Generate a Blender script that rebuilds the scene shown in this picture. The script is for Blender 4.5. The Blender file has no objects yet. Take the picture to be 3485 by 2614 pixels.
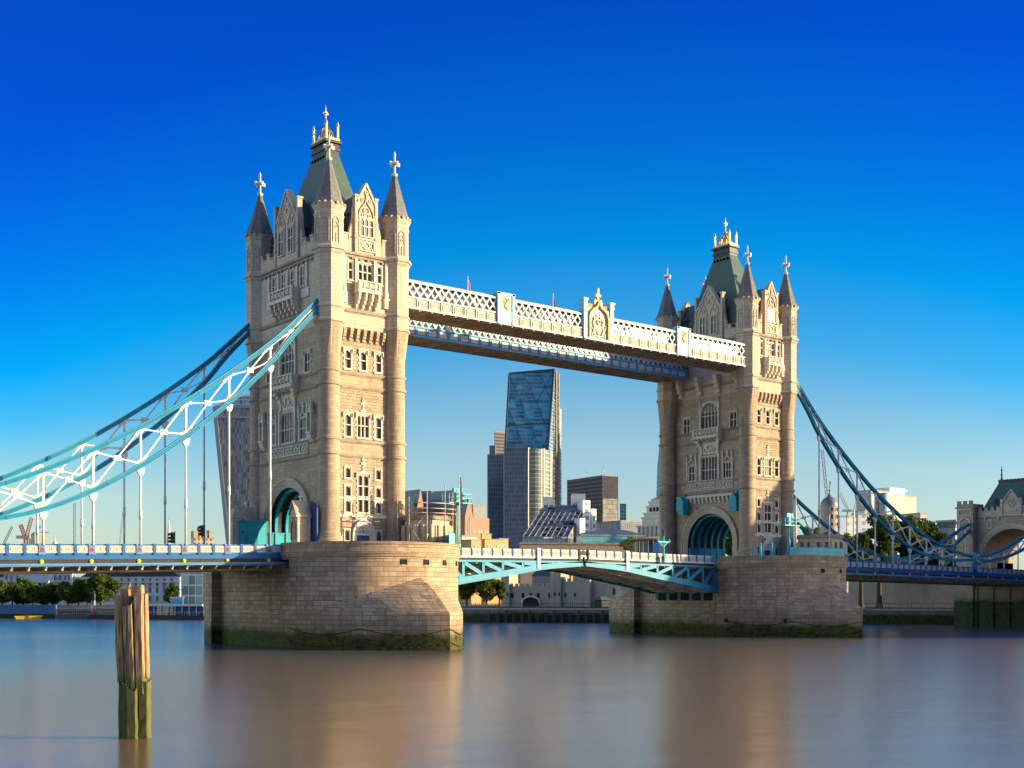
import bpy, math, random
from mathutils import Vector
random.seed(7)
R = math.radians
PI = math.pi
sc = bpy.context.scene
# ------------------------------------------------------------------ camera
CX, CY, CZ, YAW, FPX, HY, PW = -90.142, -152.453, 6.3, .68, 4312.4, 2036.16, 3485.
SN, CS = math.sin(YAW), math.cos(YAW)
cd = bpy.data.cameras.new('camera')
cam = bpy.data.objects.new('camera', cd)
sc.collection.objects.link(cam)
cam.location = (CX, CY, CZ)
cam.rotation_euler = (PI/2, 0, -YAW)
cd.sensor_width = 36
cd.lens = 36*FPX/PW
cd.shift_y = (HY-1307)/PW
cd.clip_start = 1
cd.clip_end = 12000
sc.camera = cam
# ------------------------------------------------------------------ sky, sun, exposure
SUN_EL, SUN_DIR = R(11.5), Vector((.755, -.656, 0)).normalized()
w = bpy.data.worlds.new('World')
sc.world = w
w.use_nodes = True
nt = w.node_tree
bg = nt.nodes['Background']
sky = nt.nodes.new('ShaderNodeTexSky')
sky.sky_type = 'NISHITA'
sky.sun_disc = False
sky.sun_elevation = SUN_EL
sky.sun_rotation = math.atan2(SUN_DIR.x, SUN_DIR.y)
sky.altitude = 0
sky.air_density = 1.0
sky.dust_density = .25
sky.ozone_density = 2.2
geo = nt.nodes.new('ShaderNodeNewGeometry')
sep = nt.nodes.new('ShaderNodeSeparateXYZ')
ramp = nt.nodes.new('ShaderNodeValToRGB')
mul = nt.nodes.new('ShaderNodeMix')
mul.data_type = 'RGBA'
mul.blend_type = 'MULTIPLY'
mul.inputs['Factor'].default_value = 1
tc = nt.nodes.new('ShaderNodeTexCoord')
nt.links.new(tc.outputs['Generated'], sep.inputs[0])
# the pale horizon glow is tallest over the city (north-west) and lower to both sides
hv = nt.nodes.new('ShaderNodeVectorMath')
hv.operation = 'DOT_PRODUCT'
hv.inputs[1].default_value = (.68, .733, 0)
nt.links.new(tc.outputs['Generated'], hv.inputs[0])
def wmath(op, a, b=None, clamp=False):
    x = nt.nodes.new('ShaderNodeMath')
    x.operation = op
    x.use_clamp = clamp
    for k, val in enumerate((a, b)):
        if val is None: continue
        if isinstance(val, bpy.types.NodeSocket): nt.links.new(val, x.inputs[k])
        else: x.inputs[k].default_value = val
    return x.outputs[0]
zc = sep.outputs['Z']
hl = wmath('SQRT', wmath('MAXIMUM', wmath('SUBTRACT', 1.0, wmath('MULTIPLY', zc, zc)), .01))
ho = wmath('SUBTRACT', 1.0, wmath('DIVIDE', hv.outputs['Value'], hl))
sh = wmath('MULTIPLY', wmath('MINIMUM', wmath('MULTIPLY', ho, 1.15), .11), wmath('MULTIPLY', zc, 6.0, True))
nt.links.new(wmath('ADD', zc, sh), ramp.inputs['Fac'])
SKY = [(0.0, (0.3949, 0.4293, 0.5151)), (0.05, (0.4121, 0.4465, 0.5151)), (0.115, (0.4207, 0.4748, 0.522)), (0.16, (0.2919, 0.455, 0.5409)), (0.21, (0.0859, 0.4121, 0.6096)), (0.268, (0.0026, 0.3692, 0.6594)), (0.34, (0.0017, 0.2404, 0.6568)), (0.427, (0.0017, 0.1374, 0.6353)), (0.6, (0.0086, 0.1116, 0.5581)), (1.0, (0.0258, 0.1288, 0.5151))]
el = ramp.color_ramp.elements
while len(el) > 1:
    el.remove(el[-1])
el[0].position, el[0].color = SKY[0][0], (*SKY[0][1], 1)
for p, c in SKY[1:]:
    e = el.new(p)
    e.color = (*c, 1)
nt.links.new(sky.outputs[0], mul.inputs['A'])
# deepest blue lies in the band square to the sun; towards and away from it the sky is paler (Rayleigh phase, with these unseen parts brightened further to fill the shade)
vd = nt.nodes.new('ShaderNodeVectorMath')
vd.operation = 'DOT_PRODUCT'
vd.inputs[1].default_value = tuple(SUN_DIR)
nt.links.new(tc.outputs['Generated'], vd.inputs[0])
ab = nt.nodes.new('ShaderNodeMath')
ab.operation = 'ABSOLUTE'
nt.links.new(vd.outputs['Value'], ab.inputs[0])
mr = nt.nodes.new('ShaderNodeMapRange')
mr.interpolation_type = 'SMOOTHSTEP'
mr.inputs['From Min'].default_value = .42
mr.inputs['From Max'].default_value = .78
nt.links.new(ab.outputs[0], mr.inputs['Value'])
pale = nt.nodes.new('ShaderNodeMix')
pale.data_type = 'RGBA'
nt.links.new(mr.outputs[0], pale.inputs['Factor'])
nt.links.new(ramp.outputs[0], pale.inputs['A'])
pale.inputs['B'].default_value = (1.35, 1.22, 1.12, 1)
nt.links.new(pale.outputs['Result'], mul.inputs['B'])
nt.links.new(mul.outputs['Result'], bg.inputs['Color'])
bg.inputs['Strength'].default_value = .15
sl = bpy.data.lights.new('sun', 'SUN')
so = bpy.data.objects.new('sun', sl)
sc.collection.objects.link(so)
sl.energy = 4.7
sl.angle = R(.5)
sl.color = (1, .76, .45)
sd = Vector((SUN_DIR.x*math.cos(SUN_EL), SUN_DIR.y*math.cos(SUN_EL), math.sin(SUN_EL)))
so.rotation_euler = sd.to_track_quat('Z', 'Y').to_euler()
so.location = (200, -300, 150)
vs = sc.view_settings
vs.view_transform = 'Standard'
vs.look = 'None'
vs.exposure = 1.32
vs.gamma = 1
vs.use_curve_mapping = False

# ------------------------------------------------------------------ helpers
def at(px, py, v):
    """world point seen at photo pixel (px, py), v metres deep: used to survey the place"""
    u = (px-1742.5)/FPX*v
    return Vector((CX+u*CS+v*SN, CY-u*SN+v*CS, CZ+(HY-py)/FPX*v))

class MB:
    def __init__(s):
        s.v, s.f, s.uv, s.mi, s.sm = [], [], [], [], []
    def face(s, pts, m=0, uv=None, smooth=False, idx=None):
        if idx is None:
            i = len(s.v)
            s.v += [tuple(p) for p in pts]
            idx = list(range(i, i+len(pts)))
        if uv is None:
            P = [Vector(p) for p in pts]
            n = Vector((0, 0, 0))
            for k in range(len(P)):
                a, b = P[k], P[(k+1) % len(P)]
                n += Vector(((a.y-b.y)*(a.z+b.z), (a.z-b.z)*(a.x+b.x), (a.x-b.x)*(a.y+b.y)))
            if n.length < 1e-9:
                n = Vector((0, 0, 1))
            n.normalize()
            if math.hypot(n.x, n.y) > .05:
                t = Vector((-n.y, n.x, 0)).normalized()
            else:
                t = Vector((1, 0, 0))
            b = n.cross(t)
            uv = [(t.dot(p), b.dot(p)) for p in P]
        s.f.append(idx)
        s.uv += uv
        s.mi.append(m)
        s.sm.append(smooth)
    def hexa(s, b, t, m=0):
        """b, t: four bottom and four top corners in matching order"""
        n = len(b)
        s.face(list(reversed(b)), m)
        s.face(t, m)
        for k in range(n):
            j = (k+1) % n
            s.face([b[k], b[j], t[j], t[k]], m)
    def box(s, x0, y0, z0, x1, y1, z1, m=0):
        if x0 > x1: x0, x1 = x1, x0
        if y0 > y1: y0, y1 = y1, y0
        s.hexa([(x0, y0, z0), (x1, y0, z0), (x1, y1, z0), (x0, y1, z0)], [(x0, y0, z1), (x1, y0, z1), (x1, y1, z1), (x0, y1, z1)], m)
    def prism(s, pl, z0, z1, m=0):
        s.hexa([(x, y, z0) for x, y in pl], [(x, y, z1) for x, y in pl], m)
    def fbox(s, fn, u0, z0, d0, u1, z1, d1, m=0):
        s.hexa([fn(u0, z0, d0), fn(u1, z0, d0), fn(u1, z0, d1), fn(u0, z0, d1)], [fn(u0, z1, d0), fn(u1, z1, d0), fn(u1, z1, d1), fn(u0, z1, d1)], m)
    def fpoly(s, fn, pl, d0, d1, m=0):
        s.hexa([fn(u, z, d0) for u, z in pl], [fn(u, z, d1) for u, z in pl], m)
    def beam(s, p, q, wd, ht, m=0, up=(0, 0, 1)):
        p, q = Vector(p), Vector(q)
        a = (q-p).normalized()
        sx = a.cross(Vector(up))
        if sx.length < 1e-4:
            sx = a.cross(Vector((1, 0, 0)))
        sx.normalize()
        n = sx.cross(a).normalized()
        c = [(-1, -1), (1, -1), (1, 1), (-1, 1)]
        s.hexa([p+sx*(i*wd/2)+n*(j*ht/2) for i, j in c], [q+sx*(i*wd/2)+n*(j*ht/2) for i, j in c], m)
    def tube(s, p, q, r0, r1=None, n=8, m=0, smooth=True):
        r1 = r0 if r1 is None else r1
        p, q = Vector(p), Vector(q)
        a = (q-p).normalized()
        t = a.cross(Vector((0, 0, 1)))
        if t.length < 1e-4:
            t = Vector((1, 0, 0))
        t.normalize()
        b = a.cross(t)
        i0 = len(s.v)
        for c, r in ((p, r0), (q, r1)):
            for k in range(n):
                an = 2*PI*k/n
                s.v.append(tuple(c+t*(r*math.cos(an))+b*(r*math.sin(an))))
        L = (q-p).length
        for k in range(n):
            j = (k+1) % n
            u0, u1 = k/n*6.28*r0, (k+1)/n*6.28*r0
            s.face(None, m, [(u0, 0), (u1, 0), (u1, L), (u0, L)], smooth, [i0+k, i0+j, i0+n+j, i0+n+k])
        s.face(None, m, [(0, 0)]*n, False, [i0+k for k in reversed(range(n))])
        s.face(None, m, [(0, 0)]*n, False, [i0+n+k for k in range(n)])
    def lathe(s, cx, cy, prof, n=24, ph=0, m=0, smooth=True, sx=1, sy=1, cap=True):
        """prof: (r, z) list turned about the vertical through (cx, cy); sharp where the profile turns"""
        for k0 in range(len(prof)-1):
            (r0, z0), (r1, z1) = prof[k0], prof[k0+1]
            i0 = len(s.v)
            for r, z in ((r0, z0), (r1, z1)):
                for k in range(n):
                    an = ph+2*PI*k/n
                    s.v.append((cx+sx*r*math.cos(an), cy+sy*r*math.sin(an), z))
            rr = max(r0, r1)
            L = math.hypot(r1-r0, z1-z0)
            v0 = z0
            v1 = z1 if abs(z1-z0) > .5*L else z0+L
            for k in range(n):
                j = (k+1) % n
                u0, u1 = k*2*PI/n*rr, (k+1)*2*PI/n*rr
                s.face(None, m, [(u0, v0), (u1, v0), (u1, v1), (u0, v1)], smooth, [i0+k, i0+j, i0+n+j, i0+n+k])
        if cap:
            for r, z, rev in ((prof[0][0], prof[0][1], True), (prof[-1][0], prof[-1][1], False)):
                if r > .001:
                    pts = [(cx+sx*r*math.cos(ph+2*PI*k/n), cy+sy*r*math.sin(ph+2*PI*k/n), z) for k in range(n)]
                    s.face(pts[::-1] if rev else pts, m)
    def strip(s, fn, pts, wd, d0, d1, m=0, closed=False):
        """a raised band following the (u, z) polyline pts on a wall"""
        n = len(pts)
        for k in range(n if closed else n-1):
            (u0, z0), (u1, z1) = pts[k], pts[(k+1) % n]
            L = math.hypot(u1-u0, z1-z0)
            if L < 1e-6:
                continue
            a, b = (u1-u0)/L, (z1-z0)/L
            o, e = wd/2, wd*.22
            p = [(u0-a*e+b*o, z0-b*e-a*o), (u1+a*e+b*o, z1+b*e-a*o), (u1+a*e-b*o, z1+b*e+a*o), (u0-a*e-b*o, z0-b*e+a*o)]
            s.fpoly(fn, p, d0, d1+.004*(k % 2), m)
    def build(s, name, mats, parent=None, coll=None):
        me = bpy.data.meshes.new(name)
        me.from_pydata(s.v, [], s.f)
        ul = me.uv_layers.new(name='UVMap')
        ul.data.foreach_set('uv', [c for p in s.uv for c in p])
        if not isinstance(mats, (list, tuple)):
            mats = [mats]
        for mm in mats:
            me.materials.append(mm)
        me.polygons.foreach_set('material_index', s.mi)
        me.polygons.foreach_set('use_smooth', s.sm)
        me.update()
        o = bpy.data.objects.new(name, me)
        sc.collection.objects.link(o)
        if parent:
            o.parent = parent
        return o

def tag(o, label=None, cat=None, group=None, kind=None):
    if label: o['label'] = label
    if cat: o['category'] = cat
    if group: o['group'] = group
    if kind: o['kind'] = kind
    return o
def thing(name, label, cat, loc=(0, 0, 0), rz=0, group=None):
    o = bpy.data.objects.new(name, None)
    o.empty_display_size = 1
    sc.collection.objects.link(o)
    o.location = loc
    o.rotation_euler = (0, 0, rz)
    return tag(o, label, cat, group)
def dup(o, parent=None):
    c = o.copy()
    sc.collection.objects.link(c)
    if parent is not None:
        c.parent = parent
    for ch in list(o.children):
        dup(ch, c)
    return c
def arc(cu, cz, r, a0, a1, n=14, rz=None):
    rz = r if rz is None else rz
    return [(cu+r*math.cos(R(a0+(a1-a0)*k/n)), cz+rz*math.sin(R(a0+(a1-a0)*k/n))) for k in range(n+1)]

# ------------------------------------------------------------------ materials
def newmat(name):
    m = bpy.data.materials.new(name)
    m.use_nodes = True
    n = m.node_tree
    return m, n, n.nodes, n.links, n.nodes['Principled BSDF']
def mixc(N, L, fac, a, b, bt='MIX'):
    x = N.new('ShaderNodeMix')
    x.data_type = 'RGBA'
    x.blend_type = bt
    for sock, val in (('Factor', fac), ('A', a), ('B', b)):
        i = x.inputs[sock]
        if isinstance(val, bpy.types.NodeSocket):
            L.new(val, i)
        elif isinstance(val, tuple):
            i.default_value = (*val[:3], 1)
        else:
            i.default_value = val
    return x.outputs['Result']
def math_n(N, L, op, a, b=None, clamp=False):
    x = N.new('ShaderNodeMath')
    x.operation = op
    x.use_clamp = clamp
    for k, val in enumerate((a, b)):
        if val is None: continue
        if isinstance(val, bpy.types.NodeSocket): L.new(val, x.inputs[k])
        else: x.inputs[k].default_value = val
    return x.outputs[0]
def noise_n(N, L, scale, detail=4, vec=None, mscale=None, rough=.55):
    t = N.new('ShaderNodeTexNoise')
    t.inputs['Scale'].default_value = scale
    t.inputs['Detail'].default_value = detail
    t.inputs['Roughness'].default_value = rough
    c = N.new('ShaderNodeTexCoord')
    src = c.outputs['Object'] if vec is None else c.outputs[vec]
    if mscale:
        mp = N.new('ShaderNodeMapping')
        mp.inputs['Scale'].default_value = mscale
        L.new(src, mp.inputs[0])
        src = mp.outputs[0]
    L.new(src, t.inputs['Vector'])
    return t.outputs['Fac']
def ramp_n(N, L, fac, a, b):
    x = N.new('ShaderNodeMapRange')
    x.inputs['From Min'].default_value = a
    x.inputs['From Max'].default_value = b
    L.new(fac, x.inputs['Value'])
    return x.outputs[0]
def plain(name, col, rough=.6, metal=0, var=.25, scale=1.5, bump=0, spec=None, streak=0):
    m, n, N, L, B = newmat(name)
    f = ramp_n(N, L, noise_n(N, L, scale, 5), .3, .7)
    lo = tuple(c*(1-var) for c in col)
    hi = tuple(min(1, c*(1+var*.5)) for c in col)
    c = mixc(N, L, f, lo, hi)
    if streak:
        s = ramp_n(N, L, noise_n(N, L, 1, 4, mscale=(3, 3, .25)), .5, .75)
        c = mixc(N, L, math_n(N, L, 'MULTIPLY', s, streak), c, tuple(x*.45 for x in col))
    L.new(c, B.inputs['Base Color'])
    B.inputs['Roughness'].default_value = rough
    B.inputs['Metallic'].default_value = metal
    B.inputs['Specular IOR Level'].default_value = .2
    if spec is not None: B.inputs['Specular IOR Level'].default_value = spec
    if bump:
        b = N.new('ShaderNodeBump')
        b.inputs['Strength'].default_value = bump
        b.inputs['Distance'].default_value = .05
        L.new(noise_n(N, L, scale*6, 4), b.inputs['Height'])
        L.new(b.outputs[0], B.inputs['Normal'])
    return m
def stone(name, c1, c2, mortar, bw, bh, ms=.015, stain=.5, streak=.5, bump=.5, moss=None, rocky=0, rough=.85):
    m, n, N, L, B = newmat(name)
    t = N.new('ShaderNodeTexCoord')
    br = N.new('ShaderNodeTexBrick')
    br.inputs['Scale'].default_value = 1
    br.inputs['Brick Width'].default_value = bw
    br.inputs['Row Height'].default_value = bh
    br.inputs['Mortar Size'].default_value = ms
    br.inputs['Mortar Smooth'].default_value = .3
    br.inputs['Bias'].default_value = 0
    br.squash = .72
    br.squash_frequency = 3
    br.offset = .43
    br.inputs['Color1'].default_value = (*c1, 1)
    br.inputs['Color2'].default_value = (*c2, 1)
    br.inputs['Mortar'].default_value = (*mortar, 1)
    L.new(t.outputs['UV'], br.inputs['Vector'])
    c = br.outputs['Color']
    # broad weathering, small speckle, run-off streaks
    a = ramp_n(N, L, noise_n(N, L, .22, 6), .35, .72)
    c = mixc(N, L, math_n(N, L, 'MULTIPLY', a, stain), c, tuple(x*.55 for x in c1))
    sp = ramp_n(N, L, noise_n(N, L, 5, 4), .3, .75)
    c = mixc(N, L, math_n(N, L, 'MULTIPLY', sp, .3), c, tuple(min(1, x*1.35) for x in c2))
    s = ramp_n(N, L, noise_n(N, L, 1, 5, mscale=(1.6, 1.6, .12)), .52, .75)
    c = mixc(N, L, math_n(N, L, 'MULTIPLY', s, streak), c, tuple(x*.32 for x in c1))
    if moss:
        z0, col = moss
        sx = N.new('ShaderNodeSeparateXYZ')
        L.new(t.outputs['Object'], sx.inputs[0])
        nz = noise_n(N, L, .35, 5)
        zz = math_n(N, L, 'SUBTRACT', sx.outputs['Z'], math_n(N, L, 'MULTIPLY', nz, 1.9))
        f = N.new('ShaderNodeMapRange')
        f.inputs['From Min'].default_value = z0-.25
        f.inputs['From Max'].default_value = z0-1.2
        L.new(zz, f.inputs['Value'])
        wet = N.new('ShaderNodeMapRange')
        wet.inputs['From Min'].default_value = z0+1.5
        wet.inputs['From Max'].default_value = z0-.1
        L.new(zz, wet.inputs['Value'])
        c = mixc(N, L, math_n(N, L, 'MULTIPLY', wet.outputs[0], .45), c, (.10, .075, .05))
        g = mixc(N, L, ramp_n(N, L, noise_n(N, L, 1.5, 6), .48, .64), col, (.02, .018, .009))
        c = mixc(N, L, f.outputs[0], c, g)
    L.new(c, B.inputs['Base Color'])
    B.inputs['Roughness'].default_value = rough
    B.inputs['Specular IOR Level'].default_value = .25
    h = math_n(N, L, 'MULTIPLY', math_n(N, L, 'SUBTRACT', 1.0, br.outputs['Fac']), 1.0)
    h = math_n(N, L, 'ADD', h, math_n(N, L, 'MULTIPLY', noise_n(N, L, 4 if rocky else 12, 5), .5+rocky))
    b = N.new('ShaderNodeBump')
    b.inputs['Strength'].default_value = bump
    b.inputs['Distance'].default_value = .06
    L.new(h, b.inputs['Height'])
    L.new(b.outputs[0], B.inputs['Normal'])
    return m
def facade(name, wall, glass, ww, wh, fx, fz, grough=.12, var=.5, mull=None, spec=.6, wrough=.7):
    """curtain wall: panes ww x wh metres, glass share fx, fz, each pane a little different"""
    m, n, N, L, B = newmat(name)
    t = N.new('ShaderNodeTexCoord')
    sx = N.new('ShaderNodeSeparateXYZ')
    L.new(t.outputs['UV'], sx.inputs[0])
    u = math_n(N, L, 'DIVIDE', sx.outputs['X'], ww)
    v = math_n(N, L, 'DIVIDE', sx.outputs['Y'], wh)
    a = math_n(N, L, 'LESS_THAN', math_n(N, L, 'FRACT', u), fx)
    b = math_n(N, L, 'LESS_THAN', math_n(N, L, 'FRACT', v), fz)
    f = math_n(N, L, 'MULTIPLY', a, b)
    cx = N.new('ShaderNodeCombineXYZ')
    L.new(math_n(N, L, 'FLOOR', u), cx.inputs[0])
    L.new(math_n(N, L, 'FLOOR', v), cx.inputs[1])
    wn = N.new('ShaderNodeTexWhiteNoise')
    wn.noise_dimensions = '2D'
    L.new(cx.outputs[0], wn.inputs['Vector'])
    r = wn.outputs['Value']
    g = mixc(N, L, r, tuple(x*(1-var) for x in glass), tuple(min(1, x*(1+var)) for x in glass))
    wv = mixc(N, L, ramp_n(N, L, noise_n(N, L, .15, 4), .3, .7), tuple(x*.85 for x in wall), tuple(min(1, x*1.1) for x in wall))
    L.new(mixc(N, L, f, wv, g), B.inputs['Base Color'])
    rr = N.new('ShaderNodeMapRange')
    rr.inputs['To Min'].default_value = wrough
    rr.inputs['To Max'].default_value = grough
    L.new(f, rr.inputs['Value'])
    L.new(rr.outputs[0], B.inputs['Roughness'])
    B.inputs['Specular IOR Level'].default_value = spec
    bp = N.new('ShaderNodeBump')
    bp.inputs['Strength'].default_value = .25
    bp.inputs['Distance'].default_value = .3
    L.new(r, bp.inputs['Height'])
    return m
def leafmat(name, a, b):
    m, n, N, L, B = newmat(name)
    f = ramp_n(N, L, noise_n(N, L, .45, 3), .35, .65)
    L.new(mixc(N, L, f, a, b), B.inputs['Base Color'])
    B.inputs['Roughness'].default_value = .75
    B.inputs['Specular IOR Level'].default_value = .15
    tr = N.new('ShaderNodeBsdfTranslucent')
    L.new(mixc(N, L, f, tuple(x*1.1 for x in a), tuple(x*1.2 for x in b)), tr.inputs['Color'])
    ms = N.new('ShaderNodeMixShader')
    ms.inputs[0].default_value = .3
    L.new(B.outputs[0], ms.inputs[1])
    L.new(tr.outputs[0], ms.inputs[2])
    L.new(ms.outputs[0], N['Material Output'].inputs['Surface'])
    return m

M = {}
M['ashlar'] = stone('ashlar', (.48, .365, .24), (.32, .24, .165), (.16, .125, .09), 1.05, .46, .02, .45, .55, .45)
M['rubble'] = stone('rubble', (.47, .36, .235), (.30, .225, .15), (.16, .125, .09), .7, .4, .03, .35, .25, .9, rocky=1.2)
M['dressed'] = stone('dressed', (.55, .455, .335), (.44, .36, .265), (.22, .18, .135), 1.05, .48, .02, .4, .5, .3)
M['trim'] = plain('trim', (.30, .245, .185), .85, var=.35, scale=.8, bump=.3)
M['pale'] = plain('pale', (.62, .55, .44), .8, var=.25, scale=1.2, bump=.2)
M['spire'] = stone('spire', (.19, .185, .175), (.15, .148, .142), (.09, .08, .07), 1.1, .62, .02, .5, .5, .5)
M['slate'] = stone('slate', (.075, .125, .105), (.06, .10, .085), (.04, .055, .05), .4, .22, .01, .4, .35, .25, rough=.6)
M['lead'] = plain('lead', (.035, .042, .05), .5, var=.3)
M['gold'] = plain('gold', (.50, .34, .09), .45, .6, var=.3, scale=4)
M['pane'] = plain('pane', (.085, .085, .075), .3, var=.7, scale=2.2, spec=.5)
M['cave'] = plain('cave', (.02, .022, .025), .9)
M['pier'] = stone('pier', (.54, .385, .24), (.26, .19, .125), (.085, .065, .045), 1.5, .6, .032, .6, .85, .8, moss=(1.8, (.06, .064, .006)))
M['quay'] = stone('quay', (.34, .285, .215), (.27, .225, .165), (.14, .12, .09), 1.2, .5, .02, .6, .6, .6, moss=(2.1, (.035, .05, .014)))
M['turq'] = plain('turq', (.02, .34, .42), .42, var=.18, scale=.6, streak=.25)
M['turqlite'] = plain('turqlite', (.22, .50, .54), .42, var=.12, scale=.6)
M['chain'] = plain('chain', (.004, .17, .30), .40, var=.2, scale=.5, streak=.2)
M['chainlite'] = plain('chainlite', (.03, .29, .40), .4, var=.15, scale=.6)
M['blue'] = plain('blue', (.012, .10, .27), .42, var=.2, scale=.5, streak=.2)
M['bluelite'] = plain('bluelite', (.06, .22, .44), .45, var=.15, scale=.6)
M['navy'] = plain('navy', (.02, .05, .2), .5)
M['white'] = plain('white', (.60, .585, .55), .5, var=.16, scale=.8, streak=.25)
M['cream'] = plain('cream', (.50, .43, .33), .6, var=.15, scale=2)
M['girder'] = plain('girder', (.70, .62, .48), .6, var=.25, scale=.7, streak=.3)
M['soffit'] = plain('soffit', (.38, .31, .22), .8, var=.4, scale=.5, streak=.3)
M['dark'] = plain('dark', (.045, .04, .035), .7, var=.3)
M['red'] = plain('red', (.55, .03, .02), .5)
M['rednorm'] = plain('crane_red', (.5, .12, .09), .6)
M['asphalt'] = plain('asphalt', (.05, .05, .05), .9, var=.2)
M['bark'] = plain('bark', (.075, .058, .04), .9, var=.4, scale=3, bump=.4)
M['steel'] = plain('steel', (.30, .31, .32), .4, .6)
# ------------------------------------------------------------------ river and ground
def water_mat():
    m, n, N, L, B = newmat('river_water')
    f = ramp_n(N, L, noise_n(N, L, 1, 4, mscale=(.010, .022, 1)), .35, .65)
    # blue sky reflection painted into the colour upstream, fading to river brown downstream
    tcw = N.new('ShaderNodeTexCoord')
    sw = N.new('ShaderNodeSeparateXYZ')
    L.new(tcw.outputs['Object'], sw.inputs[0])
    skymix = N.new('ShaderNodeMapRange')
    skymix.interpolation_type = 'SMOOTHSTEP'
    skymix.inputs['From Min'].default_value = 40
    skymix.inputs['From Max'].default_value = -70
    L.new(math_n(N, L, 'ADD', sw.outputs['Y'], math_n(N, L, 'MULTIPLY', noise_n(N, L, 1, 3, mscale=(.012, .05, 1)), 60)), skymix.inputs['Value'])
    L.new(mixc(N, L, skymix.outputs[0], (.035, .06, .075), mixc(N, L, f, (.185, .118, .048), (.15, .10, .048))), B.inputs['Base Color'])
    B.inputs['Roughness'].default_value = .22
    B.inputs['IOR'].default_value = 2.0
    B.inputs['Specular IOR Level'].default_value = .5
    b = N.new('ShaderNodeBump')
    b.inputs['Strength'].default_value = .22
    b.inputs['Distance'].default_value = .35
    h = noise_n(N, L, 1, 2, mscale=(.11, .17, 1))
    L.new(h, b.inputs['Height'])
    L.new(b.outputs[0], B.inputs['Normal'])
    return m
mb = MB()
mb.face([(-1400, -1200, 0), (2100, -1200, 0), (2100, 2300, 0), (-1400, 2300, 0)])
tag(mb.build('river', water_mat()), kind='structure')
# north bank: quay edge follows three surveyed points, land behind it to the horizon
QUAY = [(262, -100), (191, 12.5), (118, 110), (56, 240), (-80, 480), (-900, 1700)]
mb = MB()
land = QUAY + [(-900, 2290), (2090, 2290), (2090, -100)]
mb.face([(x, y, 3.9) for x, y in land])
tag(mb.build('ground', plain('bank_ground', (.13, .12, .10), .9, var=.3, scale=.05)), kind='structure')
mb = MB()
mc = MB()
for a, b in zip(QUAY[:-1], QUAY[1:]):
    a, b = Vector((*a, 0)), Vector((*b, 0))
    n = (b-a).normalized().cross(Vector((0, 0, 1)))
    n = -n if n.x > 0 else n
    for k, (z0, z1, off) in enumerate(((-1, 3.3, 0.0), (3.3, 3.75, .25))):
        p, q = a+n*off, b+n*off
        (mc if k else mb).hexa([(p.x, p.y, z0), (q.x, q.y, z0), (q.x-n.x*2, q.y-n.y*2, z0), (p.x-n.x*2, p.y-n.y*2, z0)], [(p.x, p.y, z1), (q.x, q.y, z1), (q.x-n.x*2, q.y-n.y*2, z1), (p.x-n.x*2, p.y-n.y*2, z1)])
qw = tag(mb.build('quay_wall', M['quay']), 'long stone river wall green with weed along the far bank', 'wall')
mc.build('coping', plain('quay_coping', (.42, .38, .32), .85), qw)
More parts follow.
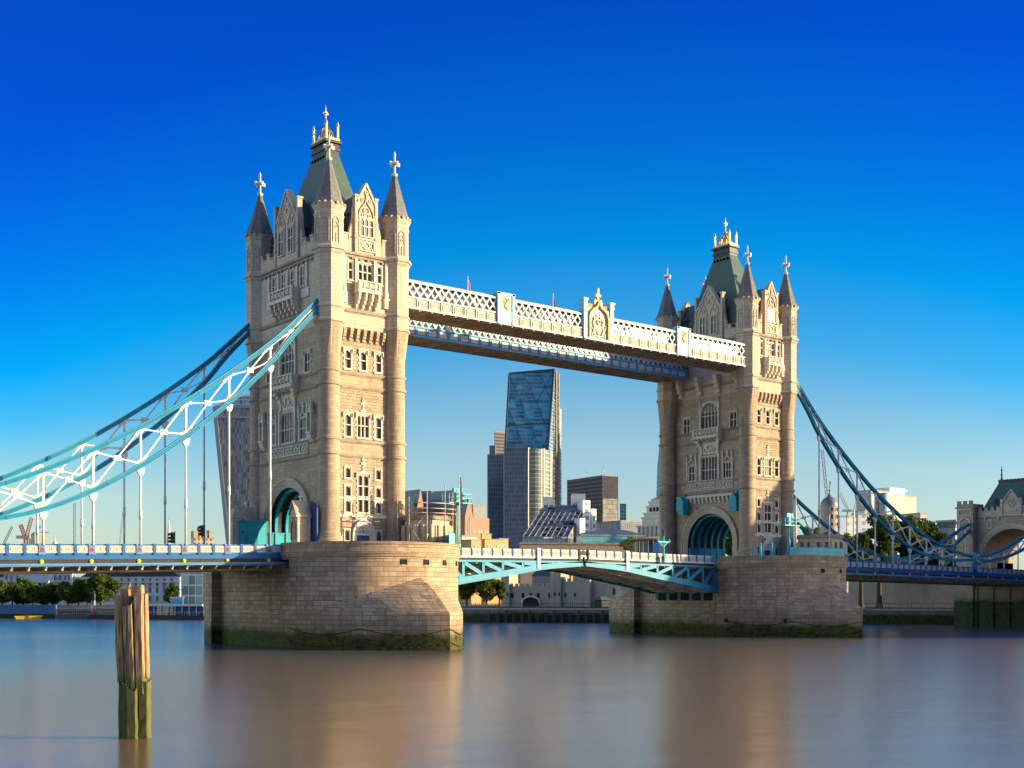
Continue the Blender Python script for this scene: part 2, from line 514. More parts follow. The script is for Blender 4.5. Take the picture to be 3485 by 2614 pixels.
# ------------------------------------------------------------------ piers
M['rustchain'] = plain('rust_chain', (.05, .035, .022), 1.0, spec=0)
def pier(x0, RR, label):
    t = thing('stone_pier', label, 'bridge pier', (x0, 0, 0))
    YC, HW, NOSE, ZS = 11.0, RR+.06, 29.1, 4.5
    h = NOSE-YC
    r = (HW*HW+h*h)/(2*HW)
    amax = math.asin(h/r)
    # lower stage: straight flanks, pointed cutwaters of two arcs
    def outline(sgn, n=24):
        pts = []
        for k in range(n+1):            # from the right flank to the nose ...
            a = amax*k/n
            f = k/n                     # a little straighter than the full arc
            pts.append((.68*(HW-r+r*math.cos(a))+.32*HW*(1-f), sgn*(.68*(YC+r*math.sin(a))+.32*(YC+h*f))))
        pts += [(-x, y) for x, y in reversed(pts[:-1])]
        return pts
    S, Nn = outline(-1), outline(1)
    ring = S+[(-RR+1.4, -YC), (-RR+1.4, YC)]+list(reversed(Nn))+[(RR-1.4, YC), (RR-1.4, -YC)]         # right flank south -> nose -> left flank south -> left flank north -> nose -> right
    mb = MB()
    acc = 0
    for k in range(len(ring)):
        a, b = ring[k], ring[(k+1) % len(ring)]
        L = math.hypot(a[0]-b[0], a[1]-b[1])
        mb.face([(*a, -2), (*b, -2), (*b, ZS), (*a, ZS)], 0, [(acc, -2), (acc+L, -2), (acc+L, ZS), (acc, ZS)])
        acc += L
    mb.build('pier_base', M['pier'], t)
    if x0 > 10:                 # dark chamber mouths under the raised roadway's tail
        for k in range(5):
            mb = MB()
            mb.box(-RR+1.35, -6.6+2.7*k, 5.9, -RR+1.39, -4.6+2.7*k, 7.2)
            mb.build('chamber_mouth', M['cave'], t)
            mb = MB()
            for j in range(4):
                mb.box(-RR+1.29, -4.55+2.7*k+.18*j, 6.1, -RR+1.39, -4.48+2.7*k+.18*j, 7.1)
            mb.box(-RR+1.27, -4.6+2.7*k, 7.1, -RR+1.39, -3.95+2.7*k, 7.25)
            mb.build('grille', M['turq'], t)
    # sloping cutwater heads climbing to the drum
    for sgn, P in ((-1, S), (1, Nn)):
        mb = MB()
        n = len(P)-1
        acc = 0
        def top(k):
            s = 1-abs(2*k/n-1)
            an = PI*k/n
            zz = ZS+.02+4.4*max(0, s*1.12-.12)**1.15
            return (RR*math.cos(an), sgn*(YC+RR*math.sin(an)), zz)
        for k in range(n):
            a, b = P[k], P[k+1]
            ta, tb = top(k), top(k+1)
            L = math.hypot(a[0]-b[0], a[1]-b[1])
            m1 = tuple((a[i]*.45+ta[i]*.55) for i in (0, 1))
            m2 = tuple((b[i]*.45+tb[i]*.55) for i in (0, 1))
            za, zb = ZS+(ta[2]-ZS)*.66, ZS+(tb[2]-ZS)*.66
            H = lambda p, q: math.dist(p, q)
            A, Bq, C, D = (*a, ZS), (*b, ZS), (*m2, zb), (*m1, za)
            h1, h2 = H(A, D), H(Bq, C)
            mb.face([A, Bq, C, D], 0, [(acc, ZS), (acc+L, ZS), (acc+L*.75, ZS+h2), (acc+L*.25, ZS+h1)])
            h3, h4 = H(D, ta), H(C, tb)
            mb.face([D, C, tb, ta], 0, [(acc+L*.25, ZS+h1), (acc+L*.75, ZS+h2), (acc+L*.6, ZS+h2+h4), (acc+L*.4, ZS+h1+h3)])
            acc += L
        mb.build('cutwater', M['pier'], t)
    # upper stage: half drums at both ends with flat flanks between
    def drum(rad, z0, z1, mm, mbx, flank=0):
        pts = []
        for k in range(65):
            a = PI*k/64
            pts.append((rad*math.cos(a), -YC-rad*math.sin(a)))
        pts += [(-rad+flank, -YC), (-rad+flank, YC)] if flank else []
        for k in range(65):
            a = PI*k/64
            pts.append((-rad*math.cos(a), YC+rad*math.sin(a)))
        pts += [(rad-flank, YC), (rad-flank, -YC)] if flank else []
        acc = 0
        for k in range(len(pts)):
            a, b = pts[k], pts[(k+1) % len(pts)]
            L = math.hypot(a[0]-b[0], a[1]-b[1])
            mbx.face([(*a, z0), (*b, z0), (*b, z1), (*a, z1)], mm, [(acc, z0), (acc+L, z0), (acc+L, z1), (acc, z1)])
            acc += L
        return pts
    mb = MB()
    pts = drum(RR, ZS, 11.25, 0, mb, 1.4)
    mb.face([(x, y, 11.25) for x, y in pts])
    mb.build('pier_drum', M['pier'], t)
    mb = MB()
    for rad, z0, z1 in ((RR+.10, 11.2, 11.5), (RR+.22, 11.5, 11.8), (RR+.36, 11.8, 12.1), (RR+.12, 12.1, 13.0), (RR+.3, 13.0, 13.3)):
        for sgn in (-1, 1):
            o = [(rad*math.cos(PI*k/64), sgn*(YC+rad*math.sin(PI*k/64))) for k in range(65)]
            i = [((RR-1)*math.cos(PI*k/64), sgn*(YC+(RR-1)*math.sin(PI*k/64))) for k in range(65)]
            for k in range(64):
                u0, u1 = k*PI/64*rad, (k+1)*PI/64*rad
                mb.face([(*o[k], z0), (*o[k+1], z0), (*o[k+1], z1), (*o[k], z1)], 0, [(u0, z0), (u1, z0), (u1, z1), (u0, z1)])
                mb.face([(*o[k], z1), (*o[k+1], z1), (*i[k+1], z1), (*i[k], z1)])
                mb.face([(*o[k], z0), (*o[k+1], z0), (*i[k+1], z0), (*i[k], z0)])
                mb.face([(*i[k], z0), (*i[k+1], z0), (*i[k+1], z1), (*i[k], z1)])
            for xs in (-1, 1):      # returns at the deck
                mb.box(xs*(RR-1), sgn*(YC-1.7), z0, xs*rad, sgn*YC, z1)
    mb.build('parapet', M['pier'], t)
    mb = MB()
    mb.prism([(RR-.9, -YC), (RR-.9, YC)]+[((RR-.9)*math.cos(PI*k/24), YC+(RR-.9)*math.sin(PI*k/24)) for k in range(1, 24)]+[(-RR+.9, YC), (-RR+.9, -YC)]+[(-(RR-.9)*math.cos(PI*k/24), -YC-(RR-.9)*math.sin(PI*k/24)) for k in range(1, 24)], 11.26, 12.35)
    mb.build('terrace', M['trim'], t)
    for an in (-48, -68, -85, -101) if x0 < 10 else (-52, -96, -120):   # square drain mouths under the string course
        a = R(an+(0 if x0 < 10 else 20))
        mb = MB()
        c = Vector((math.cos(a), math.sin(a), 0))
        p = Vector((0, -YC, 10.75))+c*(RR+.01)
        sd_ = Vector((-c.y, c.x, 0))
        for q, zz, wdt, hh in ((p, 0, .62, .52),):
            mb.face([q-sd_*.31+Vector((0, 0, -.26)), q+sd_*.31+Vector((0, 0, -.26)), q+sd_*.31+Vector((0, 0, .26)), q-sd_*.31+Vector((0, 0, .26))])
        for k in (-1, 1):
            mb.beam(p+sd_*(.36*k)-Vector((0, 0, .3)), p+sd_*(.36*k)+Vector((0, 0, .3)), .12, .12)
        mb.beam(p-sd_*.42+Vector((0, 0, .32)), p+sd_*.42+Vector((0, 0, .32)), .12, .12)
        mb.build('drain_mouth', M['cave'], t)
    if x0 > 10:
        for an in (-140, -112):
            a = R(an)
            c = Vector((math.cos(a), math.sin(a), 0))
            f = S[min(range(len(S)), key=lambda k: abs(math.atan2(S[k][1], S[k][0])-a))]
            mb = MB()
            mb.box(f[0]-.35, f[1]-.12, 2.3, f[0]+.35, f[1]+.3, 2.95)
            mb.build('drain_mouth', M['cave'], t)
    # mooring chains looped round the base
    P0 = [Vector((x*1.004, y*1.004, 0)) for x, y in S]
    for zoff, sag in ((2.6, .8), (1.0, .7)):
        last = None
        mb = MB()
        for k in range(0, len(P0)):
            fr = (k % 12)/12
            z = zoff-sag*math.sin(PI*fr)
            q = Vector((P0[k].x, P0[k].y-.05, z))
            if last is not None:
                mb.tube(last, q, .045, n=5)
            last = q
        mb.build('mooring_chain', M['rustchain'], t)
    return t
PIERS = [pier(0, 11.75, 'nearer brown granite bridge pier with pointed cutwater and weedy foot'),
         pier(82.3, 12.05, 'farther grey granite bridge pier standing wholly in shade')]
# ------------------------------------------------------------------ bridge towers
def wall_face(mb, fn, u0, u1, z0, z1, holes, depth=.35, arch=None, m=0):
    H = [(a, b, c, d, depth) for a, b, c, d in holes]
    if arch:
        hw, zb, zs = arch
        H.append((-hw, hw, zb, zs+hw, 0))
    us = sorted({u0, u1, *[h[0] for h in H], *[h[1] for h in H]})
    zs_ = sorted({z0, z1, *[h[2] for h in H], *[h[3] for h in H]})
    us = [u for u in us if u0 <= u <= u1]
    zs_ = [z for z in zs_ if z0 <= z <= z1]
    for a, b in zip(us[:-1], us[1:]):
        for c, d in zip(zs_[:-1], zs_[1:]):
            um, zm = (a+b)/2, (c+d)/2
            if any(h[0] < um < h[1] and h[2] < zm < h[3] for h in H):
                continue
            mb.face([fn(a, c, 0), fn(b, c, 0), fn(b, d, 0), fn(a, d, 0)], m, [(a, c), (b, c), (b, d), (a, d)])
    for a, b, c, d, e in H:
        if e:
            for p, q in (((a, c), (b, c)), ((b, c), (b, d)), ((b, d), (a, d)), ((a, d), (a, c))):
                mb.face([fn(*p, 0), fn(*q, 0), fn(*q, -e), fn(*p, -e)], m)
    if arch:
        pts = arc(0, zs, hw, 0, 180, 24)
        for (a, za), (b, zb_) in zip(pts[:-1], pts[1:]):
            P = [(a, za), (b, zb_), (b, zs+hw), (a, zs+hw)]
            mb.face([fn(*p, 0) for p in P], m, P)

def window(fn, par, u, z0, w, z1, lights=2, trans=(.5,), head='flat', sur=.16, proud=.10, quoin=False, mats=None, hood=False, two_level=True):
    """stone window: jambs, mullions, transoms, pointed light heads, glass set back"""
    mb = MB()
    a, b = u-w/2, u+w/2
    for p in ((a-sur, z0-sur, a, z1+sur), (b, z0-sur, b+sur, z1+sur), (a, z0-sur, b, z0), (a, z1, b, z1+sur)):
        mb.fbox(fn, p[0], p[1], -.04, p[2], p[3], proud)
    mb.fbox(fn, a-sur-.06, z0-sur-.10, -.04, b+sur+.06, z0-sur, proud+.10)       # sill
    if hood:
        mb.fbox(fn, a-sur-.14, z1+sur, -.04, b+sur+.14, z1+sur+.14, proud+.16)
        for s in (a-sur-.14, b+sur+.02):
            mb.fbox(fn, s, z1-.35, -.04, s+.12, z1+sur, proud+.14)
    if quoin:
        for k in range(int((z1-z0)/.7)+1):
            zq = z0+.7*k
            for s in (a-sur-.16, b+sur):
                mb.fbox(fn, s, zq, -.03, s+.16, zq+.33, .05)
    lw = w/lights
    for k in range(1, lights):
        mb.fbox(fn, a+lw*k-.065, z0, -.22, a+lw*k+.065, z1, .02)
    for tr in trans:
        zt = z0+(z1-z0)*tr
        for k in range(lights):
            mb.fbox(fn, a+lw*k+(.065 if k else 0), zt-.07, -.22, a+lw*(k+1)-(.065 if k < lights-1 else 0), zt+.07, .015)
    if head == 'flat':          # each light closes in a small pointed arch
        hh = min(.75*lw, .5)
        for k in range(lights):
            l, r = a+lw*k, a+lw*(k+1)
            c = (l+r)/2
            mb.fpoly(fn, [(l, z1-hh), (l+.12*lw, z1-hh*.55), (c, z1-.03), (c, z1), (l, z1)], -.2, -.02)
            mb.fpoly(fn, [(r, z1-hh), (r, z1), (c, z1), (c, z1-.03), (r-.12*lw, z1-hh*.55)], -.2, -.02)
    elif head == 'arch':        # one big pointed head with tracery
        zs = z1-w*.5
        L = arc(u, zs, w*.5, 180, 90, 10)
        mb.fpoly(fn, [(a, z1)]+L, -.2, .03)
        Rr = arc(u, zs, w*.5, 0, 90, 10)
        mb.fpoly(fn, [(b, z1)]+[p for p in Rr], -.2, .03)
        mb.strip(fn, arc(u, zs, w*.5+.12, 0, 180, 16), .3, 0, .22)
        for k in range(lights):
            l, r = a+lw*k, a+lw*(k+1)
            mb.strip(fn, [(l, zs+.1), ((l+r)/2, zs+.62), (r, zs+.1)], .09, -.2, -.02)
            mb.strip(fn, [((l+r)/2, zs+.62), ((l+r)/2, z1-.1)], .08, -.2, -.03)
    o = mb.build('window', mats or M['pale'], par)
    g = MB()
    g.face([fn(a, z0, -.3), fn(b, z0, -.3), fn(b, z1, -.3), fn(a, z1, -.3)])
    # leaded bars catch a little light
    g.build('pane', M['pane'], o)
    return o

def corbel(mb, fn, u, zt, zb, w, d):
    n = 4
    for k in range(n):
        za = zb+(zt-zb)*k/n
        zb2 = zb+(zt-zb)*(k+1)/n
        dd = d*(math.sin((k+1)/n*PI/2))
        mb.fbox(fn, u-w/2, za, 0, u+w/2, zb2, dd)

def balcony(fn, par, u0, u1, zf, zt, zc, d, ncorb, d0=0):
    """corbelled balcony with pierced parapet: floor zf, rail zt, corbels from zc"""
    mb = MB()
    mb.fbox(fn, u0-.12, zf-.42, d0, u1+.12, zf-.2, d+.12)
    mb.fbox(fn, u0, zf-.2, d0, u1, zf, d)
    o = mb.build('balcony', M['pale'], par)
    for k in range(ncorb):
        mb = MB()
        u = u0+.25+(u1-u0-.5)*k/(ncorb-1)
        corbel(mb, lambda a, b, c: fn(a, b, c+d0), u, zf-.425, zc, .3, d-d0)
        mb.build('corbel', M['pale'], o)
    mb = MB()
    mb.fbox(fn, u0-.06, zt-.16, d-.24, u1+.06, zt, d+.06)
    mb.fbox(fn, u0, zf+.01, d-.2, u1, zf+.14, d)
    n = max(2, round((u1-u0)/1.0))
    for k in range(n+1):
        u = u0+(u1-u0)*k/n
        wd = .17 if 0 < k < n else .42
        uu = min(max(u, u0+wd/2), u1-wd/2)
        mb.fbox(fn, uu-wd/2, zf+.14, d-.2, uu+wd/2, zt-.16, d+(.03 if 0 < k < n else .08))
    for k in range(n):
        a, b = u0+(u1-u0)*k/n, u0+(u1-u0)*(k+1)/n
        mb.strip(fn, [(a, zf+.14), (b, zt-.16)], .10, d-.16, d-.05)
        mb.strip(fn, [(b, zf+.14), (a, zt-.16)], .10, d-.16, d-.055)
        mb.strip(fn, arc((a+b)/2, (zf+zt)/2, .24, 0, 360, 10), .09, d-.15, d-.03)
    for s in (u0, u1):         # returns to the wall
        sgn = -1 if s == u0 else 1
        mb.fbox(fn, s if sgn < 0 else s-.16, zf+.01, d0, s+.16 if sgn < 0 else s, zt-.17, d-.25)
    mb.build('balustrade', M['pale'], o)
    return o

def cross_motif(fn, par, u, z0, z1, d=.12):
    mb = MB()
    h = z1-z0
    mb.fbox(fn, u-.10, z0, -.02, u+.10, z1, d)
    mb.fbox(fn, u-.38, z0+h*.52, -.02, u+.38, z0+h*.66, d+.03)
    mb.fpoly(fn, [(u-.24, z1-.3), (u, z1-.52), (u+.24, z1-.3), (u, z1+.12)], -.02, d+.05)
    mb.fpoly(fn, [(u-.5, z0-.05), (u, z0+.34), (u+.5, z0-.05), (u+.3, z0-.12), (u-.3, z0-.12)], -.02, d+.02)
    mb.build('carved_finial', M['pale'], par)

def niche(fn, par, u, z0, z1):
    """statue niche under a gabled canopy"""
    mb = MB()
    zc = z0+(z1-z0)*.62
    corbel(mb, fn, u, z0, z0-1.0, 1.0, .7)
    mb.fbox(fn, u-.62, z0, 0, u+.62, z0+.22, .85)
    for s in (-.52, .52):
        mb.fbox(fn, u+s-.1, z0+.22, .45, u+s+.1, zc, .68)
        mb.fpoly(fn, [(u+s-.13, zc), (u+s+.13, zc), (u+s+.11, z1-.5), (u+s, z1+.1), (u+s-.11, z1-.5)], .40, .72)
    mb.strip(fn, arc(u, zc-.15, .46, 0, 180, 10), .2, .25, .72)
    mb.fpoly(fn, [(u-.6, zc+.1), (u+.6, zc+.1), (u, z1-.2)], .1, .62)
    mb.strip(fn, [(u-.66, zc+.05), (u, z1-.05), (u+.66, zc+.05)], .14, .1, .75)
    mb.fbox(fn, u-.07, z1-.1, .3, u+.07, z1+.45, .5)
    o = mb.build('niche', M['pale'], par)
    mb = MB()
    mb.fpoly(fn, [(u-.38, z0+.22), (u+.38, z0+.22), (u+.38, zc), (u, zc+.3), (u-.38, zc)], .01, .05)
    mb.build('niche_recess', M['trim'], o)

def relief_panel(fn, par, u0, u1, z0, z1, n, d=0):
    mb = MB()
    for p in ((u0, z0, u1, z0+.14), (u0, z1-.14, u1, z1), (u0, z0+.14, u0+.16, z1-.14), (u1-.16, z0+.14, u1, z1-.14)):
        mb.fbox(fn, p[0], p[1], d-.02, p[2], p[3], d+.16)
    w_ = (u1-u0)/n
    for k in range(n):
        a = u0+w_*k
        c = a+w_/2
        if k: mb.fbox(fn, a-.09, z0+.14, d-.02, a+.09, z1-.14, d+.13)
        r = min(w_, z1-z0)*.30
        mb.strip(fn, arc(c, (z0+z1)/2, r, 0, 360, 12), .12, d, d+.10)
        mb.strip(fn, [(a+.2, z0+.2), (c, z1-.22), (a+w_-.2, z0+.2)], .12, d, d+.085)
        mb.strip(fn, [(a+.2, z1-.2), (c, z0+.22), (a+w_-.2, z1-.2)], .10, d, d+.07)
    return mb.build('carved_panel', M['pale'], par)

def tower(x0, landx, label):
    """landx: which local x side (-1 or +1) carries the chains; its face stands out, the river face is set back"""
    Z0 = 12.4
    T = thing('bridge_tower', label, 'tower', (x0, 0, Z0))
    P = lambda z: z-Z0
    xw, xe = (-5.8, 4.1) if landx < 0 else (-4.1, 5.8)
    YF = 9.6
    fE = lambda u, z, d: (u, -YF-d, z-Z0)
    fE2 = lambda u, z, d: (u, -YF-.5-d, z-Z0)
    fW = lambda u, z, d: (xw-d, -u, z-Z0)
    fX = lambda u, z, d: (xe+d, u, z-Z0)
    fN = lambda u, z, d: (-u, YF+d, z-Z0)
    AR = (5.25, 12.4, 16.0)
    # ---- windows listed first so that the walls can be pierced for them
    E = []
    for u in (-2.35, 2.35):
        E += [(u, 22.15, .85, 23.5, 1, (), {}), (u, 19.75, .85, 21.1, 1, (), {}), (u, 17.65, .85, 19.15, 1, (), {})]
        E += [(u, 27.6, .95, 30.45, 1, (.52,), dict(quoin=True, hood=True)), (u, 36.5, .92, 38.9, 1, (.52,), dict(hood=True, quoin=True))]
        E += [(u*1.04, 13.9, .7, 15.3, 1, (), {})]
    E += [(0, 17.7, 1.65, 22.6, 2, (.42, .70), dict(hood=True, quoin=True)), (0, 27.6, 1.75, 30.5, 3, (.52,), dict(hood=True, quoin=True)), (0, 36.5, .92, 38.9, 1, (.52,), dict(hood=True, quoin=True))]
    E2 = [(0, 48.1, 2.1, 50.45, 3, (.52,), {}), (-2.25, 48.1, .62, 50.45, 1, (.52,), {}), (2.25, 48.1, .62, 50.45, 1, (.52,), {})]
    if landx < 0:
        Wl = [(0, 27.4, 3.6, 31.55, 5, (.42,), {}), (-4.25, 27.5, 1.75, 30.3, 3, (.5,), {}), (4.25, 27.5, 1.75, 30.3, 3, (.5,), {}),
              (0, 36.5, 3.6, 40.8, 4, (.42,), dict(head='arch')), (-5.2, 36.25, 1.4, 38.9, 2, (.5,), dict(quoin=True, hood=True)), (5.2, 36.25, 1.4, 38.9, 2, (.5,), dict(quoin=True, hood=True))]
        Wl += [(u, 47.9, .98, 50.45, 2, (.5,), {}) for u in (-3.86, -1.28, 1.28, 3.86)]
    else:
        Wl = [(0, 27.3, 3.6, 31.4, 5, (.42,), {}), (-4.0, 27.4, 1.85, 30.1, 3, (.5,), {}), (4.0, 27.4, 1.85, 30.1, 3, (.5,), {}),
              (0, 36.3, 3.9, 40.9, 5, (.5,), dict(head='arch')), (-5.5, 36.1, 1.45, 38.7, 2, (.5,), dict(quoin=True, hood=True)), (5.5, 36.1, 1.45, 38.7, 2, (.5,), dict(quoin=True, hood=True))]
    hol = lambda LL: [(w[0]-w[2]/2, w[0]+w[2]/2, w[1], w[3]) for w in LL]
    # ---- walls
    mb = MB()
    wall_face(mb, fE, -5.1, 5.1, Z0, 24.9, hol([w for w in E if w[3] < 24.9]), m=1)
    wall_face(mb, fE, -5.1, 5.1, 24.9, 27.0, [], m=0)
    wall_face(mb, fE, -5.1, 5.1, 27.0, 34.0, hol([w for w in E if 27 < w[1] < 34]), m=1)
    wall_face(mb, fE, -5.1, 5.1, 34.0, 35.9, [], m=0)
    wall_face(mb, fE, -5.1, 5.1, 35.9, 41.75, hol([w for w in E if w[1] > 35.9]), m=1)
    wall_face(mb, fE2, -5.1, 5.1, 41.75, 44.2, [], m=2)
    wall_face(mb, fE2, -5.1, 5.1, 44.2, 51.5, hol(E2), m=2)
    mb.face([fE(-5.1, 41.75, 0), fE(5.1, 41.75, 0), fE(5.1, 41.75, .5), fE(-5.1, 41.75, .5)])
    wall_face(mb, fW, -9.4, 9.4, Z0, 42.0, hol([w for w in Wl if w[1] < 42]), arch=AR)
    wall_face(mb, fW, -9.4, 9.4, 42.0, 51.5, hol([w for w in Wl if w[1] > 42]), m=2)
    wall_face(mb, fX, -9.4, 9.4, Z0, 51.5, [], arch=AR)
    wall_face(mb, fN, -5.1, 5.1, Z0, 51.5, [])
    mb.face([(xw, -YF-.5, P(51.5)), (xe, -YF-.5, P(51.5)), (xe, YF, P(51.5)), (xw, YF, P(51.5))])
    mb.build('wall', [M['ashlar'], M['rubble'], M['dressed']], T)
    for LL, fn in ((E, fE), (E2, fE2), (Wl, fW)):
        for u, z0, w_, z1, li, tr, kw in LL:
            window(fn, T, u, z0, w_, z1, li, tr, **kw)
    # ---- string courses
    for z0, z1, d in ((24.95, 25.3, .22), (26.85, 27.2, .22), (33.95, 34.3, .22), (35.72, 36.02, .2), (43.85, 44.25, .22)):
        mb = MB()
        dE = .5 if z0 > 42 else 0
        for fn, uu, off in ((fE, 3.9, dE), (fW, 8.1, 0), (fX, 8.1, 0), (fN, 3.9, 0)):
            mb.fbox(fn, -uu, z0, off-.02, uu, z1, off+d)
            mb.fbox(fn, -uu, z0-.14, off-.02, uu, z0, off+d*.5)
        mb.build('string_course', M['trim'], T)
    mb = MB()                          # main cornice
    for fn, uu, off in ((fE2, 3.6, 0), (fW, 7.9, 0), (fX, 7.9, 0), (fN, 3.6, 0)):
        mb.fbox(fn, -uu, 50.95, off-.02, uu, 51.3, off+.22)
        mb.fbox(fn, -uu, 51.3, off-.02, uu, 51.62, off+.45)
        k = -uu+.5
        while k < uu:
            mb.fbox(fn, k-.16, 50.7, off-.02, k+.16, 50.95, off+.28)
            k += 1.15
    mb.build('cornice', M['trim'], T)
    mb = MB()                          # corbel table under the oversailing east wall
    for k in range(7):
        u = -3.05+6.1*k/6
        corbel(mb, fE, u, 41.72, 40.15, .42, .62)
    mb.fbox(fE, -3.7, 41.35, 0, 3.7, 41.74, .3)
    mb.build('corbel_table', M['ashlar'], T)
    for z0, z1 in ((19.3, 19.62), (16.95, 17.45)):          # pale bands through the ground-storey windows
        mb = MB()
        mb.fbox(fE, -3.75, z0, -.02, 3.75, z1, .05)
        mb.build('stone_band', M['pale'], T)
    for z0, z1 in ((31.1, 32.7), (23.0, 24.9)):
        cross_motif(fE, T, 0, z0, z1)
    # ---- east doorway
    mb = MB()
    for k, (r, d) in enumerate(((1.62, .34), (1.36, .22), (1.12, .12))):
        pts = [(r, 13.3), (r, 14.6)]+[(r*math.cos(R(a)), 14.6+1.22*r*math.sin(R(a))) for a in range(10, 175, 12)]+[(-r, 14.6), (-r, 13.3)]
        mb.strip(fE, pts, .27, -.02, d)
    mb.fbox(fE, -1.9, 17.0, -.02, 1.9, 17.2, .3)
    mb.fbox(fE, -1.3, 16.7, -.02, 1.3, 17.0, .2)
    mb.strip(fE, [(-.8, 15.0), (0, 15.9), (.8, 15.0)], .12, 0, .1)
    mb.strip(fE, arc(0, 15.1, .35, 0, 360, 10), .12, 0, .12)
    mb.fbox(fE, -1.0, 14.62, 0, 1.0, 14.85, .16)
    o = mb.build('doorway', M['pale'], T)
    mb = MB()
    mb.fbox(fE, -.9, 13.3, .005, .9, 14.62, .06)
    mb.build('door', M['navy'], o)
    # ---- east balcony, upper piers between the windows, parapet and gable
    balcony(fE2, T, -1.75, 1.75, 46.75, 47.9, 44.4, 1.25, 4)
    mb = MB()
    for u in (-3.25, -1.45, 1.45, 3.25):
        mb = MB()
        mb.fbox(fE2, u-.2, 47.0, 0, u+.2, 51.0, .3)
        mb.fpoly(fE2, [(u-.26, 46.2), (u+.26, 46.2), (u+.22, 47.0), (u-.22, 47.0)], 0, .4)
        if abs(u) > 2:
            mb.fbox(fE2, u-.35, 44.9, 0, u+.35, 46.0, .34)
            mb.fbox(fE2, u-.42, 46.0, 0, u+.42, 46.2, .45)
        mb.build('buttress', M['pale'], T)
    def battlement(fn, u0, u1, off=0):
        mb = MB()
        mb.fbox(fn, u0, 51.62, off-.4, u1, 53.2, off+.12)
        n = max(1, round((u1-u0)/.95))
        st = (u1-u0)/n
        for k in range(n):
            if k % 2 == 0 or n == 1:
                mb.fbox(fn, u0+st*k+.06, 53.2, off-.4, u0+st*(k+1)-.06, 53.9, off+.12)
                mb.fbox(fn, u0+st*k-.02, 53.9, off-.48, u0+st*(k+1)+.02, 54.08, off+.24)
            else:
                mb.fbox(fn, u0+st*k-.02, 53.2, off-.42, u0+st*(k+1)+.02, 53.34, off+.22)
        mb.build('battlement', M['dressed'], T)
    def gable(fn, hw, zap, zsh, off, nwin, into, gw):
        """gabled dormer: wall, coping, shoulders, windows; its roof runs back 'into' metres"""
        mb = MB()
        zg = zsh-.6 if nwin == 1 else 57.2
        mb.fpoly(fn, [(-hw, 51.62), (hw, 51.62), (hw, zg), (0, zap-.15), (-hw, zg)], off-.5, off+.28)
        for s in (-1, 1):           # sloping wing and shoulder pinnacle
            mb.fpoly(fn, [(s*hw, 51.62), (s*(hw+1.1), 51.62), (s*(hw+.85), 54.6), (s*(hw+.35), 56.2), (s*(hw+.3), 57.6), (s*hw, 58.2)], off-.4, off+.08)
            mb.fbox(fn, s*hw-.2, 51.62, off-.3, s*hw+.2, zsh+.1, off+.42)
            mb.fbox(fn, s*hw-.3, zsh+.1, off-.4, s*hw+.3, zsh+.35, off+.5)
            mb.fbox(fn, s*hw-.26, 55.8, off-.3, s*hw+.26, 56.0, off+.5)
            mb.fbox(fn, s*hw-.28, 53.6, off-.3, s*hw+.28, 53.85, off+.52)
        mb.strip(fn, [(-hw+.1, zg+.05), (0, zap-.1), (hw-.1, zg+.05)], .3, off-.55, off+.42)
        # ogee hood, roundels and foils carved over the lights
        if nwin == 1:
            mb.strip(fn, [(-1.15, 54.0), (-1.15, 56.6), (-.98, 57.3), (-.6, 57.9), (-.22, 58.3), (0, 59.0), (.22, 58.3), (.6, 57.9), (.98, 57.3), (1.15, 56.6), (1.15, 54.0)], .16, off, off+.44)
            mb.strip(fn, arc(0, 57.35, .42, 0, 360, 12), .14, off, off+.40)
            mb.strip(fn, [(0, 59.0), (0, 59.7)], .16, off, off+.44)
            for s in (-1, 1):
                mb.strip(fn, arc(s*.62, 58.75, .2, 0, 360, 8), .12, off, off+.38)
                mb.strip(fn, arc(s*.5, 56.75, .2, 0, 360, 8), .12, off, off+.38)
            mb.strip(fn, arc(0, 59.75, .22, 0, 360, 8), .14, off, off+.42)
        else:
            for s in (-1.32, 1.32):
                mb.strip(fn, [(s-.95, 52.8), (s-.95, 56.9), (s-.6, 57.6), (s, 58.5), (s+.6, 57.6), (s+.95, 56.9), (s+.95, 52.8)], .15, off, off+.40)
                mb.strip(fn, arc(s, 57.2, .34, 0, 360, 10), .12, off, off+.38)
            for dz, us in ((59.3, (-.7, .7)), (60.2, (0,)), (58.7, (-1.3, 0, 1.3)), (57.9, (-2.1, 2.1))):
                for u in us:
                    mb.fbox(fn, u-.08, dz-.35, off, u+.08, dz+.35, off+.40)
                    mb.fbox(fn, u-.24, dz+.02, off, u+.24, dz+.18, off+.43)
        g = mb.build('gable', M['dressed'], T)
        fg = lambda u, z, d: fn(u, z, d+off+.28)
        for u, z0, w_, z1, li in gw:
            mb = MB()
            a, b = u-w_/2, u+w_/2
            mb.face([fg(a, z0, .015), fg(b, z0, .015), fg(b, z1, .015), fg(a, z1, .015)], 1)
            for p in ((a-.12, z0-.12, a, z1+.1), (b, z0-.12, b+.12, z1+.1), (a, z0-.16, b, z0), (a, z1, b, z1+.12)):
                mb.fbox(fg, p[0], p[1], 0, p[2], p[3], .2)
            lw = w_/li
            for k in range(1, li):
                mb.fbox(fg, a+lw*k-.06, z0, 0, a+lw*k+.06, z1, .13)
            zt = z0+(z1-z0)*.55
            mb.fbox(fg, a, zt-.06, 0, b, zt+.06, .125)
            for k in range(li):
                l, r = a+lw*k, a+lw*(k+1)
                c = (l+r)/2
                mb.fpoly(fg, [(l, z1-.5), (c, z1-.02), (c, z1), (l, z1)], 0, .11)
                mb.fpoly(fg, [(r, z1-.5), (r, z1), (c, z1), (c, z1-.02)], 0, .11)
            mb.build('window', [M['pale'], M['pane']], g)
        mb = MB()
        zr = zap-.9
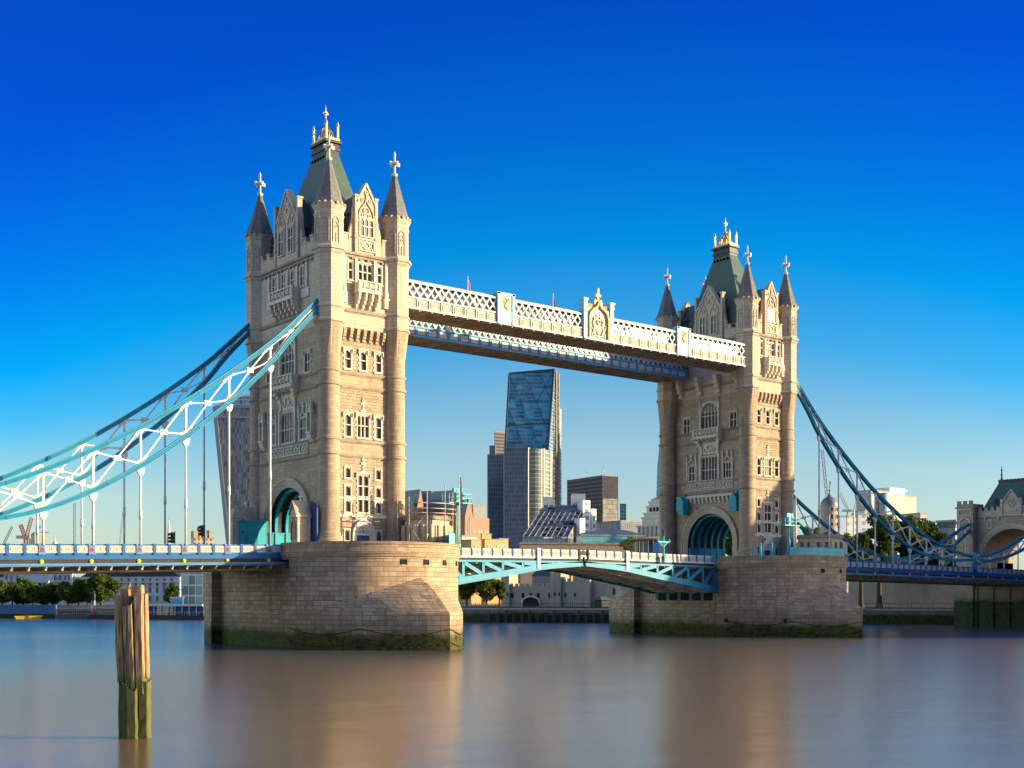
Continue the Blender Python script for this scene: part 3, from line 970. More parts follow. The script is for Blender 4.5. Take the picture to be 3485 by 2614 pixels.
        for s in (-1, 1):
            mb.face([fn(0, zr, off-.5), fn(s*(hw+.25), zg-1.2, off-.5), fn(s*(hw+.25), zg-1.2, -into), fn(0, zr, -into)])
            mb.face([fn(0, zr-.12, off-.5), fn(s*(hw+.25), zg-1.32, off-.5), fn(s*(hw+.25), zg-1.32, -into), fn(0, zr-.12, -into)])
        mb.build('gable_roof', M['slate'], g)
        for s in (-1, 1):
            mb = MB()
            mb.fbox(fn, s*hw-.12, 51.7, -into, s*hw+.12, zg-1.2, off-.5)
            mb.build('cheek', M['lead'], g)
    gable(fE2, 1.55, 61.0, 58.9, 0, 1, 4.5, [(0, 54.0, 2.0, 56.35, 3)])
    gable(fW, 3.05, 61.6, 59.6, 0, 2, 2.6, [(-1.32, 52.9, 1.3, 56.35, 2), (1.32, 52.9, 1.3, 56.35, 2)])
    gable(fX, 3.05, 61.6, 59.6, 0, 2, 2.6, [])
    gable(fN, 1.55, 61.0, 58.9, 0, 1, 4.5, [])
    relief_panel(fE2, T, -1.25, 1.25, 52.0, 53.6, 1, .3)
    for s in (-1, 1):
        battlement(fE2, *sorted((s*2.6, s*3.7)))
        battlement(fW, *sorted((s*4.1, s*7.9)))
        battlement(fX, *sorted((s*4.1, s*7.9)))
        battlement(fN, *sorted((s*2.6, s*3.7)))
    # ---- west face furniture
    if landx < 0:
        balcony(fW, T, -3.2, 3.2, 46.6, 47.95, 44.3, 1.25, 6)
        mb = MB()
        for u in (-5.2, -2.57, 0, 2.57, 5.2):
            mb = MB()
            mb.fbox(fW, u-.2, 47.4, 0, u+.2, 50.7, .26)
            if abs(u) > 4:
                mb.fbox(fW, u*.9-1.0, 46.2, 0, u*.9+1.0, 47.4, .16)
            mb.build('buttress', M['pale'], T)
    else:
        for k, u in enumerate((-6.8, -2.2, 2.2, 6.8)):       # carved brackets below the walkways
            mb = MB()
            corbel(mb, fW, u, 45.6, 42.4, .9, 1.3)
            mb.build('walkway_bracket', M['pale'], T)
        relief_panel(fW, T, -2.6, 2.6, 43.2, 44.4, 3)
    # bow-fronted oriel base carrying the middle balcony
    mb = MB()
    for k in range(6):
        s = k/5
        hw = 2.15+1.0*s**2
        mb.fbox(fW, -hw, 31.85+.5*k, 0, -hw+.5+.25*s, 32.36+.5*k, .25+.95*s**2)
        mb.fbox(fW, hw-.5-.25*s, 31.85+.5*k, 0, hw, 32.36+.5*k, .25+.95*s**2)
        mb.fbox(fW, -hw+.5+.25*s, 31.85+.5*k, 0, hw-.5-.25*s, 32.36+.5*k, .06+.25*max(0, s-.5))
    mb.strip(fW, arc(0, 32.9, .55, 0, 360, 12), .16, 0, .3)
    for s in (-1, 1):
        mb.strip(fW, arc(s*.95, 32.6, .35, 0, 360, 10), .14, 0, .28)
    mb.build('oriel_base', M['pale'], T)
    balcony(fW, T, -3.05, 3.05, 34.95, 36.3, 34.0, 1.2, 7)
    mb = MB()                        # tall shafts flanking the great windows, pinnacled
    for u in (-2.15, 2.15):
        mb = MB()
        mb.fbox(fW, u-.2, 27.2, 0, u+.2, 31.9, .32)
        mb.build('shaft', M['pale'], T)
        mb = MB()
        mb.fbox(fW, u-.18, 36.35, 0, u+.18, 40.2, .28)
        mb.fpoly(fW, [(u-.22, 40.2), (u+.22, 40.2), (u, 41.6)], 0, .3)
        mb.build('pinnacle', M['pale'], T)
    for u in (-5.35, -3.15, 3.15, 5.35):
        mb = MB()
        mb.fpoly(fW, [(u-.14, 30.4), (u+.14, 30.4), (u+.12, 31.4), (u, 32.2), (u-.12, 31.4)], 0, .3)
        mb.fbox(fW, u-.12, 27.2, 0, u+.12, 30.4, .22)
        mb.build('pinnacle', M['pale'], T)
    for u in (-4.25, 4.25):
        mb = MB()
        mb.strip(fW, [(u-.9, 30.55), (u-.4, 30.75), (u, 31.3), (u+.4, 30.75), (u+.9, 30.55)], .16, 0, .28)
        mb.fbox(fW, u-.09, 31.2, 0, u+.09, 32.3, .25)
        mb.fbox(fW, u-.28, 31.7, 0, u+.28, 31.88, .28)
        mb.build('ogee_hood', M['pale'], T)
    relief_panel(fW, T, -5.4, 5.4, 25.5, 26.85, 5)
    if landx < 0:
        for u in (-6.6, 6.6):
            niche(fW, T, u, 27.9, 32.2)
    else:
        mb = MB()
        mb.fbox(fW, -7.6, 24.2, 0, 7.6, 24.6, .55)
        for k in range(16):
            corbel(mb, fW, -7.1+14.2*k/15, 24.18, 23.2, .42, .5)
        mb.build('corbel_table', M['pale'], T)
        for u in (-5.5, 6.9):
            o = MB()
            pl = [(u-.8, 21.9), (u+.8, 21.9), (u+.8, 23.6), (u, 24.5), (u-.8, 23.6)]
            o.fpoly(fW, pl, .35, 1.9)
            o.fpoly(fW, [(u-.55, 21.3), (u+.55, 21.3), (u+.8, 21.9), (u-.8, 21.9)], .7, 1.7)
            o.fbox(fW, u-.12, 24.3, .3, u+.12, 24.9, .9)
            for k in range(4):
                o.fbox(fW, u-.82, 22.05+.36*k, .34, u+.82, 22.14+.36*k, 1.96)
            o.build('lantern_box', M['turq'], T)
    # ---- great arch: orders, vault, ribs
    mb = MB()
    for fn in (fW, fX):
        for r, d in ((6.45, .42), (6.12, .30), (5.8, .20), (5.48, .10)):
            mb.strip(fn, [(r, 12.4), (r, 16.0)]+arc(0, 16.0, r, 0, 180, 28)[1:-1]+[(-r, 16.0), (-r, 12.4)], .36, -.02, d)
    mb.build('archway', M['dressed'], T)
    mb = MB()
    pts = [(5.25, 12.4)]+arc(0, 16.0, 5.25, 0, 180, 24)+[(-5.25, 12.4)]
    for (a, za), (b, zb) in zip(pts[:-1], pts[1:]):
        mb.face([(xw, -a, P(za)), (xe, -a, P(za)), (xe, -b, P(zb)), (xw, -b, P(zb))])
    mb.build('vault', M['lead'], T)
    mb = MB()
    for k in range(6):
        xr = xw+.8+(xe-xw-1.6)*k/5
        fr = lambda u, z, d: (xr+d, -u, z-Z0)
        mb.strip(fr, [(5.05, 15.6)]+arc(0, 16.0, 5.05, 0, 180, 22)+[(-5.05, 15.6)], .42, -.2, .2)
        for s in (-1, 1):
            mb.fbox(fr, s*5.23, 12.45, -.2, s*4.8, 15.7, .2)
    mb.build('arch_rib', M['turq'], T)
    for s in (-1, 1):
        mb = MB()
        mb.box(xw+.2, s*5.22, P(12.45), xe-.2, s*4.95, P(15.2))
        mb.box(xw+.2, s*5.22, P(15.2), xe-.2, s*4.88, P(15.4))
        mb.build('dado', M['turq'], T)
    # ---- corner turrets
    o8 = PI/8
    for sx in (-1, 1):
        for sy in (-1, 1):
            cx, cy = 5.1*sx, 9.45*sy
            mb = MB()
            pr = [(1.85, 12.4), (1.85, 13.9), (1.72, 14.0), (1.72, 14.35), (1.56, 14.5), (1.56, 14.75), (1.40, 14.95), (1.40, 24.95), (1.6, 25.0), (1.6, 25.3), (1.40, 25.38), (1.40, 26.85), (1.6, 26.9), (1.6, 27.2), (1.40, 27.28), (1.40, 33.9), (1.6, 33.97), (1.6, 34.3), (1.40, 34.4), (1.40, 35.7), (1.58, 35.76), (1.58, 36.0), (1.40, 36.1), (1.40, 38.2)]
            mb.lathe(cx, cy, [(r, P(z)) for r, z in pr], 28)
            # round shaft broaches out to the octagon
            n = 24
            for k in range(n):
                def bot(k): a = 2*PI*k/n+o8; return (cx+1.40*math.cos(a), cy+1.40*math.sin(a), P(38.0))
                def top(k):
                    a = 2*PI*k/n
                    q = (a+PI/8) % (PI/4)-PI/8
                    r = 1.92*math.cos(PI/8)/math.cos(q)
                    a += o8
                    q = ((a-o8) % (PI/4))-PI/8
                    r = 1.92*math.cos(PI/8)/math.cos(q)
                    return (cx+r*math.cos(a), cy+r*math.sin(a), P(42.0))
                mb.face([bot(k), bot(k+1), top(k+1), top(k)])
            pr = [(1.92, 42.0), (2.12, 42.08), (2.12, 42.35), (1.92, 42.5), (1.92, 43.9), (2.10, 43.95), (2.10, 44.2), (1.92, 44.4), (1.92, 50.75), (2.14, 51.05), (2.14, 51.3), (2.36, 51.35), (2.36, 51.6), (1.92, 52.0), (1.90, 55.75), (2.0, 55.85), (2.0, 56.1), (1.90, 56.2), (1.90, 56.45), (2.16, 56.95), (2.16, 57.15), (2.02, 57.4)]
            mb.lathe(cx, cy, [(r, P(z)) for r, z in pr], 8, o8, m=1, smooth=False)
            for k in range(16):             # billets under the eaves
                a = 2*PI*k/16+o8
                mb.box(cx+2.04*math.cos(a)-.16, cy+2.04*math.sin(a)-.16, P(57.1), cx+2.04*math.cos(a)+.16, cy+2.04*math.sin(a)+.16, P(57.42))
            tu = mb.build('turret', [M['ashlar'], M['dressed']], T)
            # carved blind lancets on the faces one sees
            for k in range(8):
                a = k*PI/4
                if k not in (4, 5, 6):
                    continue
                ca, sa = math.cos(a), math.sin(a)
                ap = 1.91*math.cos(PI/8)
                ft = lambda u, z, d, ca=ca, sa=sa: (cx+ca*(ap+d)-sa*u, cy+sa*(ap+d)+ca*u, z-Z0)
                mb = MB()
                mb.strip(ft, [(-.42, 52.3), (-.42, 55.1), (0, 55.55), (.42, 55.1), (.42, 52.3)], .11, -.02, .1)
                mb.strip(ft, [(-.42, 54.4), (0, 54.9), (.42, 54.4)], .1, -.02, .09)
                mb.strip(ft, [(0, 52.3), (0, 53.4)], .09, -.02, .09)
                mb.strip(ft, arc(0, 54.2, .17, 0, 360, 8), .09, -.02, .08)
                mb.build('blind_lancet', M['dressed'], tu)
            mb = MB()
            mb.lathe(cx, cy, [(2.08, P(57.4)), (1.82, P(58.0)), (1.26, P(59.9)), (.60, P(62.2)), (.30, P(63.3))], 8, o8, smooth=False)
            mb.build('spire', M['spire'], tu)
            mb = MB()
            mb.lathe(cx, cy, [(.3, P(63.2)), (.42, P(63.4)), (.42, P(63.55)), (.17, P(63.7)), (.15, P(64.6)), (.2, P(64.7)), (.2, P(65.15)), (.15, P(65.25)), (.15, P(66.0)), (.2, P(66.15)), (.05, P(66.6))], 8, o8, smooth=False)
            for dx, dy in ((.66, .13), (.13, .66)):
                mb.box(cx-dx, cy-dy, P(64.72), cx+dx, cy+dy, P(65.05))
            for a in range(4):
                ex, ey = cx+.64*math.cos(a*PI/2), cy+.64*math.sin(a*PI/2)
                mb.box(ex-.14, ey-.14, P(64.65), ex+.14, ey+.14, P(65.15))
            mb.build('cross_finial', M['pale'], tu)
    # ---- main roof and its gilded crown
    mb = MB()
    b = [(xe-.5 if sx > 0 else xw+.5, sy*7.6, P(52.2)) for sx, sy in ((-1, -1), (1, -1), (1, 1), (-1, 1))]
    t = [(sx*.95, sy*1.85, P(67.4)) for sx, sy in ((-1, -1), (1, -1), (1, 1), (-1, 1))]
    for k in range(4):
        j = (k+1) % 4
        mb.face([b[k], b[j], t[j], t[k]])
    roof = mb.build('roof', M['slate'], T)
    mb = MB()
    for z0, z1, ex, ey in ((67.3, 67.75, 1.0, 1.9), (67.75, 68.1, 1.15, 2.05), (68.1, 68.75, 1.0, 1.9), (68.75, 69.1, 1.3, 2.2)):
        mb.box(-ex, -ey, P(z0), ex, ey, P(z1))
    for s in (-1, 1):
        for k in range(5):
            mb.box(-.98-.06, -1.5+.75*k-.14, P(66.5), -.98-.34, -1.5+.75*k+.14, P(66.85))
        for k in range(2):
            mb.box(-.4+.8*k-.14, s*2.0-.14, P(66.5), -.4+.8*k+.14, s*2.0+.14, P(66.85))
    mb.build('roof_platform', M['lead'], roof)
    mb = MB()
    mb.box(-1.1, -1.95, P(69.1), 1.1, 1.95, P(69.45))
    for sx in (-1, 1):
        for sy in (-1, 1):
            mb.box(sx*.9-.12, sy*1.7-.12, P(69.45), sx*.9+.12, sy*1.7+.12, P(71.2))
            mb.lathe(sx*.9, sy*1.7, [(.21, P(71.2)), (.21, P(71.35)), (.12, P(71.45)), (.15, P(71.6)), (.03, P(71.95))], 8)
    for k in range(8):                 # cresting, ribs of the crown and the tall cross
        a = 2*PI*k/8
        p0 = Vector((.85*math.cos(a), 1.6*math.sin(a), P(69.5)))
        p1 = Vector((.75*math.cos(a), 1.2*math.sin(a), P(70.5)))
        p2 = Vector((.15*math.cos(a), .15*math.sin(a), P(71.7)))
        mb.tube(p0, p1, .09, .07, 6)
        mb.tube(p1, p2, .07, .05, 6)
        mb.lathe(p1.x, p1.y, [(.02, p1.z-.1), (.16, p1.z), (.02, p1.z+.2)], 6)
    mb.lathe(0, 0, [(.25, P(69.45)), (.25, P(70.6)), (.34, P(70.7)), (.2, P(70.85)), (.16, P(71.6)), (.3, P(71.7)), (.3, P(71.85)), (.10, P(72.0)), (.08, P(74.1)), (.03, P(74.5))], 8)
    for dx, dy in ((.4, .08), (.08, .4)):
        mb.box(-dx, -dy, P(73.2), dx, dy, P(73.38))
    mb.box(-.16, -.16, P(73.05), .16, .16, P(73.55))
    mb.build('gilded_crown', M['gold'], roof)
    return T
TOWERS = [tower(0, -1, 'nearer and larger gothic stone bridge tower with turquoise archway and green slate roof'),
          tower(82.3, 1, 'farther gothic stone bridge tower with two blue lantern boxes over its archway')]
# ------------------------------------------------------------------ high walkways
def walkway(ysgn, label, crest):
    YO, YI = 10.2, 4.75
    t = thing('high_walkway', label, 'walkway', (41.15, 0, 45.6), 0, 'high level walkways')
    x0, x1 = (6.2-41.15, 77.2-41.15)
    P = lambda z: z-45.6
    mb = MB()
    mb.box(x0, ysgn*YI, P(45.66), x1, ysgn*YO, P(46.0))
    n = 36
    for k in range(n+1):
        x = x0+.2+(x1-x0-.4)*k/n
        mb.box(x-.09, ysgn*(YI+.15), P(45.45), x+.09, ysgn*(YO-.15), P(45.655))
    for k in range(n):
        xa, xb = x0+.2+(x1-x0-.4)*k/n, x0+.2+(x1-x0-.4)*(k+1)/n
        mb.beam((xa, ysgn*(YI+.3), P(45.56)), (xb, ysgn*(YO-.3), P(45.56)), .14, .1)
        mb.beam((xa, ysgn*(YO-.3), P(45.57)), (xb, ysgn*(YI+.3), P(45.57)), .14, .1)
    mb.build('floor', M['soffit'], t)
    for yy, out in ((YO, 1), (YI, -1)):
        fn = lambda u, z, d, yy=yy, out=out: (u, ysgn*(yy+out*d), P(z))
        facing = (ysgn*out < 0)            # towards the viewer's bank
        mb = MB()
        mb.fbox(fn, x0, 45.62, -.12, x1, 47.2, .06)
        mb.fbox(fn, x0, 45.55, -.12, x1, 45.82, .26)
        mb.fbox(fn, x0, 47.0, -.12, x1, 47.22, .22)
        k = 0
        x = x0
        while x < x1-.5:
            mb.fbox(fn, x-.09, 45.82, .0, x+.09, 47.0, .2)
            x += 2.02
        mb.build('fascia', M['rearblue'] if ysgn > 0 else M['fasciacream'], t)
        mb = MB()
        x = x0
        while x < x1-2.1:
            mb.fbox(fn, x+.3, 46.0, .05, x+1.72, 46.85, .1)
            for q in range(4):
                c = x+.3+.355*(q+.5)
                mb.strip(fn, arc(c, 46.35, .15, 0, 180, 6), .07, .1, .16)
            mb.strip(fn, [(x+.34, 46.04), (x+1.68, 46.04), (x+1.68, 46.8), (x+.34, 46.8), (x+.34, 46.04)], .08, .1, .17)
            x += 2.02
        mb.build('fascia_panel', M['cream'] if ysgn < 0 else M['white'], t)
        x = x0+.4                          # the little bronze brackets below
        while x < x1-.3 and facing:
            mb = MB()
            mb.fbox(fn, x-.14, 45.36, .02, x+.14, 45.56, .22)
            mb.build('bracket', M['bronze'], t)
            x += 2.02
        mb = MB()                          # double lattice
        pitch = 1.2
        nb = int((x1-x0)/pitch)
        for k in range(nb):
            a = x0+pitch*k
            for s, dd in ((0, .02), (1, .065)):
                p, q = ((a, 47.22), (a+pitch*1.25, 49.1)) if s == 0 else ((a+pitch*1.25, 47.22), (a, 49.1))
                if q[0] > x1 or p[0] > x1: continue
                mb.strip(fn, [p, q], .21, dd-.08, dd+.04)
        x = x0
        while x < x1:
            mb.fbox(fn, x-.1, 47.2, -.2, x+.1, 49.1, -.13)
            x += 6.06
        mb.build('lattice', M['white'], t)
        mb = MB()
        mb.fbox(fn, x0, 49.08, -.2, x1, 49.34, .18)
        mb.build('top_rail', M['turqlite'] if ysgn < 0 else M['bluelite'], t)
        mb = MB()
        mb.fbox(fn, x0, 47.15, -.72, x1, 49.1, -.66)
        mb.build('glazing', M['glazing'], t)
    mb = MB()
    mb.box(x0, ysgn*(YI+.05), P(49.345), x1, ysgn*(YO-.05), P(49.5))
    mb.hexa([(x0, ysgn*(YI+.3), P(49.5)), (x1, ysgn*(YI+.3), P(49.5)), (x1, ysgn*(YO-.12), P(49.5)), (x0, ysgn*(YO-.12), P(49.5))],
            [(x0, ysgn*(YI+1.6), P(50.0)), (x1, ysgn*(YI+1.6), P(50.0)), (x1, ysgn*(YO-.9), P(49.85)), (x0, ysgn*(YO-.9), P(49.85))])
    mb.build('roof', M['cream'], t)
    if not crest:
        return t
    fn = lambda u, z, d: (u-41.15, ysgn*(YO+d), P(z))
    for a, b in ((22.0, 25.1), (58.9, 61.9)):      # tall panelled boxes
        mb = MB()
        mb.fbox(fn, a, 45.62, -.5, b, 50.0, .3)
        mb.fbox(fn, a-.1, 49.8, -.6, b+.1, 50.1, .42)
        for u in (a+.2, b-.2):
            mb.fbox(fn, u-.24, 45.62, .3, u+.24, 50.05, .42)
        mb.strip(fn, [(a+.6, 46.2), (b-.6, 46.2), (b-.6, 47.3), (a+.6, 47.3), (a+.6, 46.2)], .12, .28, .36)
        o = mb.build('panelled_box', M['turqlite'], t)
        mb = MB()
        c = (a+b)/2
        mb.fbox(fn, a+.62, 47.5, .3, b-.62, 49.6, .33)
        o2 = mb.build('panel', M['cream'], o)
        mb = MB()
        mb.strip(fn, [(c+.3, 47.7), (c-.1, 47.9), (c-.35, 48.3), (c-.05, 48.65), (c+.2, 48.95), (c-.1, 49.3), (c-.4, 49.2)], .13, .33, .42)
        mb.strip(fn, [(c-.1, 47.9), (c+.35, 48.15)], .12, .33, .41)
        mb.strip(fn, [(c-.05, 48.65), (c-.5, 48.85)], .12, .33, .41)
        mb.strip(fn, [(c+.2, 48.95), (c+.5, 49.3)], .12, .33, .41)
        mb.build('scroll', M['bronze'], o)
    # royal arms at mid-span
    c = 41.6
    mb = MB()
    mb.fbox(fn, c-2.75, 45.62, -.4, c+2.75, 50.3, .25)
    mb.fbox(fn, c-2.9, 45.5, -.4, c+2.9, 45.85, .5)
    pl = [(c-2.3, 50.3), (c-.9, 50.55), (c-.3, 51.0), (c, 51.5), (c+.3, 51.0), (c+.9, 50.55), (c+2.3, 50.3)]
    mb.fpoly(fn, pl, -.3, .25)
    o = mb.build('crest_panel', M['fasciacream'], t)
    for s in (-1, 1):
        mb = MB()
        mb.fbox(fn, c+s*2.75-.34, 45.62, -.45, c+s*2.75+.34, 50.7, .45)
        mb.fbox(fn, c+s*2.75-.44, 50.7, -.55, c+s*2.75+.44, 50.9, .55)
        mb.fbox(fn, c+s*2.75-.36, 50.9, -.47, c+s*2.75+.36, 51.4, .47)
        mb.fbox(fn, c+s*2.75-.5, 51.4, -.6, c+s*2.75+.5, 51.7, .6)
        mb.build('pillar', M['turqlite'], o)
    mb = MB()
    mb.strip(fn, [(c-1.95, 46.0), (c-1.95, 48.9), (c-1.7, 49.7), (c-1.1, 50.25), (c-.45, 50.6), (c, 51.4), (c+.45, 50.6), (c+1.1, 50.25), (c+1.7, 49.7), (c+1.95, 48.9), (c+1.95, 46.0)], .3, .2, .62)
    for k in range(4):
        for s in (-1, 1):
            mb.fbox(fn, c+s*(1.0+.38*k)-.1, 50.4, -.05, c+s*(1.0+.38*k)+.1, 51.05, .12)
    mb.build('ogee_hood', M['peach'], o)
    mb = MB()                             # shield between two rampant beasts, helm and mantling above
    mb.fpoly(fn, [(c-.55, 47.9), (c+.55, 47.9), (c+.55, 47.1), (c+.3, 46.6), (c, 46.35), (c-.3, 46.6), (c-.55, 47.1)], .25, .42)
    for s in (-1, 1):
        body = [(.75, 46.35), (1.0, 47.0), (.85, 47.6), (1.05, 48.2), (.8, 48.75)]
        mb.strip(fn, [(c+s*u, z) for u, z in body], .34, .25, .45)
        mb.strip(fn, [(c+s*.95, 47.9), (c+s*.62, 48.15)], .17, .25, .43)
        mb.strip(fn, [(c+s*.9, 47.5), (c+s*.6, 47.6)], .17, .25, .43)
        mb.strip(fn, [(c+s*.95, 46.9), (c+s*1.35, 46.5), (c+s*1.2, 46.15)], .17, .25, .43)
        mb.strip(fn, [(c+s*1.0, 47.1), (c+s*1.5, 47.5), (c+s*1.45, 48.0)], .11, .25, .40)
        mb.strip(fn, arc(c+s*.72, 48.85, .2, 0, 360, 8), .2, .25, .47)
        mb.strip(fn, [(c+s*.15, 48.6), (c+s*.5, 49.1), (c+s*.35, 49.5)], .16, .25, .42)
    mb.strip(fn, arc(c, 48.4, .3, 0, 360, 9), .22, .25, .48)
    mb.strip(fn, [(c-.3, 48.95), (c-.35, 49.35), (c, 49.15), (c+.35, 49.35), (c+.3, 48.95)], .15, .25, .45)
    mb.strip(fn, [(c-1.4, 46.15), (c-.6, 46.3), (c, 46.1), (c+.6, 46.3), (c+1.4, 46.15)], .16, .25, .40)
    mb.build('coat_of_arms', M['cream'], o)
    mb = MB()
    for s in (-1, 1):
        mb.fpoly(fn, [(c+s*.2, 50.6), (c+s*.75, 50.9), (c+s*.9, 51.4), (c+s*.6, 51.9), (c+s*.2, 51.6)], -.1, .3)
    mb.fbox(fn, c-.16, 51.4, 0, c+.16, 53.3, .3)
    mb.fbox(fn, c-.55, 52.25, -.02, c+.55, 52.65, .32)
    mb.fpoly(fn, [(c-.24, 53.1), (c+.24, 53.1), (c+.1, 53.6), (c-.1, 53.6)], -.03, .33)
    mb.build('cross_finial', M['peach'], o)
    return t
M['fasciacream'] = plain('fascia_cream', (.40, .46, .44), .5, var=.15, scale=.6, streak=.2)
M['rearblue'] = plain('walkway_blue', (.11, .36, .50), .5, var=.15)
M['bronze'] = plain('bronze', (.36, .20, .09), .6)
M['peach'] = plain('peach', (.62, .40, .20), .6, var=.2)
M['glazing'] = plain('glazing', (.22, .27, .33), .15, var=.3, scale=.4, spec=.7)
walkway(-1, 'nearer high walkway with white lattice sides and carved royal arms at its middle', True)
walkway(1, 'far high walkway seen below and behind the crested one, blue panelled', False)
for x, y, c, lab in ((29.7, 6.8, 'red', 'slim white flagpole with furled red flag on the walkway, nearer the big tower'), (47.4, 6.8, 'navy', 'slim flagpole with furled dark red and blue flag left of the carved crest')):
    t = thing('flagpole', lab, 'flagpole', (x, y, 50), 0, 'flagpoles on the walkway roofs')
    mb = MB()
    mb.tube((0, 0, -.3), (0, 0, 6.6), .11, .07, 6)
    mb.lathe(0, 0, [(.02, 6.6), (.14, 6.72), (.02, 6.9)], 6)
    mb.build('pole', M['white'], t)
    mb = MB()
    for k in range(5):
        mb.beam((.12+.05*k, 0, 6.3-.12*k), (.2+.05*k, .05*(k % 2), 2.2+.25*k), .08, .18)
    mb.build('flag', M[c] if c == 'red' else M['flagdark'] if 'flagdark' in M else plain('flag_cloth', (.16, .02, .06), .8), t)

# ------------------------------------------------------------------ railings shared by the road spans
def railing_meshes():
    """one pierced cast panel and two kinds of post, 1.88 m bays; local x along, y outwards negative"""
    fn = lambda u, z, d: (u, -d, z)
    mb = MB()
    mb.fbox(fn, -.72, -.92, -.03, .72, -.2, .02)
    p = mb.build('railing_panel', M['panelback'])
    mb = MB()
    for a, b in ((-.72, 0), (0, .72)):
        c = (a+b)/2
        mb.strip(fn, [(a, -.92), (b, -.2)], .065, .02, .06)
        mb.strip(fn, [(b, -.92), (a, -.2)], .065, .02, .065)
        mb.strip(fn, arc(c, -.56, .2, 0, 360, 10), .06, .02, .07)
        for s, q in ((a+.02, 1), (b-.02, 1), ):
            mb.strip(fn, [(s, -.92), (s, -.2)], .05, .02, .06)
    mb.strip(fn, [(-.72, -.9), (.72, -.9)], .08, .02, .075)
    mb.strip(fn, [(-.72, -.22), (.72, -.22)], .08, .02, .075)
    tr = mb.build('tracery', M['tracery'], p)
    mb = MB()
    mb.fbox(fn, -.16, -1.15, -.1, .16, 0, .14)
    mb.fbox(fn, -.22, -.16, -.12, .22, .05, .2)
    mb.fbox(fn, -.22, -1.2, -.12, .22, -1.0, .24)
    a = mb.build('railing_post', M['blue'])
    mb = MB()
    mb.fbox(fn, -.36, -1.15, -.1, .36, 0, .16)
    mb.fbox(fn, -.42, -.16, -.12, .42, .05, .22)
    mb.fbox(fn, -.42, -1.2, -.12, .42, -1.0, .26)
    b = mb.build('railing_post', M['bluelite'])
    mb = MB()
    mb.fpoly(fn, [(-.2, -.9), (.2, -.9), (.2, -.5), (0, -.28), (-.2, -.5)], .16, .2)
    s = mb.build('red_shield', M['red'], b)
    return p, tr, a, b, s
M['panelback'] = plain('panel_back', (.33, .27, .19), .7, var=.3, scale=3)
M['tracery'] = plain('tracery_cream', (.56, .52, .45), .5, var=.1)
RP, RT, RA, RB, RS = railing_meshes()
def put(src, par, x, y, z, flip, slope):
    c = src.copy()
    sc.collection.objects.link(c)
    c.parent = par
    c.location = (x, y, z)
    c.rotation_euler = (0, -math.atan(slope), PI if flip else 0)
    for ch in src.children:
        d = ch.copy()
        sc.collection.objects.link(d)
        d.parent = c
    return c

def side_span(x0, x1, zr0, slope, label, far_rail=True):
    """suspended road span; zr = height of the rail top at x0"""
    xm = (x0+x1)/2
    t = thing('road_span', label, 'bridge deck', (xm, 0, 10))
    ZR = lambda x: zr0+slope*(x-x0)-10
    W = 9.2
    def run(mb, a, b, y0, y1, z0, z1):
        mb.hexa([(a-xm, y0, ZR(a)+z0), (b-xm, y0, ZR(b)+z0), (b-xm, y1, ZR(b)+z0), (a-xm, y1, ZR(a)+z0)], [(a-xm, y0, ZR(a)+z1), (b-xm, y0, ZR(b)+z1), (b-xm, y1, ZR(b)+z1), (a-xm, y1, ZR(a)+z1)])
    mb = MB()
    run(mb, x0, x1, -W+.2, W-.2, -1.75, -1.2)
    mb.build('roadway', M['asphalt'], t)
    for s in (-1, 1):
        mb = MB()
        y = s*W
        i = -s
        run(mb, x0, x1, y+i*.22, y, -.16, .0)
        run(mb, x0, x1, y+i*.2, y-i*.06, -1.2, -1.05)
        run(mb, x0, x1, y+i*.25, y-i*.02, -1.62, -1.2)
        run(mb, x0, x1, y+i*.25, y-i*.12, -1.76, -1.62)
        mb.build('parapet_beam', M['blue'], t)
    for s in (-1, 1):
        mb = MB()
        y = s*W
        run(mb, x0, x1, y+s*(-.25), y+s*.10, -1.06, -.96)
        run(mb, x0, x1, y+s*(-.25), y+s*.2, -2.36, -2.2)
        run(mb, x0, x1, y+s*(-.25), y+s*.12, -2.5, -2.36)
        mb.build('moulding', M['bluelite'], t)
    for s in (-1, 1):
        mb = MB()
        y = s*W
        run(mb, x0, x1, y-s*.3, y-s*.02, -2.2, -1.76)
        mb.build('girder_web', M['dark'], t)
    mb = MB()
    run(mb, x0, x1, -W+.9, W-.9, -2.62, -2.4)
    k = 0
    x = x0+1
    while x < x1:
        run(mb, x-.12, x+.12, -W+.35, W-.35, -3.0, -2.62)
        mb.box(x-xm-.07, -W+.1, ZR(x)-2.75, x-xm+.07, -W+.4, ZR(x)-2.55)
        x += 1.88
    for y in (-6, -2, 2, 6):
        run(mb, x0, x1, y-.2, y+.2, -3.2, -3.0)
    mb.build('underframe', M['soffit'], t)
    return t, ZR, xm
def rail_run(t, xs, ZR, xm, W, slope, wide, far=True, y0=None):
    for s in (-1, 1) if far else (-1,):
        for k, x in enumerate(xs):
            put(RB if wide(k) else RA, t, x-xm, s*W, ZR(x), s > 0, slope if s < 0 else -slope)
            if k < len(xs)-1:
                xp = (x+xs[k+1])/2
                put(RP, t, xp-xm, s*W, ZR(xp), s > 0, slope if s < 0 else -slope)
def bosses(t, xs, ZR, xm, W):
    for x in xs:
        mb = MB()
        fn = lambda u, z, d: (u, -W-d, z)
        z = ZR(x)-1.98
        mb.fpoly(fn, [(x-xm+.24*math.cos(a*PI/4+.39), z+.24*math.sin(a*PI/4+.39)) for a in range(8)], -.02, .12)
        mb.fpoly(fn, [(x-xm+.12*math.cos(a*PI/4), z+.12*math.sin(a*PI/4)) for a in range(8)], .12, .2)
        mb.build('gold_boss', M['goldpaint'], t)
M['goldpaint'] = plain('gold_paint', (.75, .45, .03), .4, var=.1)

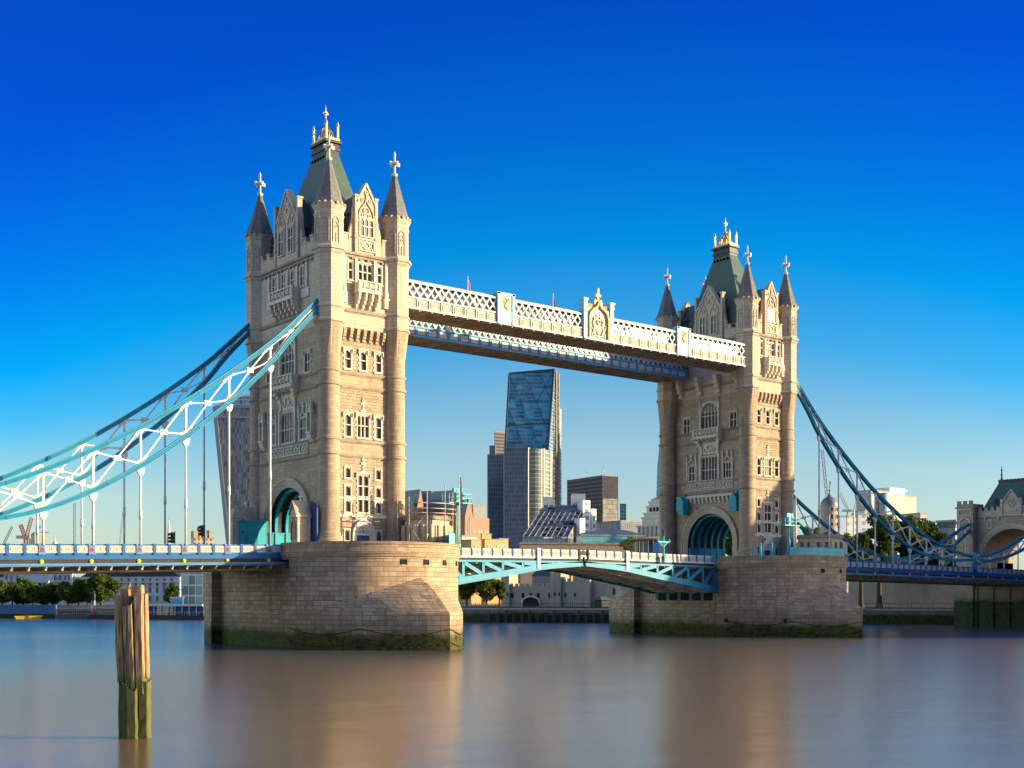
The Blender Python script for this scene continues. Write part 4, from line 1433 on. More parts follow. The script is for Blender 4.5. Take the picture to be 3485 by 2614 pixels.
SL = .0249
t, ZRl, xml = side_span(-95, -11.1, 13.13-SL*83.9, SL, 'long blue road span with white panels and gold bosses leading left from the nearer tower')
HL = [-13.7-5.65*k for k in range(10)]
xs = sorted([-13.7-1.883*k for k in range(-1, 24)])
rail_run(t, xs, ZRl, xml, 9.2, SL, lambda k: (len(xs)-1-k-1) % 3 == 0)
bosses(t, [x for x in HL if x > -60], ZRl, xml, 9.2)
SR = -.0126
t2, ZRr, xmr = side_span(94, 178.6, 13.36, SR, 'blue road span in shade running right from the farther tower to the bank')
HRt = [97.0+5.65*k for k in range(9)]
xs2 = [95.1+1.883*k for k in range(44)]
rail_run(t2, xs2, ZRr, xmr, 9.2, SR, lambda k: (k-1) % 3 == 0)
bosses(t2, [97.0+5.65*k for k in range(13)], ZRr, xmr, 9.2)
# ------------------------------------------------------------------ suspension chains
UP = [(2.0, 49.2), (5.5, 46.0), (10.2, 41.45), (13.6, 38.35), (19.25, 33.95), (24.9, 30.0), (30.55, 26.4), (36.2, 23.35), (41.85, 20.6), (47.5, 18.4), (53.15, 16.7), (58.8, 15.5), (63.9, 14.85)]
LO = [(2.0, 48.6), (5.5, 45.0), (10.2, 40.0), (13.6, 35.85), (19.25, 30.4), (24.9, 25.75), (30.55, 21.85), (36.2, 18.65), (41.85, 16.25), (47.5, 14.85), (53.15, 14.15), (58.8, 13.95), (63.9, 14.2)]
UP2 = [(66.9, 14.9), (71.0, 15.5), (76.4, 16.75), (81.1, 18.5), (86, 20.3), (91, 22.4), (96.5, 24.4)]
LO2 = [(66.9, 14.25), (71.0, 14.1), (76.4, 14.9), (81.1, 16.0), (86, 17.6), (91, 20.2), (96.5, 23.4)]
def interp(T, s):
    for (a, za), (b, zb) in zip(T[:-1], T[1:]):
        if a <= s <= b:
            return za+(zb-za)*(s-a)/(b-a)
    return T[-1][1]
def smooth(T, n=3):
    """Catmull-Rom through the surveyed points"""
    out = []
    for k in range(len(T)-1):
        p0, p1, p2, p3 = T[max(0, k-1)], T[k], T[k+1], T[min(len(T)-1, k+2)]
        for q in range(n):
            f = q/n
            out.append(tuple(.5*((2*p1[i])+(-p0[i]+p2[i])*f+(2*p0[i]-5*p1[i]+4*p2[i]-p3[i])*f*f+(-p0[i]+3*p1[i]-3*p2[i]+p3[i])*f**3) for i in (0, 1)))
    return out+[T[-1]]
def chain(xo, sg, y, label, railz, hang, mats, steps, group=None):
    t = thing('suspension_chain', label, 'chain', (xo+sg*30, y, 13))
    X = lambda s: xo+sg*s-(xo+sg*30)
    Z = lambda z: z-13
    yo = -1 if y < 0 else 1
    def chord(mbw, mbf, T):
        S = smooth(T)
        pts = [Vector((X(a), 0, Z(za))) for a, za in S]
        nrm = []
        for k in range(len(pts)):
            d = (pts[min(k+1, len(pts)-1)]-pts[max(k-1, 0)]).normalized()
            n = Vector((-d.z, 0, d.x))
            nrm.append(n if n.z > 0 else -n)
        def sweep(mb, y0, y1, h0, h1):
            rings = [[tuple(p+n*h+Vector((0, y, 0))) for y, h in ((y0, h0), (y1, h0), (y1, h1), (y0, h1))] for p, n in zip(pts, nrm)]
            for r0, r1 in zip(rings[:-1], rings[1:]):
                for k in range(4):
                    j = (k+1) % 4
                    mb.face([r0[k], r0[j], r1[j], r1[k]])
            mb.face(rings[0])
            mb.face(rings[-1][::-1])
        sweep(mbw, -.2, .2, -.2, .2)
        sweep(mbw, -.25, .25, -.05, .05)
        sweep(mbf, -.28, .28, .2, .27)
        sweep(mbf, -.28, .28, -.27, -.2)
        for k in range(2, len(pts)-1, 6):          # riveted cover plates
            p, q = pts[k]-(pts[k+1]-pts[k]).normalized()*.35, pts[k]+(pts[k+1]-pts[k]).normalized()*.35
            mbw.beam(p, q, .53, .39)
    for nm, T in (('upper_chord', UP), ('lower_chord', LO)):
        a, b = MB(), MB()
        chord(a, b, T)
        o = a.build(nm, mats[0], t)
        b.build('flange', mats[1], o)
    H = [13.6+5.65*k for k in range(9)]
    def ends(s): return interp(UP, s), interp(LO, s)
    for k, s in enumerate(H):
        zu, zl = ends(s)
        mb = MB()
        mb.beam((X(s), 0, Z(zl+.2)), (X(s), 0, Z(zu-.2)), .26, .24)
        for zz, d in ((zl+.45, 1), (zu-.45, -1)):
            if zu-zl > 1.2:
                mb.prism([(X(s)-.3, -.11), (X(s)+.3, -.11), (X(s)+.3, .11), (X(s)-.3, .11)], Z(zz-.2), Z(zz+.2))
        mb.build('vertical_strut', M['white'], t)
    HH = [7.6]+H+[58.8]
    for a, b in zip(HH[:-1], HH[1:]):
        ua, la = ends(a)
        ub, lb = ends(b)
        if ua-la < 1.0 and a < 10: 
            la, ua = la, ua
        mb = MB()
        pA, pB = Vector((X(a), 0, Z(ua-.25))), Vector((X(b), 0, Z(lb+.25)))
        pC, pD = Vector((X(a), 0, Z(la+.25))), Vector((X(b), 0, Z(ub-.25)))
        c = (pA+pB+pC+pD)/4
        for p in (pA, pB, pC, pD):
            if (p-c).length > .4:
                mb.beam(p, c, .16, .18)
                mb.beam(p+(c-p)*.0, p+(c-p)*.26, .21, .32)
        mb.prism([(c.x-.45, -.14), (c.x+.45, -.14), (c.x+.45, .14), (c.x-.45, .14)], c.z-.3, c.z+.3)
        mb.build('cross_brace', M['white'], t)
    for k in range(hang):
        s = 13.6+5.65*k
        zu, zl = ends(s)
        zr = railz(xo+sg*s)
        if zl-.3 < zr+.3: continue
        mb = MB()
        mb.fpoly(lambda u, z, d: (X(s)+u, d, Z(z)), [(-.5, zl-.25), (.5, zl-.25), (.42, zl-.75), (.2, zl-1.15), (-.2, zl-1.15), (-.42, zl-.75)], -.16, .16)
        zb = zr-.1
        mb.tube((X(s), 0, Z(zl-.9)), (X(s), 0, Z(zb)), .14, n=8)
        zm = zb+(zl-zb)*.38
        if zl-zb > 4:
            mb.tube((X(s), 0, Z(zm-.55)), (X(s), 0, Z(zm+.55)), .2, n=8)
        mb.build('hanger', M['white'], t)
    if steps:
        mb = MB()                     # the pinned joint with its red and white roundel
        mb.lathe(0, 0, [(.01, -.42), (1.05, -.42), (1.05, .42), (.01, .42)], 24)
        mb.v = [(X(65.4)+a*.8, c, Z(14.55)+b*1.15) for a, b, c in mb.v]
        j = mb.build('pinned_joint', mats[0], t)
        for r, d, mm in ((.78, .46, 'white'), (.42, .50, 'red')):
            mb = MB()
            mb.lathe(0, 0, [(.01, -d), (r, -d), (r, d), (.01, d)], 20)
            mb.v = [(X(65.4)+a*.8, c, Z(14.55)+b*1.15) for a, b, c in mb.v]
            mb.build('roundel', M[mm], j)
        mb = MB()
        mb.box(X(65.4)-.7, -.5, Z(12.2), X(65.4)+.7, .5, Z(13.5))
        mb.box(X(65.4)-.85, -.6, Z(13.3), X(65.4)+.85, .6, Z(13.55))
        jp = mb.build('joint_pedestal', M['blue'], t)
        if y < 0:
            fz = lambda u, z, d: (X(65.4)+u, -.52-d, Z(z))
            mb = MB()
            mb.fbox(fz, -.75, 11.3, -.4, .95, 13.3, .06)
            mb.build('pier_face', M['blue'], jp)
            mb = MB()
            mb.fbox(fz, -.45, 11.75, .06, .65, 13.05, .1)
            mb.strip(fz, arc(.1, 12.35, .26, 200, 340, 8), .1, .1, .13)
            cp = mb.build('crest_plate', M['white'], jp)
            mb = MB()
            mb.strip(fz, arc(.1, 12.42, .27, 0, 180, 8), .12, .1, .14)
            mb.fbox(fz, .04, 11.85, .1, .16, 12.4, .145)
            mb.fpoly(fz, [(-.12, 12.3), (.32, 12.3), (.22, 12.55), (-.02, 12.55)], .1, .15)
            mb.build('crest', plain('crest_red', (.22, .03, .05), .6), jp)
        for nm, T in (('upper_chord', UP2), ('lower_chord', LO2)):
            a, b = MB(), MB()
            chord(a, b, T)
            o = a.build(nm, mats[0], t)
            b.build('flange', mats[1], o)
        u2 = lambda s: interp(UP2, s)
        l2 = lambda s: interp(LO2, s)
        HS = [70.5, 76.2, 81.8, 87.5, 92.5]
        for s in HS:
            mb = MB()
            mb.beam((X(s), 0, Z(l2(s)+.2)), (X(s), 0, Z(u2(s)-.2)), .24, .22)
            mb.build('vertical_strut', M['white'], t)
            mb = MB()
            mb.tube((X(s), 0, Z(l2(s)-.3)), (X(s), 0, Z(railz(xo+sg*s)-.1)), .13, n=8)
            mb.build('hanger', M['white'], t)
        for a, b in zip([67.2]+HS[:-1], HS):
            mb = MB()
            pA, pB = Vector((X(a), 0, Z(u2(a)-.2))), Vector((X(b), 0, Z(l2(b)+.2)))
            pC, pD = Vector((X(a), 0, Z(l2(a)+.2))), Vector((X(b), 0, Z(u2(b)-.2)))
            mb.beam(pA, pB, .2, .24)
            mb.beam(pC, pD, .18, .24)
            mb.build('cross_brace', M['white'], t)
    return t
M['chaindark'] = plain('chain_teal', (.016, .27, .34), .4, var=.2, scale=.5, streak=.2)
zl_ = lambda x: ZRl(x)+10
zr_ = lambda x: ZRr(x)+10
chain(0, -1, -9.45, 'near left suspension chain, bright turquoise with white braces, on the big tower', zl_, 9, (M['chain'], M['chainlite']), False)
chain(0, -1, 9.45, 'far left suspension chain, its upper end dark blue in the big tower\'s shade', zl_, 9, (M['chain'], M['chainlite']), False)
chain(82.3+.9, 1, -9.45, 'near right teal suspension chain with large red roundel at its lowest joint', zr_, 9, (M['chaindark'], M['chain']), True)
chain(82.3+.9, 1, 9.45, 'far right teal suspension chain seen low behind the cabin and trees', zr_, 9, (M['chaindark'], M['chain']), True)

# ------------------------------------------------------------------ bascules
def bascule(sg, label):
    xo, xi = 11.4, 40.95
    t = thing('bascule_leaf', label, 'bascule', (41.15-sg*15, 0, 8), 0, 'opening road leaves of the bridge')
    ox = 41.15-sg*15
    W = 7.6
    XX = lambda s: (41.15-sg*s)-ox          # s = distance from the centre joint
    ZT = lambda s: 13.72-.0105*s-8+(.000 if s < 1 else 0)
    ZB = lambda s: interp([(0, 11.35), (8, 10.75), (16.1, 9.5), (24, 8.35), (31, 7.1)], s)-8
    def run(mb, a, b, y0, y1, fa, fb):
        A = [(XX(a), y0, fa(a)), (XX(b), y0, fa(b)), (XX(b), y1, fa(b)), (XX(a), y1, fa(a))]
        B_ = [(XX(a), y0, fb(a)), (XX(b), y0, fb(b)), (XX(b), y1, fb(b)), (XX(a), y1, fb(a))]
        mb.hexa(A, B_)
    mb = MB()
    run(mb, .15, 29.6, -W+.1, W-.1, lambda s: ZT(s)-1.65, lambda s: ZT(s)-1.15)
    mb.build('roadway', M['asphalt'], t)
    for s_ in (-1, 1):
        mb = MB()
        y, i = s_*W, -s_
        run(mb, .25, 29.6, y+i*.2, y, lambda s: ZT(s)-.16, lambda s: ZT(s))
        run(mb, .25, 29.6, y+i*.25, y-i*.08, lambda s: ZT(s)-1.35, lambda s: ZT(s)-1.0)
        mb.build('parapet_beam', M['white'], t)
    for s_ in (-1, 1):
        mb = MB()
        y, i = s_*W, -s_
        run(mb, .2, 29.6, y+i*.3, y-i*.02, lambda s: ZT(s)-1.7, lambda s: ZT(s)-1.35)
        mb.build('kerb_beam', M['dark'], t)
    Vx = [3.0, 6.4, 9.2, 12.2, 16.0, 19.6, 23.2, 26.8, 29.9]
    for q, y in enumerate((-W, -2.6, 2.6, W)):
        mb = MB()
        y0, y1 = y-.22, y+.22
        S = [0.3, 3, 6.4, 9.2, 12.2, 16, 19.6, 23.2, 26.8, 30.6]
        for a, b in zip(S[:-1], S[1:]):
            run(mb, a, b, y0-.12, y1+.12, lambda s: ZB(s)-.1, lambda s: ZB(s)+.02)
            run(mb, a, b, y0, y1, lambda s: ZB(s)+.02, lambda s: ZB(s)+.66+.01*s)
            run(mb, a, b, y0, y1, lambda s: ZT(s)-1.98, lambda s: ZT(s)-1.71)
        mb.hexa([(XX(.3), y0, ZB(.3)+.6), (XX(9.2), y0, ZB(9.2)+.6), (XX(9.2), y1, ZB(9.2)+.6), (XX(.3), y1, ZB(.3)+.6)],
                [(XX(.3), y0, ZT(.3)-1.9), (XX(5.5), y0, ZT(5.5)-1.9), (XX(5.5), y1, ZT(5.5)-1.9), (XX(.3), y1, ZT(.3)-1.9)]) if ZT(0)-1.9 > ZB(0)+.6 else None
        for k, s in enumerate(Vx):
            if ZT(s)-1.98 < ZB(s)+.7: continue
            wv = .42
            mb.hexa([(XX(s-wv/2), y0+.02, ZB(s)+.5), (XX(s+wv/2), y0+.02, ZB(s)+.5), (XX(s+wv/2), y1-.02, ZB(s)+.5), (XX(s-wv/2), y1-.02, ZB(s)+.5)],
                    [(XX(s-wv/2), y0+.02, ZT(s)-1.9), (XX(s+wv/2), y0+.02, ZT(s)-1.9), (XX(s+wv/2), y1-.02, ZT(s)-1.9), (XX(s-wv/2), y1-.02, ZT(s)-1.9)])
            if k and ZT(s)-2 > ZB(Vx[k-1])+.9:
                a = Vx[k-1]
                mb.beam((XX(s), y, ZT(s)-2.0), (XX(a), y, ZB(a)+.7), .4, .55)
        mb.build('girder', M['turqb'] if q in (0, 3) else M['girder'], t)
    mb = MB()
    for k, s in enumerate([2+2.3*j for j in range(13)]):
        run(mb, s-.12, s+.12, -W+.25, W-.25, lambda q: ZB(q)+.1, lambda q: ZB(q)+.38)
        run(mb, s-.1, s+.1, -W+.25, W-.25, lambda q: ZT(q)-2.2, lambda q: ZT(q)-1.72)
    for a, b in ((-W, -2.6), (-2.6, 2.6), (2.6, W)):
        for j in range(7):
            s = 2+4.2*j
            mb.beam((XX(s), a+.3, ZB(s)+.2), (XX(s+4.2), b-.3, ZB(s+4.2)+.2), .14, .14)
            mb.beam((XX(s), b-.3, ZB(s)+.22), (XX(s+4.2), a+.3, ZB(s+4.2)+.22), .14, .14)
    mb.build('cross_beam', M['girder'], t)
    xs = [ox+XX(.9+1.883*k) for k in range(16)]
    ZRb = lambda x: ZT(abs(x-41.15))
    slope = .0105 if sg > 0 else -.0105
    for s_ in (-1, 1):
        for k, x in enumerate(xs):
            put(RW if k else RD, t, x-ox, s_*W, ZRb(x), s_ > 0, slope if s_ < 0 else -slope)
            if k < len(xs)-1:
                xp = (x+xs[k+1])/2
                put(RP, t, xp-ox, s_*W, ZRb(xp), s_ > 0, slope if s_ < 0 else -slope)
    mb = MB()
    mb.box(XX(9.2)-.3, -W-.34, 10.75-8, XX(9.2)+.3, -W-.14, 13.75-8)
    mb.box(XX(9.2)-.36, -W-.38, 13.55-8, XX(9.2)+.36, -W-.10, 13.8-8)
    mb.build('clearance_board', M['white'], t)
    return t
M['turqb'] = plain('bascule_turquoise', (.03, .26, .38), .45, var=.15, scale=.6, streak=.2)
fnp = lambda u, z, d: (u, -d, z)
mb = MB()
mb.fbox(fnp, -.07, -1.15, -.1, .07, 0, .16)
RW = mb.build('railing_post', M['blue'])
mb = MB()
mb.fbox(fnp, -.16, -1.9, -.1, .16, .12, .2)
mb.fbox(fnp, -.3, -1.8, -.06, -.16, -.1, .1)
RD = mb.build('railing_post', M['dark'])
bascule(1, 'left leaf of the turquoise opening bridge, joined to the nearer pier')
bascule(-1, 'right leaf of the turquoise opening bridge, running down to the farther pier')
for o in (RT, RS, RP, RA, RB, RW, RD):
    bpy.data.objects.remove(o)

# ------------------------------------------------------------------ north abutment tower
def abutment():
    X = 179.2
    t = thing('abutment_tower', 'grey stone gatehouse tower with wide arch and slate roof at the right edge', 'gatehouse', (X, 0, 3.5))
    P = lambda z: z-3.5
    fn = lambda u, z, d: (-d, -u, P(z))
    mb = MB()
    wall_face(mb, fn, -11.5, 11.5, 3.0, 25.3, [(-.0-5.9, -5.2, 22.6, 24.2), (5.2, 5.9, 22.6, 24.2)], arch=(7.6, 12.0, 14.6))
    mb.box(7, -11.4, P(3), 14, -7.6, P(25.3))
    mb.box(7, 7.6, P(3), 14, 11.4, P(25.3))
    mb.box(.0, -11.5, P(3), 7, -11.2, P(25.3))
    mb.box(.0, 11.2, P(3), 7, 11.5, P(25.3))
    mb.box(.05, -11.4, P(22.5), 14, 11.4, P(25.3))
    mb.build('wall', M['ashlar'], t)
    for sgn in (-1, 1):
        mb = MB()
        y = 10.6*sgn
        mb.box(-1.9, y-2.1, P(9.25), 2.5, y+2.1, P(24.0))
        mb.box(-2.1, y-2.3, P(23.6), 2.7, y+2.3, P(24.1))
        mb.box(-1.9, y-2.1, P(24.1), 2.5, y+2.1, P(28.2))
        mb.box(-2.15, y-2.35, P(27.2), 2.75, y+2.35, P(27.6))
        for a in (-1.5, 0, 1.5):
            mb.box(-2.1, y+a-.4, P(28.2), -1.6, y+a+.4, P(28.95))
        mb.box(-2.0, y-1.2, P(22.0), -1.7, y+1.2, P(23.6))
        o = mb.build('corner_turret', M['ashlar'], t)
        mb = MB()
        fz = lambda u, z, d: (-1.9-d, y-u, P(z))
        mb.strip(fz, [(-1.3, 22.6), (-1.3, 24.3), (0, 25.2), (1.3, 24.3), (1.3, 22.6)], .3, 0, .3)
        mb.strip(fz, [(-1.6, 25.6), (1.6, 25.6), (1.6, 27.0), (-1.6, 27.0), (-1.6, 25.6)], .2, 0, .15)
        mb.build('carved_panel', M['pale'], o)
    mb = MB()
    mb.fbox(fn, -8.4, 25.0, -.02, 8.4, 25.4, .35)
    mb.fbox(fn, -8.4, 25.4, -.3, 8.4, 26.5, .15)
    k = -8.2
    while k < 8:
        mb.fbox(fn, k, 26.5, -.3, k+.75, 27.15, .15)
        mb.fbox(fn, k-.05, 27.15, -.35, k+.8, 27.3, .25)
        k += 1.5
    for u in (-6.5, -3.2, 3.2, 6.5):
        corbel(mb, fn, u, 25.0, 24.0, .5, .4)
    mb.build('battlement', M['dressed'], t)
    mb = MB()
    mb.fpoly(fn, [(-2.3, 25.4), (2.3, 25.4), (2.3, 28.2), (0, 31.1), (-2.3, 28.2)], -.3, .35)
    for s in (-1, 1):
        mb.fbox(fn, s*2.3-.3, 25.4, -.2, s*2.3+.3, 29.0, .55)
    mb.strip(fn, [(-2.2, 28.1), (0, 31.0), (2.2, 28.1)], .3, .3, .6)
    mb.strip(fn, arc(0, 28.0, .9, 0, 360, 14), .22, .3, .5)
    mb.strip(fn, [(-.5, 28.5), (.5, 27.5)], .2, .3, .52)
    mb.strip(fn, [(.5, 28.5), (-.5, 27.5)], .2, .3, .525)
    mb.fbox(fn, -1.4, 25.9, .3, 1.4, 26.5, .5)
    mb.build('gable', M['dressed'], t)
    mb = MB()
    b = [(1.0, -9.0, P(25.3)), (13, -9.0, P(25.3)), (13, 9.0, P(25.3)), (1.0, 9.0, P(25.3))]
    tt = [(5.6, -6.4, P(33.3)), (8.0, -6.4, P(33.3)), (8.0, 6.4, P(33.3)), (5.6, 6.4, P(33.3))]
    for k in range(4):
        j = (k+1) % 4
        mb.face([b[k], b[j], tt[j], tt[k]])
    r = mb.build('roof', M['slate'], t)
    mb = MB()
    mb.box(5.5, -6.5, P(33.3), 8.1, 6.5, P(33.75))
    for k in range(14):
        mb.box(5.45, -6.3+k*.95, P(33.75), 8.1, -5.9+k*.95, P(34.0))
    mb.build('ridge_cresting', M['lead'], r)
    for y in (-6.4, 6.4):
        mb = MB()
        mb.lathe(6.8, y, [(.5, P(33.5)), (.2, P(34.4)), (.14, P(35.2)), (.32, P(35.35)), (.14, P(35.5)), (.12, P(36.2)), (.3, P(36.35)), (.1, P(36.5)), (.04, P(37.4))], 8)
        mb.build('finial', M['lead'], r)
    for y in (4.2, -4.2):
        mb = MB()
        mb.box(1.2, y-.8, P(26.8), 4.2, y+.8, P(28.3))
        mb.hexa([(1.0, y-1.0, P(28.3)), (5, y-1.0, P(28.3)), (5, y+1.0, P(28.3)), (1.0, y+1.0, P(28.3))], [(1.8, y-.9, P(29.3)), (5, y-.9, P(29.3)), (5, y+.9, P(29.3)), (1.8, y+.9, P(29.3))])
        mb.build('dormer', M['lead'], r)
    mb = MB()
    for rr, d in ((8.5, .4), (8.1, .28), (7.75, .14)):
        mb.strip(fn, [(rr, 10), (rr, 14.6)]+arc(0, 14.6, rr, 0, 180, 24)[1:-1]+[(-rr, 14.6), (-rr, 10)], .4, -.02, d)
    mb.build('archway', M['dressed'], t)
    mb = MB()
    pts = [(7.6, 3.5)]+arc(0, 14.6, 7.6, 0, 180, 24)+[(-7.6, 3.5)]
    for (a, za), (b_, zb) in zip(pts[:-1], pts[1:]):
        mb.face([(0, -a, P(za)), (14, -a, P(za)), (14, -b_, P(zb)), (0, -b_, P(zb))])
    mb.build('vault', M['ashlar'], t)
    mb = MB()
    mb.box(-1.5, -13, P(-1), 16, 13, P(9.2))
    for k in range(7):
        mb.box(-1.85, -12+4*k-.5, P(0), -1.4, -12+4*k+.5, P(8.8))
    mb.box(-2.3, 8.3, P(-1), 2.5, 13.2, P(9.24))
    mb.box(-1.9, -20, P(5.6), -1.6, 13, P(5.9))
    mb.build('podium', M['quay'], t)
    for u in (-5.55, 5.55):
        mb = MB()
        for p in ((u-.6, 22.4, u-.35, 24.4), (u+.35, 22.4, u+.6, 24.4), (u-.35, 24.2, u+.35, 24.4), (u-.35, 22.4, u+.35, 22.6)):
            mb.fbox(fn, p[0], p[1], -.05, p[2], p[3], .12)
        o = mb.build('window', M['pale'], t)
        mb = MB()
        mb.face([fn(u-.35, 22.6, -.3), fn(u+.35, 22.6, -.3), fn(u+.35, 24.2, -.3), fn(u-.35, 24.2, -.3)])
        mb.build('pane', M['pane'], o)
    return t
abutment()
# ------------------------------------------------------------------ things on the piers
PT = 12.36
def gate_pedestal(y, label):
    t = thing('gate_pedestal', label, 'stone pedestal', (-8.2, y, PT), 0, 'stone pedestals beside the archway')
    mb = MB()
    mb.box(-1.1, -.9, -.3, 1.1, .9, 1.2)
    mb.box(-.95, -.75, 1.2, .95, .75, 4.4)
    mb.box(-1.15, -.95, 4.4, 1.15, .95, 4.7)
    mb.hexa([(-1.1, -.9, 4.7), (1.1, -.9, 4.7), (1.1, .9, 4.7), (-1.1, .9, 4.7)], [(-1.0, -.06, 6.6), (1.0, -.06, 6.6), (1.0, .06, 6.6), (-1.0, .06, 6.6)])
    for s in (-1, 1):
        mb.box(s*.8-.16, -.98, 1.2, s*.8+.16, -.72, 4.4)
    mb.build('shrine', M['dressed'], t)
    f = lambda u, z, d: (-.95-d, -u, z)
    mb = MB()
    mb.fpoly(f, [(-.5, 1.6), (.5, 1.6), (.5, 3.4), (0, 4.1), (-.5, 3.4)], .01, .05)
    mb.strip(f, [(-.55, 1.5), (-.55, 3.4), (0, 4.2), (.55, 3.4), (.55, 1.5)], .16, 0, .16)
    mb.strip(f, [(-.9, 4.75), (0, 6.5), (.9, 4.75)], .2, .05, .3)
    mb.build('niche', M['trim'], t)
    mb = MB()
    mb.lathe(0, 0, [(.2, 6.5), (.1, 6.8), (.1, 7.4), (.02, 7.6)], 6)
    mb.box(-.1, -.34, 7.0, .1, .34, 7.2)
    mb.build('cross_finial', M['pale'], t)
gate_pedestal(-7.5, 'gabled stone pedestal with small cross right of the nearer archway')
gate_pedestal(7.6, 'gabled stone pedestal left of the nearer archway, half in sunlight')
t = thing('gate_screen', 'bright turquoise panelled screen wall beside the nearer archway', 'screen', (-8.6, 5.5, PT))
mb = MB()
mb.box(-2.1, -.12, -.2, 2.7, .12, 4.4)
mb.box(-2.2, -.2, 4.4, 2.7, .2, 4.6)
for k in range(4):
    mb.box(-2.1+1.55*k-.07, -.18, -.2, -2.1+1.55*k+.07, .18, 4.4)
mb.build('panel', M['turq'], t)
mb = MB()
mb.tube((-1.2, -.13, 3.0), (-1.2, -.24, 3.0), .18, n=10)
mb.build('red_knob', M['red'], t)
mb = MB()
mb.box(-2.9, -.5, -.2, -2.1, .5, 4.8)
mb.box(-3.0, -.6, 4.8, -1.0, .6, 5.1)
mb.hexa([(-2.9, -.5, 5.1), (-1.2, -.5, 5.1), (-1.2, .5, 5.1), (-2.9, .5, 5.1)], [(-2.6, -.4, 6.2), (-2.0, -.4, 6.2), (-2.0, .4, 6.2), (-2.6, .4, 6.2)])
mb.build('end_pier', M['dressed'], t)
t = thing('gate_screen', 'deep blue steel screen between pedestal and corner column', 'screen', (-7.0, -8.9, PT))
mb = MB()
mb.box(-.1, -.9, -.2, .1, .7, 5.6)
mb.hexa([(-.1, -.9, 5.6), (.1, -.9, 5.6), (.1, .7, 5.6), (-.1, .7, 5.6)], [(-.1, -.1, 6.3), (.1, -.1, 6.3), (.1, .7, 6.6), (-.1, .7, 6.6)])
mb.build('panel', M['navy'], t)

M['cabinglass'] = plain('cabin_glass', (.30, .24, .17), .3, var=.7, scale=1.2, spec=.4)
def cabin(x, y, r, h, label, n=8, rz=PI/8, sx=1, sy=1):
    t = thing('control_cabin', label, 'cabin', (x, y, PT))
    mb = MB()
    a8 = [(sx*r*math.cos(rz+2*PI*k/n), sy*r*math.sin(rz+2*PI*k/n)) for k in range(n)]
    b8 = [(p[0]*1.06, p[1]*1.06) for p in a8]
    mb.prism(a8, -.2, 1.4)
    mb.prism(a8, h-.7, h)
    for k in range(n):
        a, b = Vector((*a8[k], 0)), Vector((*a8[(k+1) % n], 0))
        for f in (0, .5):
            p = a.lerp(b, f)*.985
            wv = .36 if f else .42
            mb.box(p.x-wv, p.y-wv, 1.4, p.x+wv, p.y+wv, h-.7)
    mb.build('wall', M['dressed'], t)
    mb = MB()
    mb.prism([(p[0]*.93, p[1]*.93) for p in a8], 1.4, h-.7)
    mb.build('glazing', M['cabinglass'], t)
    mb = MB()
    mb.prism([(p[0]*1.1, p[1]*1.1) for p in a8], h, h+.25)
    mb.prism(b8, h+.25, h+.6)
    mb.build('roof', M['trim'], t)
    return t
cabin(7.6, -13.6, 3.0, 4.3, 'octagonal stone control cabin under scaffolding on the nearer pier')
t = thing('scaffold', 'wooden and steel tube scaffold round the control cabin roof', 'scaffold', (7.6, -13.6, PT))
mb = MB()
px = [(-4.2, -1.8), (-2.6, -3.6), (0, -4.0), (2.4, -3.2), (3.6, -.8), (-4.0, 1.2)]
for k, (x, y) in enumerate(px):
    mb.tube((x, y, -.2), (x, y, 7.2+.8*(k % 3)), .07, n=6)
for a, b in zip(px[:-1], px[1:]):
    if b == px[-1]: continue
    for z in (5.1, 5.7, 6.4):
        mb.tube((*a, z), (*b, z), .06, n=6)
mb.tube((*px[0], 2.5), (*px[1], 5.0), .055, n=6)
mb.tube((*px[1], 0), (*px[0], 3.5), .055, n=6)
mb.tube((*px[5], 5.7), (*px[0], 5.7), .06, n=6)
mb.build('pole', M['tubewood'] if 'tubewood' in M else plain('scaffold_tube', (.50, .38, .24), .6), t)
mb = MB()
mb.tube((*px[1], -.15), (*px[1], 2.4), .1, n=6)
mb.tube((*px[1], 2.2), (px[1][0]+.2, px[1][1], 2.2), .08, n=6)
mb.tube((px[1][0]+.2, px[1][1], 0), (px[1][0]+1.1, px[1][1]-.1, 2.0), .08, n=6)
mb.build('yellow_sleeve', plain('yellow_sleeve', (.75, .58, .02), .5), t)
def deck_screen(an0, an1, rad, xo, label, h=1.5, n=8):
    t = thing('terrace_screen', label, 'railing', (xo, -11, 13.3))
    M_ = MB()
    g = MB()
    pts = [(rad*math.cos(R(an0+(an1-an0)*k/n)), rad*math.sin(R(an0+(an1-an0)*k/n))) for k in range(n+1)]
    for a, b in zip(pts[:-1], pts[1:]):
        g.hexa([(a[0], a[1], .05), (b[0], b[1], .05), (b[0]*1.004, b[1]*1.004, .05), (a[0]*1.004, a[1]*1.004, .05)], [(a[0], a[1], h-.05), (b[0], b[1], h-.05), (b[0]*1.004, b[1]*1.004, h-.05), (a[0]*1.004, a[1]*1.004, h-.05)])
        M_.tube((*a, h), (*b, h), .05, n=6)
        M_.tube((*a, h*.5), (*b, h*.5), .035, n=6)
    for a in pts:
        M_.tube((*a, -.6), (*a, h), .06, n=6)
    g.build('mesh_panel', M['screen'], t)
    M_.build('frame', M['turq'], t)
M['screen'] = plain('screen_mesh', (.16, .44, .46), .5, var=.2)
deck_screen(-57, -18, 11.3, 0, 'turquoise mesh railing on the sunlit right rim of the nearer pier')
deck_screen(-160, -158, 11.6, 82.3, 'short turquoise bollard rail at the left rim of the farther pier', .9, 1)
deck_screen(-128, -52, 11.7, 82.3, 'long blue mesh railing round the rim of the farther pier', 1.35, 12)
